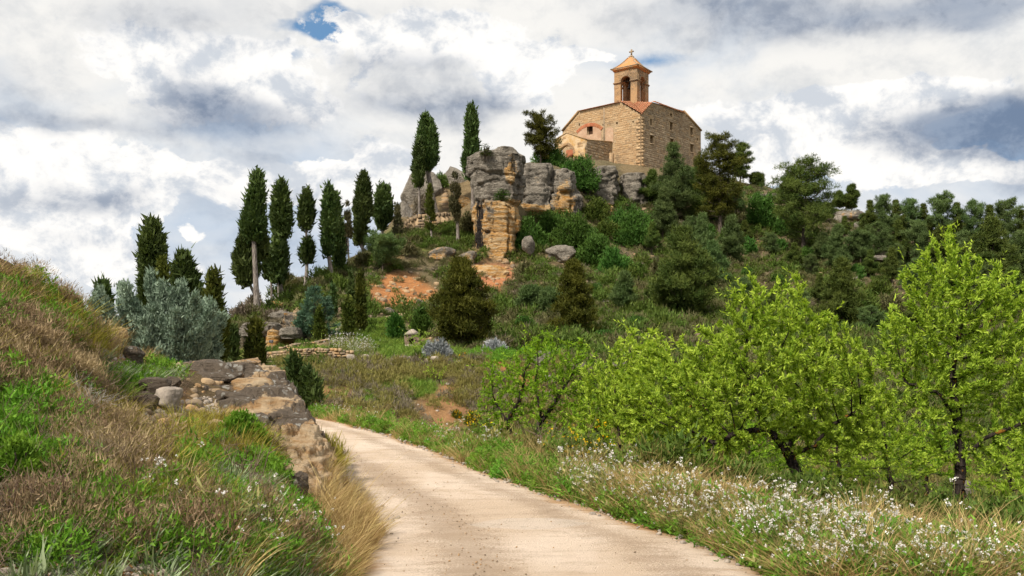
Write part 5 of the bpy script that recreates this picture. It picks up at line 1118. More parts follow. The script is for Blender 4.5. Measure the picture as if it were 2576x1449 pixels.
def build_floodlight():
    c = at(1055, 551, 93.2); s = thing('floodlight', c, 'black floodlight box on the end of the upper retaining wall', 'floodlight'); k = 93.2 / FOC
    g = Geo(); V = np.array([(-7, -3, 0), (7, -5, 0), (7, 5, 0), (-7, 5, 0), (-8, -1, 13), (6, -3, 13), (6, 5, 12), (-8, 5, 12)]) * k
    g.add(V, [[0, 1, 5, 4], [1, 2, 6, 5], [2, 3, 7, 6], [3, 0, 4, 7], [4, 5, 6, 7], [3, 2, 1, 0]]); link('housing', g.mesh('housing', M['black']), s)
    g = Geo(); box_geo(g, (0, 0, -2 * k), (5 * k, 1.5 * k, 2.2 * k)); link('bracket', g.mesh('bracket', M['black']), s)
build_floodlight()
# ------------------------------------------------------------------ trees
def lobe_points(n, prof, R, lump=.22, seed=0, shell=.55):
    """points filling a crown of revolution; prof = (height, radius, cx, cy) rows, outline broken by lumps"""
    prof = np.array(prof, float); z0, z1 = prof[0, 0], prof[-1, 0]
    zz = np.linspace(z0, z1, 200); rr = np.interp(zz, prof[:, 0], prof[:, 1]); w = rr + .02 * rr.max(); w = np.cumsum(w) / w.sum()
    z = np.interp(R.uniform(size=n), w, zz); a = R.uniform(0, 2 * np.pi, n); r0 = np.interp(z, prof[:, 0], prof[:, 1])
    k = max(r0.max(), .05)
    lp = 1 + lump * 1.8 * fbm(np.stack([np.cos(a) * 1.1, np.sin(a) * 1.1, z / k * .9], 1) + seed * 7.7, 3, seed)
    u = R.uniform(size=n) ** (.5 * (1 - shell)); r = r0 * lp * u
    P = np.stack([np.cos(a) * r + np.interp(z, prof[:, 0], prof[:, 2]), np.sin(a) * r + np.interp(z, prof[:, 0], prof[:, 3]), z], 1)
    return P, np.stack([np.cos(a), np.sin(a), np.zeros(n)], 1), u
def crown_prof(z0, z1, r, cx, cy, shape='ovate'):
    t = np.linspace(0, 1, 12)
    if shape == 'ovate': f = np.sin(np.pi * np.clip(t, .02, 1) ** .62) ** .75 * (1 - .12 * t)
    elif shape == 'spire': f = np.clip((1 - t) ** .75 * np.clip(t / .10, 0, 1) ** .6, 0, 1)
    elif shape == 'column': f = np.clip(t / .12, 0, 1) ** .6 * np.clip((1 - t) / .35, 0, 1) ** .55
    else: f = np.sqrt(np.clip(1 - (2 * t - 1) ** 2, 0, 1))
    f = np.maximum(f, .03)
    return [(z0 + (z1 - z0) * a, r * b, cx, cy) for a, b in zip(t, f)]
def foliage(g, P, out, L, W, k, R, up=.9, spread=.55, shade=None):
    """k narrow sprays at each point"""
    n = len(P); Pk = np.repeat(P, k, 0) + R.normal(size=(n * k, 3)) * L * .35; o = np.repeat(out, k, 0)
    D = o * .6 + np.array([0, 0, up]) + R.normal(size=(n * k, 3)) * spread
    clump = np.repeat(np.clip(.5 + 1.1 * fbm(P * (.30 / L) + 3, 3, 17) + R.normal(size=n) * .12, 0, 1), k)
    rnd = np.clip(.65 * clump + .35 * R.uniform(size=n * k), 0, 1)
    spikes(g, Pk, D, L * R.uniform(.6, 1.3, n * k), W * R.uniform(.7, 1.3, n * k), rnd)
def trunk_geo(g, pts, r0, r1, sides=9, seed=0, flare=1.6):
    P = np.array(pts, float); t = np.linspace(0, 1, 14); s = np.linspace(0, 1, len(P))
    C_ = np.stack([np.interp(t, s, P[:, i]) for i in range(3)], 1); w = np.linalg.norm(P[-1] - P[0]) * .012
    C_[1:-1, :2] += w * fbm(np.stack([t * 4, t * 0 + seed, t * 0], 1), 2, seed)[1:-1, None] * np.array([[1, .6]])
    r = r0 + (r1 - r0) * t; r = r * (1 + (flare - 1) * np.exp(-t * 14)); tube(g, C_, r, sides)
CYM = {}
def cypress(px, py, lobes, label, d=None, mat='cypress', trunk=5.0, name='cypress_tree', dens=1.0, sparse=False, shape='ovate', group=None, tbase=None, leafL=.26, trunk_mat='bark_grey'):
    """a cypress standing at (px, py): lobes of (top, bottom, centre px, half width px)"""
    q = hit(px, py, 20) if d is None else np.array([(px - CX) / FOC * d, d, 0]); 
    if d is not None: q[2] = gz(q[0], q[1])[0]
    k = q[1] / FOC; seed = int(px * 7 + py) % 9973; R = np.random.default_rng(seed)
    t = thing(name, q, label, 'cypress', group); zof = lambda y: EYE + (HOR - y) * k - q[2]
    g = Geo(); tops = sorted(lobes, key=lambda l: l[0]); hi = tops[0]
    pts = [(0, 0, -.3)]
    for l in sorted(lobes, key=lambda l: -l[1]):
        if zof(l[1]) > .3: pts.append(((l[2] - px) * k * .8, 0, zof(l[1])))
    pts.append(((hi[2] - px) * k, 0, zof(hi[0] * .75 + hi[1] * .25))); pts = sorted(pts, key=lambda p: p[2])
    trunk_geo(g, pts, trunk * k, trunk * k * .35, 8, seed); 
    for l in lobes:
        for _ in range(5):
            a = R.uniform(0, 6.28); zb = zof(l[1] - (l[1] - l[0]) * R.uniform(.02, .5)); r = l[3] * k * .8
            base = np.array([np.interp(zb - r, [p[2] for p in pts], [p[0] for p in pts]), 0, zb - r * .9]); tip = np.array([(l[2] - px) * k + math.cos(a) * r * .7, math.sin(a) * r * .7, zb + r * .3])
            segs(g, [base], [tip], [trunk * k * .35], [trunk * k * .1], 5)
    link('trunk', g.mesh('trunk', M[trunk_mat], True), t)
    g = Geo()
    for i, (y0, y1, cx, hw) in enumerate(lobes):
        z1, z0 = zof(y0), zof(y1); r = hw * k * .72; pr = crown_prof(z0, z1, r, (cx - px) * k, R.uniform(-.2, .2) * r, shape)
        area = 6.28 * hw * (y1 - y0); n = int((.048 if sparse else .105) * dens * area) + 40
        P, o, u = lobe_points(n, pr, R, .38 if sparse else .36, seed + i, .2 if sparse else .62)
        kp = fbm(P * (.42 / leafL) + seed, 3, seed % 40) > (-.10 if sparse else -.17); P, o = P[kp], o[kp]
        foliage(g, P, o, leafL, leafL * .36, 6, R, 1.0, .46)
        if not sparse:       # dense inner growth: larger sprays close to the stem
            P, o, u = lobe_points(int(n * .35), [(a, b * .72, c, e) for a, b, c, e in pr], R, .15, seed + i, .7)
            foliage(g, P, o, leafL * 1.8, leafL * .9, 3, R, 1.0, .5)
    link('crown', g.mesh('crown', M[mat]), t)
    return t
T3 = 'tall bare-trunked cypresses along the left spur'
cypress(648, 792, [(430, 520, 647, 15), (478, 602, 638, 34), (545, 592, 632, 22)], 'tallest old cypress at the left end of the row, pale bare trunk', trunk=6.5)
cypress(662, 786, [(585, 712, 618, 36), (560, 650, 655, 16)], 'leaning cypress with low dark crown hanging left of the tallest one', trunk=4.5)
cypress(716, 756, [(458, 600, 708, 29), (570, 705, 703, 20)], 'second tall cypress of the row with full dark double crown', trunk=5)
cypress(684, 768, [(618, 700, 681, 21)], 'short pale-trunked cypress between the two tallest on the left', trunk=3.4)
cypress(705, 765, [(600, 712, 697, 15)], 'short narrow cypress leaning against the second tall one', trunk=3.2)
cypress(770, 720, [(478, 575, 770, 22), (600, 658, 773, 17)], 'solitary cypress with two separate crown balls on one trunk', trunk=5)
cypress(836, 704, [(466, 592, 828, 19), (570, 645, 824, 11)], 'fourth cypress with split grey trunk and narrow column crown', trunk=6)
cypress(852, 690, [(485, 610, 844, 14), (560, 690, 852, 14)], 'narrow dark cypress just behind the split-trunk one', trunk=4)
cypress(880, 652, [(505, 645, 874, 14)], 'thin half-dead cypress with see-through brown crown', mat='cypress_b', sparse=True, trunk=3.5)
cypress(866, 660, [(560, 660, 862, 12)], 'dim thin cypress left of the half-dead one', mat='cypress_b', sparse=True, trunk=3)
cypress(922, 640, [(432, 560, 914, 28), (535, 615, 906, 21)], 'broad dark cypress with round lower crown, left of the grey leaning rocks', trunk=5)
cypress(964, 604, [(462, 575, 960, 22), (470, 560, 975, 14)], 'twin-headed cypress just left of the rocky top', trunk=4)
cypress(1000, 600, [(505, 600, 1000, 13)], 'sparse small cypress at the edge of the left boulder', mat='cypress_b', sparse=True, trunk=2.5)
cypress(1101, 524, [(287, 430, 1070, 34), (300, 420, 1084, 24)], 'great cypress above the upper steps with dark leaning trunk', trunk=7, d=95.5)
cypress(1056, 520, [(350, 468, 1053, 17)], 'slim cypress in front of the great one above the steps', trunk=4, d=94.5)
cypress(1190, 455, [(261, 345, 1186, 19), (298, 450, 1187, 28)], 'dense pointed cypress rising behind the pinnacle head', d=97, trunk=5)
cypress(1092, 612, [(465, 580, 1081, 15)], 'young ragged cypress on a pale stem before the retaining wall', mat='cypress_y', sparse=True, dens=2.2, trunk=4)
cypress(1152, 614, [(420, 545, 1143, 16), (440, 560, 1150, 10)], 'nearly bare brown cypress with grey trunk left of the pinnacle', mat='cypress_b', sparse=True, dens=1.2, trunk=4.5)
# group behind the near outcrop
cypress(385, 900, [(553, 700, 383, 35), (650, 800, 378, 32)], 'big dark cypress behind the blue-green shrub', d=42, trunk=6, leafL=.2)
cypress(408, 900, [(650, 780, 408, 10)], 'narrow yellow-green cypress against the big dark one', d=36, mat='cypress_y', shape='spire', leafL=.14, trunk=2)
cypress(467, 905, [(637, 790, 462, 34), (690, 810, 480, 28)], 'full dark cypress second from left behind the blue-green shrub', d=41, trunk=6, leafL=.2)
cypress(258, 900, [(708, 800, 257, 19)], 'small dark cypress peeping over the left bank', d=44, trunk=4, leafL=.2)
cypress(540, 915, [(684, 900, 536, 19), (760, 915, 545, 26)], 'tall slender yellow-green cypress right of the blue-green shrub', d=30, mat='cypress_y', shape='column', leafL=.13, trunk=3)
cypress(586, 908, [(818, 905, 586, 12)], 'thin little cypress before the stone bank', d=40, shape='column', leafL=.13, trunk=2)
cypress(640, 925, [(806, 890, 643, 13), (850, 932, 640, 27)], 'bushy yellowish cypress with round cones beside the cave', d=31, mat='cypress_y', shape='column', leafL=.12, trunk=2.5)
cypress(677, 792, [(755, 788, 677, 6)], 'tiny dark cypress between the pale trunks', shape='column', leafL=.15, trunk=1)
cypress(803, 870, [(775, 868, 802, 17), (820, 870, 812, 13)], 'olive slender cypress in front of the blue-green tree', mat='cypress_y', shape='spire', leafL=.14, trunk=2)
cypress(876, 858, [(750, 858, 876, 15)], 'slender cypress right of the lower stone steps', mat='cypress_y', shape='column', leafL=.14, trunk=2)
cypress(886, 835, [(682, 810, 884, 10)], 'thin dark cypress behind the steps, left of a taller twin', shape='spire', leafL=.16, trunk=1.5)
cypress(908, 838, [(678, 836, 906, 17)], 'tallest slender cypress on the green terrace', mat='cypress_y', shape='spire', leafL=.15, trunk=2)
cypress(838, 800, [(715, 795, 838, 8)], 'thin dark cypress at the top of the lower steps', shape='spire', leafL=.16, trunk=1.5)
cypress(995, 857, [(793, 857, 995, 27)], 'squat rounded juniper on the green terrace', name='juniper_tree', leafL=.15, trunk=2.5, mat='juniper')
cypress(1052, 848, [(778, 850, 1060, 30)], 'dark juniper bush beside the stone shrine', name='juniper_tree', leafL=.16, trunk=3, mat='juniper')
def dark_juniper():
    cypress(750, 1042, [(895, 1040, 738, 20), (925, 1035, 772, 20), (965, 1040, 752, 44), (940, 1030, 715, 20), (950, 1035, 790, 18)], 'ragged dark juniper growing at the path bend beside the outcrop', name='juniper_tree', d=24.5, leafL=.11, trunk=2, mat='cypress', dens=1.1, shape='spire')
dark_juniper()

def pine_mesh(H, rad, seed, style='cone', mat='pine', nl=40, tuft=.30, bare=.16, dens=1.0, target=2900):
    """trunk, limbs and needle pads of a pine, foot at the origin; returns (wood mesh, crown mesh)"""
    R = np.random.default_rng(seed); g = Geo(); lean = R.uniform(-.04, .04, 2) * H
    ax = lambda z: np.array([lean[0] * (z / H) ** 2, lean[1] * (z / H) ** 2, 0]) + np.array([0, 0, z])
    trunk_geo(g, [ax(0) - np.array([0, 0, .4]), ax(H * .3), ax(H * .6), ax(H * .93)], max(.022 * H, .05), .012, 7, seed, 1.4)
    gc = Geo(); pads = []
    nl = int(nl)
    for i in range(nl):
        t = bare + (1 - bare) * ((i + R.uniform(0, 1)) / nl) ** .9
        z = H * t
        if style == 'cone': L = rad * (1.05 - t) / (1.05 - bare) * R.uniform(.65, 1.15); el = R.uniform(.05, .45)
        elif style == 'dome': L = rad * 1.06 * max(.04, 1.03 - t) ** .72 * min(1, .72 + t * 1.4) * R.uniform(.66, 1.15); el = R.uniform(.0, .5)
        elif style == 'round': L = rad * math.sqrt(max(.03, 1 - ((t - bare) / (1 - bare) * 1.35 - .45) ** 2)) * R.uniform(.55, 1.1); el = R.uniform(.1, .7)
        else: L = rad * (math.sin(math.pi * min(1, (t - bare) / (1 - bare) * .72 + .22)) ** .7) * R.uniform(.5, 1.12); el = R.uniform(-.05, .4)
        a = i * 2.399 + R.uniform(-.5, .5); dr = np.array([math.cos(a) * math.cos(el), math.sin(a) * math.cos(el), math.sin(el)])
        p0 = ax(min(z, H * .96)); p1 = p0 + dr * L * .6; p2 = p0 + dr * L + np.array([0, 0, L * .12])
        r0 = .05 * L ** .7 * .6 + .01; segs(g, [p0, p1], [p1, p2], [r0, r0 * .6], [r0 * .6, r0 * .25], 4)
        for s in np.linspace(.42, 1.0, max(2, int(L / .6) + 1)):
            c = p0 + (p2 - p0) * s + R.normal(size=3) * L * .10; w = (.23 * L * (1.15 - .4 * s) + .16) * R.uniform(.7, 1.25); pads.append((c, w))
    pads.append((ax(H * .97), rad * .16 + .12)); pads.append((ax(H * .9), rad * .2 + .12))
    tot = sum(w ** 1.7 for _, w in pads)
    for c, w in pads:
        n = int(dens * target * w ** 1.7 / tot) + 3
        U = unit(R.normal(size=(n, 3))) * (R.uniform(size=(n, 1)) ** .45); P = c + U * np.array([w, w, w * .55]); out = unit(U + np.array([0, 0, .25]))
        foliage(gc, P, out * np.array([1, 1, .6]), tuft * .9, tuft * .20, 6, R, .7, .6)
    return g.mesh('trunk', M['bark_dark'], True), gc.mesh('crown', M[mat])
PINES = {}
def pine(px, py, top, hw, label, style='cone', mat='pine', d=None, var=None, group=None, nl=40, bare=.16, tuft=.29, dens=1.0, name='pine_tree', cat='pine'):
    q = hit(px, py, 20) if d is None else np.array([(px - CX) / FOC * d, d, 0.])
    if d is not None: q[2] = gz(q[0], q[1])[0]
    k = q[1] / FOC; H = (EYE + (HOR - top) * k) - q[2]; r = hw * k
    t = thing(name, q, label, cat, group); seed = int(px * 3 + top) % 9973
    if var is None:
        wm, cm = pine_mesh(H, r, seed, style, mat, nl, tuft, bare, dens); s = (1, 1, 1)
    else:
        if var not in PINES: PINES[var] = pine_mesh(6.0, 2.0, 300 + len(var[0]) + 10 * var[1], var[0], mat, 34, .30, .14)
        wm, cm = PINES[var]; s = (r / 2.0, r / 2.0, H / 6.0)
    for nm, me in (('trunk', wm), ('crown', cm)):
        o = link(nm, me, t); o.scale = s; o.rotation_euler = (0, 0, random.uniform(0, 6.28) if var else 0)
    return t
pine(1165, 872, 655, 78, 'large olive-dark pine in front of the pinnacle foot', 'dome', 'pine_o', nl=80, bare=.05, tuft=.26, dens=2.4)
pine(1448, 850, 660, 58, 'olive pine on the lower slope right of the pinnacle', 'dome', 'pine_o', nl=60, bare=.06, tuft=.26, dens=1.6)
pine(1722, 800, 574, 92, 'biggest dark rounded pine on the mid slope', 'dome', 'pine', nl=90, bare=.04, tuft=.30, dens=2.4)
pine(962, 692, 598, 50, 'small spreading pine on the left spur under the cypresses', 'round', 'pine_l', nl=34, bare=.25, tuft=.26)
pine(1360, 400, 294, 42, 'bushy pine on the rock left of the church porch', 'round', 'pine_o', d=108, nl=34, bare=.15, tuft=.30)
pine(1700, 565, 358, 60, 'grey-green pine in front of the right church wall', 'dome', 'pine_l', nl=80, bare=.10, dens=2.0)
pine(1668, 602, 475, 44, 'pale conical pine below the church', 'cone', 'pine_l', nl=54, bare=.08, dens=1.3)
pine(1812, 590, 342, 66, 'tall rough pine right of the church reaching its wall top', 'open', 'pine_o', nl=70, bare=.16, dens=2.0)
pine(1765, 565, 400, 46, 'dark pine hidden behind the tall rough one', 'dome', 'pine', nl=50, bare=.1, dens=1.3)
pine(1862, 500, 362, 30, 'slim pine leaning right on the skyline behind the tall rough one', 'open', 'pine', d=124, nl=34, bare=.2)
pine(1640, 520, 430, 34, 'small pine against the buttress at the church corner', 'cone', 'pine', nl=30)
pine(2022, 640, 398, 80, 'big layered pine with open spreading crown on the ridge', 'open', 'pine', nl=74, bare=.14, dens=2.2)
pine(1985, 585, 440, 34, 'smaller dark pine under the left side of the layered ridge pine', 'open', 'pine', nl=34)
pine(1905, 486, 438, 18, 'tiny pine alone on the ridge skyline', 'open', 'pine', d=124, nl=20)
pine(1838, 668, 545, 40, 'pale feathery young pine on the mid slope', 'cone', 'pine_l', nl=36)
pine(1765, 670, 540, 38, 'young conical pine above the biggest dark pine', 'cone', 'pine_l', nl=36)
pine(1790, 720, 610, 42, 'light pine at the right shoulder of the biggest dark pine', 'cone', 'pine_l', nl=36)
pine(2105, 690, 568, 40, 'conical young pine on the open slope below the layered one', 'cone', 'pine_l', nl=36)
pine(2068, 660, 590, 28, 'small pine left of the conical young pine', 'cone', 'pine_l', nl=30)
pine(2165, 670, 590, 32, 'small rounded pine right of the conical young pine', 'round', 'pine_l', nl=30)
pine(2118, 840, 655, 62, 'fresh dark pine standing low between the almond crowns', 'cone', 'pine', nl=50, bare=.1)
pine(2110, 505, 484, 24, 'little pine on the rocky ridge shoulder', 'cone', 'pine', d=123, nl=24)
pine(2142, 510, 468, 16, 'thin upright pine on the rocky ridge shoulder', 'open', 'pine', d=123, nl=20)
pine(1570, 790, 690, 30, 'little pale pine on the scrub slope', 'cone', 'pine_l', nl=26)
pine(1385, 800, 740, 30, 'small pale pine left of the olive pine', 'round', 'pine_l', nl=26)
pine(1335, 790, 730, 26, 'little green pine right of the large olive-dark pine', 'round', 'pine_l', nl=26)
G_W = 'pines of the wood on the right ridge'
ORD = ['first', 'second', 'third', 'fourth', 'fifth', 'sixth', 'seventh', 'eighth', 'ninth', 'tenth', 'eleventh', 'twelfth', 'thirteenth', 'fourteenth']
rows = [('on the skyline of the right wood', [(2188, 606, 506, 30), (2222, 606, 496, 30), (2252, 606, 505, 28), (2290, 610, 502, 32), (2325, 612, 514, 30), (2368, 615, 494, 36), (2408, 618, 512, 30), (2446, 620, 506, 32), (2488, 622, 518, 36), (2530, 625, 508, 34), (2568, 628, 530, 36)]),
        ('in the middle row of the right wood', [(2208, 662, 560, 36), (2262, 672, 556, 36), (2312, 684, 566, 36), (2366, 700, 572, 40), (2424, 706, 584, 42), (2500, 740, 550, 74), (2572, 724, 588, 50)]),
        ('in the front row of the right wood', [(2245, 726, 625, 34), (2308, 760, 650, 40), (2380, 770, 655, 44), (2460, 790, 676, 48), (2550, 800, 676, 54)])]
i = 0
for where, lst in rows:
    for n, (px, py, top, hw) in enumerate(lst):
        v = i % 4; pine(px, py, top, hw, '%s pine from the left %s' % (ORD[n], where), mat=('pine', 'pine_l')[i % 2], var=(('cone', 'round', 'cone', 'open')[v], v, i % 2), group=G_W); i += 1

G_S = 'young pines scattered over the right slope'
slope = [('high on the right slope', [(1730, 500, 420, 26), (1790, 520, 450, 24), (1850, 545, 470, 26), (1930, 560, 500, 24), (2075, 560, 510, 24), (2125, 600, 545, 22), (2180, 590, 540, 24)]),
         ('halfway up the right slope', [(1640, 640, 560, 26), (1735, 620, 545, 26), (1875, 620, 555, 22), (1940, 650, 590, 22), (2000, 680, 612, 26), (2040, 700, 640, 20), (2190, 700, 630, 28), (2250, 690, 620, 26)]),
         ('low on the right slope', [(1640, 770, 700, 24), (1870, 780, 700, 30), (1940, 800, 730, 28), (2010, 810, 740, 30), (2060, 770, 690, 26), (2190, 850, 770, 34), (2290, 850, 760, 36), (2380, 850, 780, 36)])]
for where, lst in slope:
    for n, (px, py, top, hw) in enumerate(lst):
        v = i % 4; pine(px, py, top, hw, '%s young pine from the left %s' % (ORD[n], where), mat=('pine', 'pine_l')[i % 2], var=(('cone', 'round', 'cone', 'open')[v], v, i % 2), group=G_S); i += 1

def cedar():
    q = hit(790, 860, 40); k = q[1] / FOC; t = thing('cedar_tree', q, 'broad blue-green conifer beside the lower stone steps', 'conifer')
    R = np.random.default_rng(5); g = Geo(); H = 145 * k; trunk_geo(g, [(0, 0, -.2), (0, 0, H * .5), (0, 0, H * .95)], .10, .02, 7, 3); gc = Geo()
    for (cx, h, rad) in ((0, H, 46 * k), (28 * k, H * .80, 38 * k), (-24 * k, H * .55, 40 * k)):
        for i in range(60):
            tt = (i + R.uniform()) / 60; z = h * (.03 + .95 * tt); L = rad * (1.08 - tt) ** .75 * R.uniform(.7, 1.15) + .08; a = R.uniform(0, 6.28); el = R.uniform(.1, .55)
            dr = np.array([math.cos(a) * math.cos(el), math.sin(a) * math.cos(el), math.sin(el)]); p0 = np.array([cx, 0, z * .96]); p1 = p0 + dr * L
            segs(g, [p0], [p1], [.02], [.005], 4); s = R.uniform(.3, 1, 26)[:, None] ** .8; P = p0 + (p1 - p0) * s + R.normal(size=(26, 3)) * .06
            foliage(gc, P, np.repeat(dr[None], 26, 0) * 1.5, .13, .05, 4, R, .35, .5)
    link('trunk', g.mesh('trunk', M['bark_dark'], True), t); link('crown', gc.mesh('crown', M['bluegreen']), t)
cedar()

# ---- branching by growth towards points of the crown, used for the almonds
def grow(trunk, attr, step, infl, kill, iters=90, seed=0):
    R = np.random.default_rng(seed); nodes = [np.array(p, float) for p, _ in trunk]; par = [q for _, q in trunk]
    A = np.array(attr, float); best = np.full(len(A), 1e9); bi = np.zeros(len(A), int); done = 0
    for it in range(iters):
        N = np.array(nodes[done:])
        if len(N):
            d2 = ((A[:, None] - N[None]) ** 2).sum(2); m = d2.argmin(1); v = d2[np.arange(len(A)), m]; b = v < best; best[b] = v[b]; bi[b] = m[b] + done
        done = len(nodes)
        alive = best > kill * kill; A, best, bi = A[alive], best[alive], bi[alive]
        use = best < (infl * infl if it > 4 else 1e9)
        if not len(A) or not use.any(): break
        al = np.array(nodes); new = 0
        for i in np.unique(bi[use]):
            dv = unit(A[use & (bi == i)] - al[i]).sum(0) + R.normal(size=3) * .25; dv /= max(np.linalg.norm(dv), 1e-6)
            p = al[i] + dv * step
            nodes.append(p); par.append(int(i)); new += 1
        if not new or len(nodes) > 6000: break
    return np.array(nodes), np.array(par)
def thickness(par, tip=.004, e=2.4):
    n = len(par); r = np.zeros(n); acc = np.zeros(n); kids = np.zeros(n, int)
    for i in range(n - 1, -1, -1):
        r[i] = tip if acc[i] == 0 else acc[i] ** (1 / e)
        if par[i] >= 0: acc[par[i]] += r[i] ** e; kids[par[i]] += 1
    return r, kids
def almond(px, py, d, blobs, label, trunk=(), nattr=700, leafn=6, leafL=.062, step=.09, mat='almond', rmax=.10, seed=1, name='almond_tree', zbase=None, low=0, cat='almond tree', twist=.35, tip=.0035, lw=.32):
    """almond tree: blobs (px, py, rx, ry) of leafy crown, trunk as chains of (px, py, depth offset)"""
    q = np.array([(px - CX) / FOC * d, d, 0.]); q[2] = gz(q[0], q[1])[0]; k = d / FOC; R = np.random.default_rng(seed)
    T = thing(name, q, label, cat); zof = lambda y: EYE + (HOR - y) * k - q[2]
    tr = []
    for ch in trunk:
        prev = 0 if tr else -1
        pts = np.array([((x - px) * k, o, zof(y)) for x, y, o in ch]); 
        if not tr: pts = np.vstack([[0, 0, -.15], pts])
        else:
            N = np.array([p for p, _ in tr]); prev = int(((N - pts[0]) ** 2).sum(1).argmin())
        L = np.concatenate([[0], np.cumsum(np.linalg.norm(np.diff(pts, axis=0), axis=1))]); m = max(3, int(L[-1] / step))
        for s in np.linspace(0, L[-1], m):
            p = np.array([np.interp(s, L, pts[:, i]) for i in range(3)]) + R.normal(size=3) * step * .16; tr.append((p, prev)); prev = len(tr) - 1
    att = []; tot = sum(b[2] * b[3] for b in blobs)
    for bx, by, rx, ry_ in blobs:
        n = int(nattr * rx * ry_ / tot) + 6; U = unit(R.normal(size=(n, 3))) * R.uniform(size=(n, 1)) ** .38
        att.append(np.array([(bx - px) * k, 0, zof(by)]) + U * np.array([rx * k, min(rx, ry_ * 1.5) * k * .85, ry_ * k]))
    att = np.concatenate(att); N, par = grow(tr, att, step, step * 26, step * 1.7, 120, seed)
    r, kids = thickness(par, tip); r = np.minimum(r * (rmax / max(r[0], 1e-6)) ** np.clip((r - tip) / (r[0] - tip + 1e-9), 0, 1), rmax)
    c = np.where(par >= 0)[0]; g = Geo(); big = c[r[c] > .012]; small = c[r[c] <= .012]
    segs(g, N[par[big]], N[big], r[par[big]] * 1.0, r[big], 7); segs(g, N[par[small]], N[small], np.minimum(r[par[small]], .012), r[small], 4)
    thin = np.where((r < tip * 2.6) & (par >= 0))[0]; D = unit(N[thin] - N[par[thin]])
    gl = Geo(); P = np.repeat(N[thin], leafn, 0); Dk = np.repeat(D, leafn, 0); m = len(P)
    P = P - Dk * R.uniform(0, 1, (m, 1)) * step + R.normal(size=(m, 3)) * .012
    out = Dk * 1.0 + R.normal(size=(m, 3)) * .65 + np.array([0, 0, .35])
    clump = np.repeat(R.uniform(size=len(thin)), leafn); rn = np.clip(.35 * clump + .65 * R.uniform(size=m), 0, 1)
    ls = R.uniform(.4, 1.3, m); leaves(gl, P, out, leafL * ls, leafL * lw * ls ** .7 * R.uniform(.8, 1.2, m), rn, fold=.18)
    # upright leafy shoots breaking the outline
    tips = np.where((kids == 0) & (par >= 0))[0]; tips = tips[R.uniform(size=len(tips)) < .3]; L = R.uniform(.12, .38, len(tips)) * (d / 14)
    sd_ = unit(unit(N[tips] - N[par[tips]]) + np.array([0, 0, .55]) + R.normal(size=(len(tips), 3)) * .25); E = N[tips] + sd_ * L[:, None]
    segs(g, N[tips], E, np.full(len(tips), tip), np.full(len(tips), tip * .5), 4)
    kk = 9; s = np.tile(np.linspace(.1, 1, kk), len(tips))[:, None]; P = np.repeat(N[tips], kk, 0) + np.repeat(sd_ * L[:, None], kk, 0) * s; o = np.repeat(sd_, kk, 0) * .9 + R.normal(size=(len(P), 3)) * .5
    leaves(gl, P, o, leafL * R.uniform(.7, 1.3, len(P)), leafL * lw, np.clip(R.uniform(size=len(P)) * .6 + .4, 0, 1), fold=.18)
    link('trunk', g.mesh('trunk', M['bark_almond'], True), T); link('crown', gl.mesh('crown', M[mat]), T)
    return T, len(N), m
TR = []
TR.append(almond(2015, 1272, 14.5, [(1750, 1010, 230, 150), (1960, 940, 240, 170), (2100, 1010, 150, 150), (1930, 800, 130, 90), (1990, 740, 55, 60), (1880, 720, 40, 40), (1680, 960, 90, 70), (1720, 1110, 180, 70), (2060, 1110, 140, 60), (1640, 880, 60, 30), (1600, 1000, 90, 90), (2080, 830, 60, 60), (1800, 860, 90, 60)],
          'large fresh green almond tree with twin dark trunk beside the flowery verge', [[(2008, 1200, 0), (1990, 1150, .05), (1935, 1080, 0), (1900, 1030, .1), (1890, 960, .1)], [(1990, 1150, 0), (2040, 1120, -.1), (2090, 1060, -.2), (2150, 1030, -.2)], [(1980, 1140, 0), (2020, 1060, .3), (2050, 980, .4)], [(1935, 1080, 0), (1850, 1080, -.3), (1780, 1110, -.4)]], 4200, 26, .070, .07, rmax=.085, seed=11))
TR.append(almond(2425, 1318, 13.6, [(2420, 740, 130, 110), (2380, 640, 60, 60), (2330, 690, 70, 60), (2520, 790, 110, 110), (2330, 830, 120, 110), (2440, 920, 140, 110), (2560, 950, 110, 130), (2270, 900, 80, 70), (2350, 1000, 100, 80), (2540, 1100, 80, 110), (2390, 585, 22, 30), (2240, 820, 40, 25), (2620, 850, 90, 150), (2400, 1120, 70, 60), (2560, 1240, 60, 60)],
          'tall almond tree with lichened trunk at the right edge', [[(2412, 1230, 0), (2415, 1150, 0), (2408, 1050, .05), (2400, 960, .05), (2405, 880, .1)], [(2415, 1150, 0), (2470, 1100, -.1), (2530, 1070, -.2), (2600, 1040, -.2)], [(2412, 1180, 0), (2380, 1130, .2), (2370, 1050, .3)], [(2410, 1060, 0), (2350, 985, -.1), (2270, 960, -.1)], [(2415, 1150, 0), (2440, 1060, .3), (2450, 960, .4)], [(2412, 1240, 0), (2480, 1290, -.3), (2560, 1240, -.4)]], 3800, 26, .069, .07, rmax=.085, seed=12))
TR.append(almond(1290, 1130, 20, [(1290, 985, 80, 80), (1250, 930, 45, 35), (1330, 920, 60, 50), (1360, 870, 45, 26), (1275, 1060, 60, 50), (1220, 1010, 30, 60)], 'left almond of the sparse dark pair by the path bend', [[(1285, 1090, 0), (1265, 1045, 0), (1240, 1000, .1)], [(1275, 1060, 0), (1310, 1000, -.2), (1320, 940, -.2)]], 900, 10, .085, .075, rmax=.075, seed=13, mat='almond_d'))
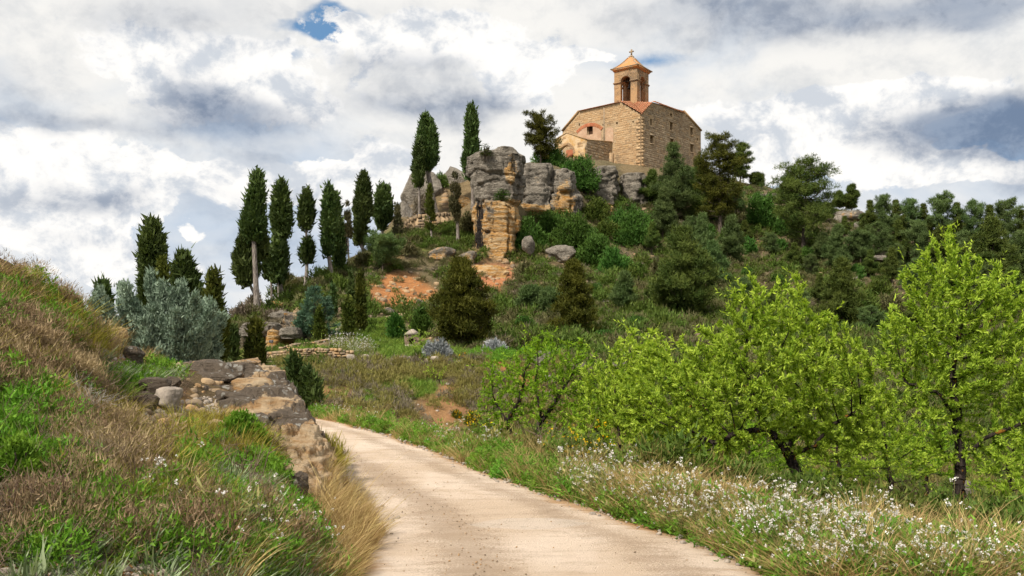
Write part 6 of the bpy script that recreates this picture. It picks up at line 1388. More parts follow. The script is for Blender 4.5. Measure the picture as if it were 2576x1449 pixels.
TR.append(almond(1358, 1135, 19, [(1400, 960, 90, 80), (1360, 860, 40, 30), (1440, 900, 70, 60), (1470, 990, 60, 60), (1380, 1060, 70, 40), (1330, 880, 30, 25)], 'right almond of the sparse dark pair, trunk forked', [[(1352, 1100, 0), (1360, 1050, 0), (1355, 1015, 0), (1345, 960, 0)], [(1360, 1060, 0), (1400, 1010, .2), (1430, 960, .2)]], 900, 10, .082, .075, rmax=.075, seed=14, mat='almond_d'))
TR.append(almond(1560, 1215, 17.5, [(1560, 990, 110, 110), (1610, 890, 90, 70), (1500, 960, 60, 60), (1500, 1080, 70, 60), (1620, 1090, 80, 60), (1590, 1150, 60, 40)], 'slender almond left of the large one, thin dark stems', [[(1562, 1170, 0), (1560, 1110, 0), (1550, 1050, 0)], [(1562, 1170, 0), (1600, 1120, .2), (1620, 1060, .2)], [(1562, 1180, 0), (1530, 1130, -.1), (1500, 1080, -.1)]], 1700, 18, .081, .08, rmax=.05, seed=15))
TR.append(almond(1742, 1215, 18.5, [(1740, 1060, 90, 70), (1700, 1150, 80, 45), (1790, 1130, 80, 50), (1760, 980, 80, 60)], 'almond behind the large one, its trunk half hidden', [[(1740, 1160, 0), (1735, 1110, 0), (1730, 1040, 0)]], 1500, 18, .084, .085, rmax=.07, seed=16))
TR.append(almond(2240, 1255, 17, [(2230, 1100, 100, 90), (2170, 1190, 90, 45), (2290, 1160, 80, 70), (2200, 1010, 70, 60)], 'low almond between the large tree and the right-hand tree', [[(2238, 1200, 0), (2230, 1150, 0)]], 1300, 18, .079, .085, rmax=.05, seed=17))
for j, (px, py, d, bl, l, sd_) in enumerate([(1660, 1190, 22, [(1650, 1080, 100, 80), (1600, 1140, 80, 50), (1710, 1130, 70, 50)], 'almond half hidden in the back row left of the large one', 31), (1890, 1200, 21, [(1880, 1120, 110, 70), (1820, 1160, 80, 40), (1950, 1150, 80, 45)], 'almond of the back row seen under the large crown', 32),
                                             (2110, 1210, 20.5, [(2110, 1110, 100, 80), (2050, 1170, 80, 40), (2180, 1150, 70, 50)], 'almond of the back row right of the large trunk', 33), (2330, 1230, 19.5, [(2320, 1130, 90, 80), (2280, 1190, 70, 45), (2390, 1170, 60, 50)], 'almond of the back row left of the right-hand trunk', 34), (2540, 1250, 18.5, [(2540, 1170, 90, 80), (2490, 1220, 60, 40), (2600, 1200, 60, 60)], 'almond of the back row at the right edge', 35), (1480, 1165, 23, [(1480, 1060, 70, 70), (1440, 1110, 60, 40), (1530, 1110, 50, 40)], 'almond of the back row right of the sparse pair', 36)]):
    TR.append(almond(px, py, d, bl, l, [[(px, py - 40, 0), (px - 6, py - 80, 0)]], 900, 15, .088, .11, rmax=.05, seed=sd_, mat='almond_d' if j % 2 else 'almond'))
TR.append(almond(1062, 905, 44, [(1058, 860, 30, 34), (1070, 885, 26, 20), (1045, 880, 22, 18)], 'pale green sapling in front of the shrine', [[(1062, 890, 0), (1060, 870, 0)]], 260, 7, .10, .09, rmax=.03, seed=18, mat='almond2', name='sapling', cat='sapling'))
TR.append(almond(797, 902, 40.5, [(796, 877, 18, 14)], 'tiny pale sapling before the terrace wall', [[(797, 892, 0)]], 120, 6, .07, .06, rmax=.015, seed=19, mat='almond2', name='sapling', cat='sapling'))
TR.append(almond(852, 900, 42, [(856, 874, 26, 20), (840, 885, 16, 12)], 'bright green sapling above the terrace wall', [[(852, 890, 0)]], 160, 6, .08, .07, rmax=.015, seed=20, mat='almond', name='sapling', cat='sapling'))
TR.append(almond(1110, 968, 34, [(1085, 935, 24, 16), (1100, 945, 18, 14)], 'thin leaning sapling on the heathy bank', [[(1105, 958, 0), (1095, 945, 0)]], 90, 5, .07, .07, rmax=.015, seed=21, mat='almond', name='sapling', cat='sapling'))
print('almonds', [(a, b) for _, a, b in TR])

def blue_shrub():
    """blue-green scale-leaved shrub fanning up behind the outcrop"""
    d = 19.0; q = np.array([(425 - CX) / FOC * d, d, 0.]); q[2] = gz(q[0], q[1])[0]; k = d / FOC; R = np.random.default_rng(8)
    T = thing('cypress_shrub', q, 'big blue-green feathery cypress shrub fanning out behind the outcrop', 'shrub'); g = Geo(); gl = Geo()
    zof = lambda y: EYE + (HOR - y) * k - q[2]
    tips = [(378, 690), (345, 725), (300, 720), (285, 745), (310, 770), (400, 745), (440, 735), (460, 715), (500, 760), (525, 755), (545, 790), (540, 820), (520, 850), (535, 880), (480, 790), (420, 780), (350, 780), (300, 800), (330, 830), (380, 820), (450, 830), (500, 880), (480, 900), (400, 860), (440, 880), (360, 870), (515, 905), (320, 870), (415, 720), (470, 760), (545, 770), (270, 770)]
    for ti, (x, y) in enumerate(tips + [(R.uniform(300, 530), R.uniform(760, 900)) for _ in range(26)]):
        o = R.uniform(-1.0, .8) * .8; tip = np.array([(x - 425) * k, o, zof(y)]); s0 = np.array([R.uniform(-.15, .15), R.uniform(-.1, .1), 0.0]); mid = (s0 + tip) / 2 + np.array([(x - 425) * k * .18, 0, -.08])
        t = np.linspace(0, 1, 9)[:, None]; C_ = (1 - t) ** 2 * s0 + 2 * t * (1 - t) * mid + t * t * tip; tube(g, C_, np.linspace(.028, .006, 9), 5)
        L = np.linalg.norm(tip); n = int(95 * L) + 40; u = R.uniform(.22, 1, n) ** .8; Cc = np.stack([np.interp(u, t[:, 0], C_[:, i]) for i in range(3)], 1)
        rr = .17 * L ** .4 * (1.12 - u) ** .6 + .02; dv = unit(tip - mid); side = unit(R.normal(size=(n, 3))); P = Cc + side * (rr * R.uniform(size=n) ** .6)[:, None] + dv * rr[:, None] * .5
        foliage(gl, P, dv * 1.4 + side * .6, .085, .034, 8, R, .25, .5)
    link('stems', g.mesh('stems', M['bark_grey'], True), T); link('foliage', gl.mesh('foliage', M['blue']), T)
blue_shrub()
# ------------------------------------------------------------------ bushes that can be told apart
def bush(px, py, w, h, label, mat='juniper', name='shrub', cat='shrub', d=None, L=.22, dens=1.0, group=None, lump=.30, up=.7, stems=True, ratio=.36, dep=.9, tall=False, stem_mat='bark_dark', dmin=20, kk=5):
    """mounded shrub w by h reading units, foot at (px, py)"""
    q = hit(px, py, dmin) if d is None else np.array([(px - CX) / FOC * d, d, 0.])
    if d is not None: q[2] = gz(q[0], q[1])[0]
    k = q[1] / FOC; R = np.random.default_rng(int(px * 5 + py * 3) % 9999); T = thing(name, q, label, cat, group)
    W, H = w * k / 2, (EYE + (HOR - (py - h)) * k) - q[2]
    g = Geo(); n = int(.085 * w * h * dens * (10 / max(L / k, 3)) ** .8) + 50
    U = unit(R.normal(size=(n, 3))); U[:, 2] = np.abs(U[:, 2]); lp = 1 + lump * 1.6 * fbm(U * 2.2 + px, 3, int(px) % 50)
    P = U * (lp * R.uniform(.55, 1, n) ** .5)[:, None] * np.array([W, W * dep, H]) * np.array([1, 1, .92])
    foliage(g, P, U * np.array([1, 1, .6]), L, L * ratio, kk, R, up, .5)
    n2 = n // 4; U2 = unit(R.normal(size=(n2, 3))); U2[:, 2] = np.abs(U2[:, 2]); P2 = U2 * R.uniform(.2, .75, (n2, 1)) * np.array([W, W * dep, H]); foliage(g, P2, U2, L * 1.6, L * 2.2 * ratio, 4, R, up, .5)
    link('foliage', g.mesh('foliage', M[mat]), T)
    gs = Geo(); m = 9; a = R.uniform(0, 6.28, m); tip = np.stack([np.cos(a) * W * .6, np.sin(a) * W * .6 * dep, np.full(m, H * .75)], 1); segs(gs, np.zeros((m, 3)) - np.array([0, 0, .05]), tip, np.full(m, .018 * H + .008), np.full(m, .006), 5)
    link('stems', gs.mesh('stems', M[stem_mat]), T); return T
JG = 'dark junipers below the cliff'
for px, py, w, h, l in [(1332, 628, 74, 74, 'dark juniper touching the right side of the pinnacle foot'), (1392, 605, 84, 66, 'dark green juniper mound second right of the pinnacle'), (1448, 640, 96, 100, 'bright-edged sprawling juniper in the middle of the cliff foot'), (1500, 668, 80, 76, 'long juniper mound descending the slope, right of the sprawling one'),
                        (1545, 690, 70, 56, 'lowest juniper at the end of the descending mounds'), (1590, 620, 90, 84, 'deep green juniper below the rounded buttress'), (1612, 590, 60, 50, 'upright juniper against the broad buttress'), (1558, 585, 54, 52, 'small juniper between the two right buttresses'),
                        (1385, 425, 76, 58, 'rich green juniper on top of the buttress left of the church'), (1462, 480, 74, 88, 'dark juniper filling the gleft below the porch'), (1432, 432, 40, 26, 'small green bush on the buttress rim'), (1915, 575, 66, 82, 'dark green juniper in front of the ridge cliff'), (1960, 590, 44, 44, 'small juniper under the layered ridge pine'),
                        (1885, 640, 28, 40, 'small dark cypress-like bush on the bare slope'), (1605, 705, 40, 36, 'grey-green round bush left of the biggest dark pine'), (1500, 560, 66, 60, 'olive bush in the hollow between buttresses'), (1530, 600, 60, 44, 'yellowish green bush among the junipers')]:
    bush(px, py, w * 1.22, h * 1.12, l.replace('gleft', 'cleft'), 'juniper' if 'olive' not in l and 'yellow' not in l and 'grey' not in l else 'scrub_g', 'juniper_shrub', 'juniper', d=110 if px == 1385 else (106 if px in (1462, 1432) else None), group=JG, L=.30)
for px, py, w, h, l, m in [(1272, 505, 36, 40, 'tuft of dark bush growing on the face of the pinnacle', 'juniper'), (1222, 392, 34, 18, 'flat little bush on top of the pinnacle', 'scrub_g')]:
    bush(px, py, w, h, l, m, d=86.2 if py > 450 else 87, L=.24)
SH = [(1262, 505, 86.0), (1222, 392, 87.0)]
for o in [o for o in COL.objects if o.get('label', '').startswith(('tuft of dark', 'flat little'))]:
    px, py, d = SH[0] if o['label'].startswith('tuft') else SH[1]; H0 = o.location.z; o.location = at(px, py, d)
    for c in o.children: c.scale = (1, 1, min(1, 1.3 / max(.1, (EYE + (HOR - (py - 30)) * d / FOC) - H0)))
for px, py, w, h, l, m, nm in [(2170, 800, 90, 74, 'round olive-green bush on the slope left of the tall almond', 'scrub_g', 'shrub'), (2210, 760, 80, 60, 'dark green round bush below the pale boulder', 'scrub_g', 'shrub'), (2240, 800, 80, 60, 'grey-green round bush nearest the tall almond', 'scrub', 'shrub'), (2130, 650, 44, 40, 'round green bush beside the small pines', 'scrub_g', 'shrub'),
                               (2290, 720, 60, 44, 'dark round bush before the wood', 'scrub_g', 'shrub'), (1110, 905, 58, 50, 'silver-grey leafy shrub on the terrace edge', 'silver', 'shrub'), (1080, 905, 40, 44, 'silver shrub just left of the larger silver one', 'silver', 'shrub'), (1050, 912, 36, 26, 'dark little shrub among the tan stones', 'scrub_g', 'shrub'),
                               (1244, 884, 54, 30, 'lavender-grey flowering shrub on the terrace', 'silver', 'shrub'), (1380, 745, 60, 34, 'low olive bush below the cracked ledge', 'scrub', 'shrub'), (1620, 800, 70, 40, 'low dark scrub bush left of the biggest dark pine', 'scrub_g', 'shrub'), (920, 668, 60, 34, 'grey low bush under the twin-headed cypress', 'scrub', 'shrub'), (1010, 640, 70, 46, 'mixed bush below the retaining wall', 'scrub', 'shrub'),
                               (1175, 590, 46, 60, 'shadowy bush at the left side of the pinnacle', 'scrub', 'shrub'), (1190, 660, 30, 26, 'small bush below the brown ledge', 'scrub_g', 'shrub'), (620, 805, 70, 44, 'purplish heather mound at the foot of the tallest cypress', 'scrub_p', 'shrub'), (690, 808, 60, 30, 'brown heather mound above the cave', 'scrub_p', 'shrub'), (590, 850, 50, 40, 'green and purple mound left of the cave', 'scrub', 'shrub'),
                               (640, 770, 44, 36, 'bare purple twig bush behind the tallest cypress', 'scrub_p', 'shrub'), (725, 720, 40, 40, 'airy green bush beside the second tall cypress', 'scrub', 'shrub'), (1060, 540, 40, 50, 'grey bush at the foot of the great boulder', 'scrub_p', 'shrub'), (1110, 470, 34, 34, 'dark green bush with yellow bloom behind the great cypress', 'scrub_g', 'shrub'), (860, 740, 60, 40, 'dark low bush at the base of the split-trunk cypress', 'scrub_g', 'shrub'),
                               (1320, 700, 60, 44, 'grey scrub bush below the pinnacle foot', 'scrub', 'shrub'), (1660, 700, 60, 50, 'grey-green scrub bush left above the biggest pine', 'scrub', 'shrub'), (820, 790, 44, 40, 'tan-green bush above the blue-green conifer', 'scrub', 'shrub')]:
    bush(px, py, w, h, l, m, nm, 'shrub', L=.26 if py < 830 else .12)
BG = 'dark bushes dotted over the right slope'
proto = {}
for i, (px, py, w, h) in enumerate([(1660, 560, 46, 36), (1690, 600, 40, 30), (1780, 600, 50, 36), (1830, 610, 44, 34), (1900, 600, 40, 30), (1960, 630, 44, 30), (2030, 650, 40, 28), (2090, 620, 40, 28), (1880, 700, 40, 26), (1960, 720, 46, 30), (2080, 730, 50, 34), (2150, 700, 46, 34),
                                    (2230, 640, 50, 36), (1840, 760, 50, 32), (1900, 830, 60, 40), (2000, 850, 60, 40), (2080, 860, 70, 44), (2250, 840, 70, 46), (1500, 740, 44, 28), (1480, 790, 50, 30), (1600, 830, 60, 34), (1320, 830, 56, 34), (1380, 850, 50, 30), (1520, 860, 60, 30)]):
    lab = '%s bush from the left among the dark slope bushes, %s' % ((ORD + ['fifteenth', 'sixteenth', 'seventeenth', 'eighteenth', 'nineteenth', 'twentieth', 'twenty-first', 'twenty-second', 'twenty-third', 'twenty-fourth'])[sorted([a for a in (1660, 1690, 1780, 1830, 1900.5, 1960, 2030, 2090, 1880, 1960.5, 2080, 2150, 2230, 1840, 1900, 2000, 2080.5, 2250, 1500, 1480, 1600, 1320, 1380, 1520)]).index([1660, 1690, 1780, 1830, 1900.5, 1960, 2030, 2090, 1880, 1960.5, 2080, 2150, 2230, 1840, 1900, 2000, 2080.5, 2250, 1500, 1480, 1600, 1320, 1380, 1520][i])], 'upper slope' if py < 680 else 'lower slope')
    v = i % 3
    if v not in proto:
        proto[v] = bush(px, py, w, h, lab, ('juniper', 'scrub_g', 'juniper')[v], 'slope_bush', 'bush', group=BG, L=.28); proto[(v, 'w')] = (w, h, proto[v].location.y)
    else:
        q = hit(px, py, 20); c = copy_tree(proto[v]); W0, H0, d0 = proto[(v, 'w')]; c.location = q; c['label'] = lab; c.scale = (w * q[1] / (W0 * d0), w * q[1] / (W0 * d0), h * q[1] / (H0 * d0)); c.rotation_euler = (0, 0, random.uniform(0, 6.28))
# near bushes
bush(612, 1108, 120, 72, 'bright green leafy bush on the near bank beside the outcrop', 'herb', 'shrub', 'shrub', d=9.0, L=.042, dens=1.6, ratio=.5, dmin=3, kk=6)
bush(826, 1160, 62, 52, 'green tussock bush between outcrop and path', 'grass_y', 'shrub', 'shrub', d=11.4, L=.14, ratio=.10, up=1.2, dmin=3, dens=1.6)
bush(769, 1102, 26, 40, 'small olive tussock at the corner of the outcrop', 'grass_y', 'shrub', 'shrub', d=13.6, L=.14, ratio=.10, up=1.2, dmin=3, dens=1.6)
bush(45, 1200, 100, 100, 'dark green herb clump at the left edge', 'herb', 'shrub', 'shrub', d=5.6, L=.035, ratio=.42, dmin=3, dens=1.5)
bush(105, 1000, 60, 60, 'small leafy green bush in the brown heather', 'herb', 'shrub', 'shrub', d=7.3, L=.05, ratio=.5, dmin=3)
def broom(px, py, w, h, label, d=None):
    T = bush(px, py, w, h, label, 'scrub_g', 'broom_bush', 'broom', L=.09, dens=.6); q = np.array(T.location); k = q[1] / FOC; R = np.random.default_rng(int(px)); n = 260
    U = unit(R.normal(size=(n, 3))); U[:, 2] = np.abs(U[:, 2]); P = U * np.array([w * k / 2, w * k / 2, h * k]) * R.uniform(.7, 1.1, (n, 1)); g = Geo(); leaves(g, P, rdir(n), .055, .05, R.uniform(size=n)); link('blossom', g.mesh('blossom', M['petal_y']), T)
for px, py, w, h, l in [(1190, 1072, 44, 36, 'broom bush with orange-yellow bloom at the foot of the bank'), (1226, 1098, 40, 34, 'lower yellow broom bush beside the sparse almond'), (1150, 1052, 22, 18, 'little yellow broom tuft on the earth slip'), (1165, 908, 26, 22, 'yellow broom right of the silver shrub'), (1118, 452, 18, 16, 'yellow bloom between the boulders at the top')]: broom(px, py, w, h, l)

def twig_bush(px, py, w, h, label, d=None, mat='twig_grey', n=26, name='bare_bush', dmin=20, thick=.02, lean=0.0):
    q = hit(px, py, dmin) if d is None else np.array([(px - CX) / FOC * d, d, 0.])
    if d is not None: q[2] = gz(q[0], q[1])[0]
    k = q[1] / FOC; R = np.random.default_rng(int(px * 11 + py)); T = thing(name, q, label, 'bare bush'); g = Geo(); W, H = w * k / 2, h * k
    def rec(p, dv, L, r, lev):
        e = p + dv * L; m = (p + e) / 2 + R.normal(size=3) * L * .08; segs(g, [p, m], [m, e], [r, r * .8], [r * .8, r * .6], 4 if lev else 5, R.uniform(size=2))
        if lev < 3:
            for _ in range(R.integers(2, 4)): rec(p + (e - p) * R.uniform(.35, 1), unit(dv + R.normal(size=3) * .5 + np.array([lean * .3, 0, .05])), L * R.uniform(.5, .8), r * .55, lev + 1)
    for _ in range(n):
        a = R.uniform(0, 6.28); el = R.uniform(.35, 1.4); dv = np.array([math.cos(a) * math.cos(el) * W / max(H, .01), math.sin(a) * math.cos(el) * W / max(H, .01), math.sin(el)]); rec(np.array([R.normal() * W * .08, R.normal() * W * .08, -.02]), unit(dv + np.array([lean, 0, 0])), H * R.uniform(.3, .5), thick * k * 40, 0)
    link('twigs', g.mesh('twigs', M[mat]), T)
twig_bush(1336, 432, 54, 70, 'bare grey bush in the cleft right of the pinnacle', d=100, n=16, thick=.022)
twig_bush(1030, 545, 60, 60, 'bare pale bush on the left boulder', d=95, n=12, thick=.018)
twig_bush(1345, 868, 40, 44, 'bare grey shrub behind the silver shrub', n=8, thick=.014) if False else None
twig_bush(60, 690, 120, 60, 'bare dark twigs on the left skyline', mat='twig', n=26, name='dead_shrub', d=9.6, dmin=3, thick=.018)
twig_bush(165, 775, 120, 60, 'wiry dark twigs further down the left skyline', mat='twig', n=26, name='dead_shrub', d=11.0, dmin=3, thick=.016)
twig_bush(250, 1240, 190, 170, 'mass of dead grey twigs on the near left bank', d=6.2, mat='twig', n=60, name='dead_shrub', dmin=3, thick=.028)
twig_bush(430, 1330, 170, 110, 'flattened dead twigs in the lower foreground', d=5.9, mat='twig', n=40, name='dead_shrub', dmin=3, thick=.02, lean=.8)
twig_bush(620, 1340, 190, 110, 'arching brown dead stems below the outcrop', d=6.9, mat='twig', n=46, name='dead_shrub', dmin=3, thick=.02, lean=.5)
twig_bush(700, 1200, 110, 70, 'dark dead twigs lying on the outcrop', d=9.2, mat='twig', n=30, name='dead_shrub', dmin=3, thick=.018, lean=.6)
twig_bush(215, 1080, 120, 170, 'tall pale dead branches on the left bank', d=7.2, mat='twig_grey', n=14, name='dead_shrub', dmin=3, thick=.03)
twig_bush(2280, 1300, 90, 200, 'dense bare black bush between the two big almonds', d=15.5, mat='twig', n=30, dmin=6, thick=.014)
twig_bush(2480, 1320, 130, 120, 'tangle of bare twigs at the foot of the right almond', d=13, mat='twig', n=36, dmin=6, thick=.012)
for px, py, w, h, l in [(50, 875, 180, 70, 'deep brown heather mound at the left edge'), (150, 960, 170, 80, 'brown drooping heather in the middle of the left bank'), (150, 775, 100, 34, 'purple-brown heather on the left skyline')]:
    bush(px, py, w, h, l, 'heather', 'heather_shrub', 'heather', d=hit(px, py, 4, 16)[1], L=.055, ratio=.11, up=.6, dens=1.6, dmin=3, lump=.2, kk=6)

# ------------------------------------------------------------------ ground cover that nobody could count
def template(name, geos, mat):
    c = bpy.data.collections.new(name)
    for i, g in enumerate(geos):
        o = bpy.data.objects.new(name + '_tuft', g.mesh(name + '_tuft', M[mat])); c.objects.link(o)
    return c
def _gn(name, coll):
    ng = bpy.data.node_groups.new(name, 'GeometryNodeTree'); ng.interface.new_socket('Geometry', in_out='INPUT', socket_type='NodeSocketGeometry'); ng.interface.new_socket('Geometry', in_out='OUTPUT', socket_type='NodeSocketGeometry')
    n = ng.nodes; i = n.new('NodeGroupInput'); o = n.new('NodeGroupOutput'); ip = n.new('GeometryNodeInstanceOnPoints'); ci = n.new('GeometryNodeCollectionInfo')
    ci.inputs['Collection'].default_value = coll; ci.inputs['Separate Children'].default_value = True; ci.inputs['Reset Children'].default_value = True
    def at_(nm, ty):
        a = n.new('GeometryNodeInputNamedAttribute'); a.data_type = ty; a.inputs['Name'].default_value = nm; return [s for s in a.outputs if s.enabled][0]
    l = ng.links; l.new(i.outputs[0], ip.inputs['Points']); l.new(ci.outputs[0], ip.inputs['Instance']); ip.inputs['Pick Instance'].default_value = True
    l.new(at_('idx', 'INT'), ip.inputs['Instance Index']); l.new(at_('rot', 'FLOAT_VECTOR'), ip.inputs['Rotation']); l.new(at_('scl', 'FLOAT'), ip.inputs['Scale']); l.new(ip.outputs[0], o.inputs[0])
    return ng
def cover(name, P, colls, scale, label=None, tilt=.15, seed=1, var=.35, lean=None):
    """tufts of the given kinds standing at P; several kinds given = layers of the same plants"""
    R = np.random.default_rng(seed); n = len(P)
    if not n: return
    rot = np.stack([R.normal(size=n) * tilt, R.normal(size=n) * tilt, R.uniform(0, 6.28, n)], 1)
    if lean is not None: rot[:, 2] = lean + R.normal(size=n) * .5; rot[:, 0] += .35
    scl = np.broadcast_to(np.asarray(scale, float), (n,)) * np.clip(1 + R.normal(size=n) * var, .4, 2.0); idx = R.integers(0, 64, n)
    for lay, c in enumerate(colls):
        me = bpy.data.meshes.new(name); me.vertices.add(n); me.vertices.foreach_set('co', np.asarray(P, np.float32).ravel())
        a = me.attributes.new('rot', 'FLOAT_VECTOR', 'POINT'); a.data.foreach_set('vector', rot.astype(np.float32).ravel())
        a = me.attributes.new('scl', 'FLOAT', 'POINT'); a.data.foreach_set('value', scl.astype(np.float32)); a = me.attributes.new('idx', 'INT', 'POINT'); a.data.foreach_set('value', (idx % len(c.objects)).astype(np.int32))
        o = link(name if lay == 0 else name + '_bloom', me); md = o.modifiers.new('tufts', 'NODES'); md.node_group = _gn(name, c)
        tag(o, label if lay == 0 else (label + ' in bloom' if label else None), None, None, 'stuff')
RG = np.random.default_rng(99)
def t_grass(n, L, W, spread, droop, base=.06, nseg=3):
    g = Geo(); a = RG.uniform(0, 6.28, n); r = base * RG.uniform(0, 1, n) ** .5; P = np.stack([np.cos(a) * r, np.sin(a) * r, np.full(n, -.02)], 1)
    D = np.stack([np.cos(a) * spread * RG.uniform(.1, 1, n), np.sin(a) * spread * RG.uniform(.1, 1, n), np.ones(n)], 1) + RG.normal(size=(n, 3)) * .12
    blades(g, P, D, L * RG.uniform(.5, 1.15, n), W, RG.uniform(size=n), droop, nseg); return g
def t_mound(n, rad, h, L, ratio, up=.7, spread=.55):
    g = Geo(); U = unit(RG.normal(size=(n, 3))); U[:, 2] = np.abs(U[:, 2]); lp = 1 + .5 * fbm(U * 2 + RG.uniform(0, 50), 3, 3); P = U * (lp * RG.uniform(.4, 1, n) ** .5)[:, None] * np.array([rad, rad, h]); foliage(g, P, U * np.array([1, 1, .5]), L, L * ratio, 3, RG, up, spread); return g
def t_twigs(n, L, r):
    g = Geo(); a = RG.uniform(0, 6.28, n); el = RG.uniform(.2, 1.3, n); D = np.stack([np.cos(a) * np.cos(el), np.sin(a) * np.cos(el), np.sin(el)], 1); P = np.stack([RG.normal(size=n) * .05, RG.normal(size=n) * .05, np.full(n, -.01)], 1)
    m = P + D * (L * RG.uniform(.3, .6, n))[:, None]; e = m + unit(D + RG.normal(size=(n, 3)) * .45 - np.array([0, 0, .2])) * (L * RG.uniform(.3, .6, n))[:, None]; rn = RG.uniform(size=n)
    segs(g, P, m, np.full(n, r), np.full(n, r * .7), 3, rn); segs(g, m, e, np.full(n, r * .7), np.full(n, r * .3), 3, rn)
    q = np.repeat(m, 2, 0); e2 = q + unit(np.repeat(D, 2, 0) + RG.normal(size=(2 * n, 3)) * .7) * L * .35; segs(g, q, e2, np.full(2 * n, r * .5), np.full(2 * n, r * .2), 3, np.repeat(rn, 2)); return g
def t_flower(n, H):
    """stalks with narrow leaves, and their flower heads"""
    gs, gp = Geo(), Geo(); a = RG.uniform(0, 6.28, n); r = .09 * RG.uniform(0, 1, n); P = np.stack([np.cos(a) * r, np.sin(a) * r, np.full(n, -.02)], 1)
    D = unit(np.stack([np.cos(a) * .35, np.sin(a) * .35, np.ones(n)], 1) + RG.normal(size=(n, 3)) * .18); L = H * RG.uniform(.55, 1.1, n); E = P + D * L[:, None]; m = P + D * (L * .55)[:, None] + RG.normal(size=(n, 3)) * .012
    rn = RG.uniform(size=n); segs(gs, P, m, np.full(n, .0022), np.full(n, .0018), 3, rn); segs(gs, m, E, np.full(n, .0018), np.full(n, .0012), 3, rn)
    k = 7; t = RG.uniform(.03, .8, (n, k))[..., None]; Q = (P[:, None] + (E - P)[:, None] * t).reshape(-1, 3); leaves(gs, Q, rdir(n * k) + np.array([0, 0, .5]), RG.uniform(.03, .075, n * k), .014, RG.uniform(size=n * k))
    for e, d in zip(E, D):
        for _ in range(RG.integers(0, 3)):
            c = e + RG.normal(size=3) * .012; kk = 8; U = unit(RG.normal(size=(kk, 3)) + d * .8); leaves(gp, c + U * .004, U, RG.uniform(.008, .014, kk), .010, RG.uniform(size=kk), mid=.6)
    return gs, gp
K = {}
K['lawn'] = template('lawn', [t_grass(26, .13, .012, .6, .5, .12, 2) for _ in range(4)], 'grass_g')
K['green'] = template('green_grass', [t_grass(44, .22, .010, .8, .6, .07) for _ in range(5)], 'grass_g')
K['dry'] = template('dry_grass', [t_grass(60, .42, .0058, .6, .55, .08, 4) for _ in range(5)], 'grass_d')
K['silver'] = template('silver_grass', [t_grass(46, .12, .010, 1.0, .25, .07, 2) for _ in range(4)], 'grass_s')
K['tussock'] = template('tussock', [t_grass(90, .24, .0065, .9, .35, .10, 2) for _ in range(4)], 'grass_y')
K['herb'] = template('herbs', [t_mound(42, .11, .14, .05, .5, .5, .8) for _ in range(5)], 'herb')
K['herb_s'] = template('small_herbs', [t_mound(60, .10, .15, .032, .42, .6, .8) for _ in range(5)], 'herb')
K['twig'] = template('dry_twigs', [t_twigs(16, .34, .0035) for _ in range(5)], 'twig')
K['heather'] = template('heather', [t_mound(170, .15, .16, .036, .13, .9, .55) for _ in range(5)], 'heather')
K['bushlet_l'] = template('light_bushlets', [t_mound(110, .14, .15, .034, .34, .7, .6) for _ in range(4)], 'herb')
K['bushlet'] = template('bushlets', [t_mound(110, .14, .15, .034, .34, .7, .6) for _ in range(5)], 'scrub_g')
K['heath'] = template('heath', [t_mound(60, .22, .24, .10, .18, 1.0, .45) for _ in range(5)], 'heath')
K['heath_p'] = template('grey_heath', [t_mound(50, .20, .20, .10, .18, 1.0, .45) for _ in range(4)], 'scrub_p')
K['scrub'] = template('scrub', [t_mound(64, .42, .46, .20, .26, .8, .5) for _ in range(5)], 'scrub')
K['scrub_g'] = template('green_scrub', [t_mound(64, .46, .50, .20, .28, .8, .5) for _ in range(4)], 'scrub_g')
K['scrub_p'] = template('purple_scrub', [t_mound(60, .44, .40, .20, .22, .8, .5) for _ in range(4)], 'scrub_p')
fl = [t_flower(11, .42) for _ in range(6)]
K['fl_s'] = template('flower_stalks', [a for a, _ in fl], 'stalk'); K['fl_p'] = template('flower_heads', [b for _, b in fl], 'petal'); K['fl_y'] = template('yellow_heads', [b for _, b in fl[:3]], 'petal_y')
peb = []
for s in range(6):
    V, Q = rock_geo((.5, .45, .32), 3, s, .5, .2); g = Geo(); g.add(V, Q, rnd=RG.uniform()); peb.append(g)
K['pebble'] = template('pebbles', peb, 'pale_stone'); K['tan_pebble'] = template('tan_pebbles', peb, 'wall_stone')
def nz(h, sc, seed): return fbm(h * np.array([sc, sc, 0]), 3, seed)
# --- hill
hill = [(560, 830), (640, 780), (760, 715), (880, 655), (1000, 590), (1180, 590), (1320, 560), (1460, 500), (1640, 440), (1780, 440), (1880, 470), (2100, 515), (2300, 560), (2576, 600), (2950, 630), (2950, 900), (1250, 900), (1000, 830), (930, 800), (860, 790), (700, 790), (600, 860)]
bare = [(1030, 735, 85, 56), (1235, 690, 80, 40), (960, 750, 40, 30), (940, 850, 110, 60)]
def offbare(h):
    px = CX + h[:, 0] / h[:, 1] * FOC; py = HOR - (h[:, 2] - EYE) / h[:, 1] * FOC; m = np.ones(len(h), bool)
    for x, y, a, b in bare: m &= (((px - x) / a) ** 2 + ((py - y) / b) ** 2 > 1) | (RG.uniform(size=len(h)) < .06)
    return m
cover('hill_scrub', scatter(hill, 3300, 45, 150, lambda h: offbare(h) & (nz(h, .12, 3) + RG.uniform(-.5, .5, len(h)) > -.25)), [K['scrub']], .9, 'grey-green scrub covering the hillside', seed=1)
cover('green_hill_scrub', scatter(hill, 2300, 45, 150, lambda h: offbare(h) & (nz(h, .10, 5) + RG.uniform(-.4, .4, len(h)) > -.02)), [K['scrub_g']], 1.1, 'darker green scrub in patches on the hillside', seed=2)
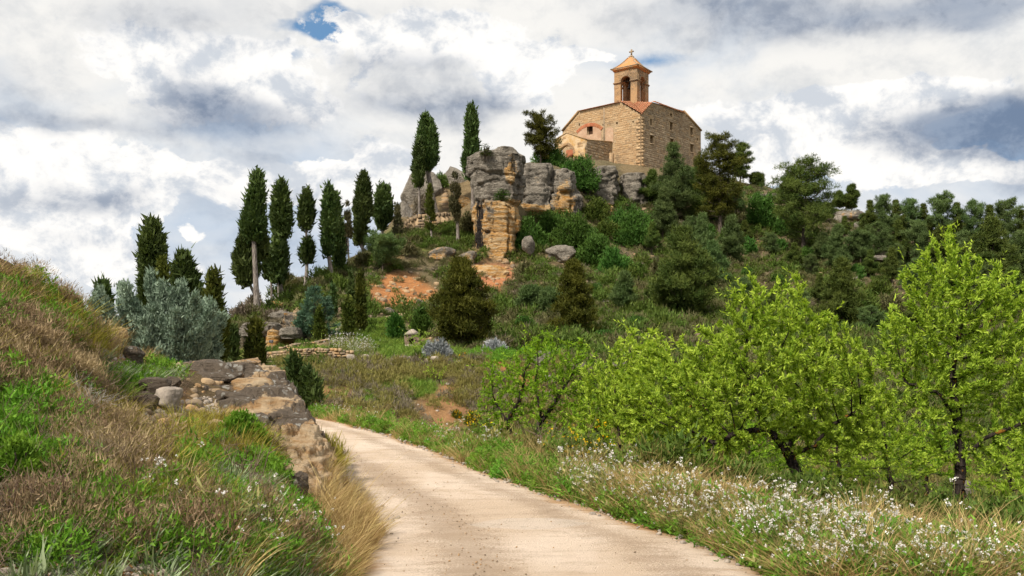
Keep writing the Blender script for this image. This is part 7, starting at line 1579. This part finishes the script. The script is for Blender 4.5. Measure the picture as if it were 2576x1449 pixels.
cover('purple_hill_scrub', scatter(hill, 900, 45, 150, lambda h: offbare(h) & (nz(h, .11, 7) + RG.uniform(-.3, .3, len(h)) > .05)), [K['scrub_p']], .75, 'purplish dry scrub in patches on the hillside', seed=3)
cover('hill_stones', scatter(hill, 900, 45, 150), [K['tan_pebble']], .42, 'loose stones strewn over the hillside', seed=4, var=.6)
cover('scar_stones', np.concatenate([scatter([(930, 690), (1120, 680), (1120, 800), (920, 800)], 110, 45, 110), scatter([(1170, 640), (1310, 650), (1290, 730), (1180, 720)], 60, 45, 110), scatter([(600, 770), (760, 740), (780, 850), (610, 860)], 240, 45, 110)]), [K['tan_pebble']], .35, 'stones lying in the red earth scars', seed=5, var=.6)
# --- bank across
bank = [(690, 905), (1000, 912), (1250, 900), (1640, 900), (2950, 900), (2950, 1250), (1500, 1110), (1250, 1085), (1000, 1062), (770, 1036), (720, 1000)]
slips = [(1100, 1010, 50, 55), (1150, 1052, 50, 24), (1255, 915, 30, 34), (925, 1015, 20, 24), (1050, 1000, 26, 30), (870, 1015, 24, 36), (820, 1000, 30, 26), (1330, 965, 34, 24), (1100, 1050, 60, 20)]
def offslip(h):
    px = CX + h[:, 0] / h[:, 1] * FOC; py = HOR - (h[:, 2] - EYE) / h[:, 1] * FOC; m = np.ones(len(h), bool)
    for x, y, a, b in slips: m &= (((px - x) / a) ** 2 + ((py - y) / b) ** 2 + .8 * nz(h, .9, 5) > 1) | (RG.uniform(size=len(h)) < .10)
    return m
cover('bank_heath', scatter(bank, 4900, 20, 60, lambda h: offslip(h) & (nz(h, .35, 13) + RG.uniform(-.5, .5, len(h)) > -.38)), [K['heath']], .95, 'olive heath covering the bank across the dip', seed=6)
far_r = [(1420, 890), (2950, 900), (2950, 1220), (2000, 1130), (1500, 1080)]
cover('bank_bushes', scatter(far_r, 1200, 20, 70), [K['scrub_g']], .8, 'dark green bushes behind the almond trees', seed=52)
cover('bank_scrub', scatter(far_r, 950, 20, 70), [K['scrub']], .8, 'grey-green scrub behind the almond trees', seed=53)
cover('bank_grey_heath', scatter(bank, 1800, 20, 60, lambda h: offslip(h) & (nz(h, .3, 17) + RG.uniform(-.3, .3, len(h)) > .0)), [K['heath_p']], .95, 'grey-purple heath in patches on the bank', seed=7)
cover('bank_stones', scatter(bank, 800, 20, 60), [K['pebble']], .11, 'small stones showing on the bank', seed=8, var=.6)
gp = [(940, 960), (1070, 955), (1090, 985), (1000, 1010), (900, 1020), (930, 985)]
cover('bank_grass', np.concatenate([scatter(gp, 900, 20, 60), scatter([(700, 905), (1250, 905), (1250, 935), (1000, 925), (700, 925)], 500, 20, 60), scatter(bank, 900, 20, 60, lambda h: nz(h, .5, 71) > .12)]), [K['lawn']], 1.5, 'fresh green grass patch in the middle of the bank', seed=9)
ter = [(690, 890), (830, 868), (870, 800), (1000, 800), (1030, 860), (1160, 880), (1180, 905), (1000, 905), (690, 905)]
cover('terrace_grass', scatter(ter, 3200, 38, 70), [K['lawn']], 1.9, 'mown green grass of the terrace', seed=10)
cover('terrace_herbs', scatter([(1180, 880), (1640, 870), (1640, 912), (1180, 915)], 420, 36, 60), [K['herb_s']], 1.5, 'taller green herbs along the terrace edge', seed=11)
cover('upper_grass', scatter([(1000, 590), (1130, 560), (1190, 600), (1180, 640), (1010, 620)], 260, 80, 110), [K['scrub_g']], .8, 'green growth below the upper retaining wall', seed=12)
cover('terrace_flowers', scatter([(830, 872), (880, 862), (940, 884), (930, 898), (830, 892)], 130, 38, 56), [K['fl_s'], K['fl_p']], 1.2, 'white flower bed above the terrace wall', seed=13)
cover('cave_bank_scrub', scatter([(560, 830), (620, 790), (700, 790), (720, 820), (640, 840), (600, 880), (560, 880)], 260, 40, 80), [K['scrub_p']], .7, 'heather on the slope above the cave', seed=14)
cover('plain_scrub', np.stack([RG.uniform(-34, -6, 900), RG.uniform(26, 70, 900), np.zeros(900)], 1) + 0, [K['scrub_g']], .7, 'low scrub on the flat ground behind the outcrop', seed=15) if False else None
pl = np.stack([RG.uniform(-22, -6, 500), RG.uniform(24, 60, 500)], 1); cover('low_scrub', np.column_stack([pl, gz(pl[:, 0], pl[:, 1])]), [K['scrub_g']], .45, 'low scrub on the flat ground behind the outcrop', seed=15)
# --- dip under the almonds
dip = [(1150, 1080), (1500, 1110), (2950, 1210), (2950, 1450), (2250, 1350), (1900, 1300), (1600, 1225), (1300, 1145)]
cover('dip_herbs', scatter(dip, 850, 11, 40), [K['herb_s']], 1.5, 'fresh green herbs under the almond trees', seed=16)
cover('dip_bushes', scatter(dip, 540, 11, 40), [K['bushlet']], 2.2, 'dark green undergrowth below the almond trees', seed=54)
cover('dip_scrub', scatter(dip, 1150, 11, 40), [K['heath']], .9, 'brown heath under the almond trees', seed=46)
cover('dip_twigs', scatter(dip, 260, 11, 40), [K['twig']], 1.3, 'dark fallen twigs under the almond trees', seed=47)
cover('dip_grass', scatter(dip, 1150, 12, 40), [K['green']], 1.1, 'rough green grass under the almond trees', seed=17)
# --- verge right of the path
verge = [(770, 1030), (860, 1040), (1000, 1064), (1300, 1150), (1600, 1232), (1900, 1310), (2250, 1360), (2950, 1460), (2950, 1500), (1860, 1500), (1640, 1345), (1400, 1255), (1200, 1188), (1080, 1136), (860, 1066), (800, 1052)]
V1 = scatter(verge, 320, 5.5, 27, keep=lambda h: nz(h, .8, 61) + RG.uniform(-.12, .12, len(h)) > .05); V1 = np.concatenate([V1, scatter([(1750, 1370), (1900, 1320), (2250, 1365), (2950, 1460), (2950, 1500), (1860, 1500)], 44, 5, 12)])
cover('verge_flowers', V1, [K['fl_s'], K['fl_p']], .85, 'white wild flowers crowding the right verge of the path', seed=18)
cover('verge_herbs', scatter(verge, 2200, 5.5, 27), [K['herb_s']], 1.15, 'low green herbs of the right verge', seed=19)
cover('verge_grass', scatter(verge, 1300, 5.5, 27), [K['green']], .85, 'green grass of the right verge', seed=20)
cover('verge_dry_grass', np.concatenate([scatter([(1540, 1235), (1700, 1240), (1900, 1290), (1930, 1330), (1700, 1310), (1560, 1270)], 300, 6, 20), scatter(verge, 1100, 5.5, 27), scatter([(2140, 1310), (2300, 1320), (2300, 1370), (2150, 1360)], 60, 6, 20)]), [K['dry']], .85, 'dry standing grass among the verge flowers', seed=21)
cover('yellow_flowers', scatter([(1380, 1130), (1560, 1160), (1560, 1215), (1400, 1180)], 16, 8, 27), [K['fl_s'], K['fl_y']], 1.0, 'yellow flowers at the foot of the slender almond', seed=22)
# --- left bank
soils = [(230, 1480, 290, 90), (470, 1455, 80, 60), (310, 890, 80, 46), (150, 905, 50, 26), (100, 1100, 40, 30), (430, 1060, 110, 42), (560, 1015, 110, 34)]
def offsoil(h):
    px = CX + h[:, 0] / h[:, 1] * FOC; py = HOR - (h[:, 2] - EYE) / h[:, 1] * FOC; m = np.ones(len(h), bool)
    for x, y, a, b in soils: m &= (((px - x) / a) ** 2 + ((py - y) / b) ** 2 + .9 * nz(h, 1.6, 5) > 1) | (RG.uniform(size=len(h)) < .12)
    return m
def L_(poly, n, free=False): return scatter(poly, n, 3.4, 19, None if free else offsoil)
allb = [(0, 640), (120, 690), (240, 790), (330, 870), (420, 930), (520, 1050), (700, 1120), (760, 1200), (860, 1260), (960, 1449), (960, 1500), (-200, 1500), (-200, 640)]
cover('bank_twigs', L_(allb, 330), [K['twig']], .7, 'dry broken twigs over the near bank', seed=23)
cover('near_silver_grass', np.concatenate([L_([(260, 930), (440, 935), (430, 965), (270, 960)], 110), L_([(480, 1190), (640, 1220), (660, 1340), (520, 1330)], 260), L_([(0, 1240), (740, 1330), (760, 1500), (0, 1500)], 420), L_([(200, 900), (280, 910), (300, 950), (220, 940)], 20)]), [K['silver']], 1.15, 'silvery green grass rosettes on the near bank', seed=24)
cover('near_green_grass', np.concatenate([L_([(0, 1000), (130, 1030), (200, 1250), (0, 1260)], 170), L_([(0, 1250), (420, 1290), (760, 1380), (880, 1500), (0, 1500)], 180), L_([(520, 1270), (740, 1300), (820, 1449), (560, 1449)], 150), L_([(60, 880), (300, 880), (420, 1000), (130, 1000)], 60)]), [K['green']], .7, 'fresh green grass on the near bank', seed=25)
cover('near_herbs', np.concatenate([L_([(0, 960), (120, 990), (160, 1260), (0, 1260)], 150), L_([(120, 1290), (480, 1300), (520, 1400), (160, 1400)], 150), L_([(560, 1350), (860, 1380), (900, 1500), (560, 1500)], 190), L_([(0, 1300), (120, 1300), (120, 1500), (0, 1500)], 40)]), [K['herb_s']], .72, 'leafy green herbs on the near bank', seed=26)
cover('near_dry_grass', np.concatenate([L_([(810, 1180), (880, 1230), (990, 1449), (990, 1500), (820, 1500), (790, 1300)], 460), L_([(-200, 640), (120, 690), (150, 790), (-200, 800)], 60), L_([(560, 1380), (800, 1380), (800, 1500), (560, 1500)], 60), L_([(440, 1210), (620, 1260), (560, 1380), (420, 1330)], 40), L_([(260, 830), (400, 900), (380, 930), (250, 880)], 40)]), [K['dry']], .64, 'golden dry grass on the near bank and beside the path', seed=27)
cover('near_tussocks', np.concatenate([L_([(110, 750), (220, 800), (280, 890), (130, 900)], 60), L_([(0, 680), (140, 730), (160, 790), (0, 800)], 22), L_([(420, 1050), (560, 1050), (560, 1140), (430, 1130)], 36), L_([(330, 1120), (480, 1120), (470, 1210), (340, 1200)], 34), L_([(560, 1100), (700, 1110), (690, 1170), (560, 1160)], 26), L_([(780, 1090), (860, 1130), (880, 1220), (800, 1190)], 60)]), [K['tussock']], .95, 'yellow-green tussocks on the near bank', seed=28)
cover('near_mixed_tussocks', np.concatenate([L_([(-200, 860), (200, 880), (260, 1000), (-200, 1000)], 60), L_([(100, 1000), (330, 1040), (480, 1220), (120, 1230)], 110), L_([(200, 1210), (700, 1260), (700, 1340), (200, 1320)], 90)]), [K['tussock']], .8, 'scattered olive tussocks among the dry heather', seed=48)
cover('near_heather', np.concatenate([L_([(-200, 790), (130, 810), (220, 890), (240, 1010), (-200, 1000)], 260), L_([(-200, 660), (90, 700), (240, 820), (250, 880), (-200, 820)], 150), L_([(120, 1030), (360, 1060), (470, 1240), (140, 1240)], 120), L_([(0, 1240), (700, 1260), (760, 1400), (0, 1400)], 120)]), [K['heather']], 1.0, 'reddish-brown woody heather clumps on the near bank', seed=29)
cover('near_stones', np.concatenate([L_(allb, 70, True), L_([(300, 880), (560, 960), (560, 1080), (300, 1080)], 60, True)]), [K['tan_pebble']], .13, 'larger loose stones on the near bank', seed=55, var=.5)
cover('near_bushlets', np.concatenate([L_([(-200, 670), (90, 710), (240, 830), (260, 900), (-200, 830)], 150), L_([(-200, 940), (200, 960), (260, 1250), (-200, 1260)], 170), L_([(100, 1230), (760, 1280), (860, 1449), (60, 1449)], 220), L_([(240, 900), (440, 930), (430, 1000), (260, 990)], 30), L_([(440, 1080), (700, 1110), (720, 1250), (460, 1230)], 50)]), [K['bushlet_l']], .95, 'small rounded green bushlets on the near bank', seed=51)
cover('near_flowers', np.concatenate([L_([(560, 1330), (830, 1350), (860, 1449), (600, 1449)], 12), L_([(330, 1230), (440, 1230), (440, 1300), (330, 1300)], 4)]), [K['fl_s'], K['fl_p']], .8, 'scattered white flowers on the near bank', seed=30)
cover('near_pebbles', np.concatenate([L_([(330, 1030), (560, 990), (600, 1060), (420, 1110), (320, 1100)], 620, True), L_([(0, 1380), (500, 1380), (520, 1500), (0, 1500)], 300, True), L_([(250, 850), (420, 880), (430, 930), (260, 920)], 220, True), L_(allb, 300, True)]), [K['pebble']], .045, 'loose pebbles on the near bank', seed=31, var=.6)
sp = L_([(800, 1180), (880, 1220), (960, 1400), (860, 1400)], 46); cover('seed_stems', sp, [template('seed_stems', [t_grass(5, .75, .005, .5, .35, .05, 4) for _ in range(3)], 'grass_d')], .8, 'tall thin seed stems beside the path', seed=49)
# grit on the path
NG = 1000; yy = 5.6 + 13.4 * RG.uniform(size=NG) ** 1.5; l, r = path_edges(yy); u = RG.beta(.5, .5, NG); xx = l + (r - l) * np.where(RG.uniform(size=NG) < .35, u, np.clip(.3 + RG.normal(size=NG) * .07, 0, 1))
cover('path_grit', np.stack([xx, yy, np.full(NG, .026)], 1), [K['tan_pebble']], .010, 'grit and small stones on the path', seed=32, var=.6)
ge = RG.uniform(5.8, 20, 500); l, r = path_edges(ge); side = RG.uniform(size=500) < .7
cover('edge_stones', np.column_stack([np.where(side, r + RG.normal(size=500) * .10, l + RG.normal(size=500) * .12), ge, np.full(500, .015)]), [K['pebble']], .035, 'stones along the crumbling path edges', seed=33, var=.6)
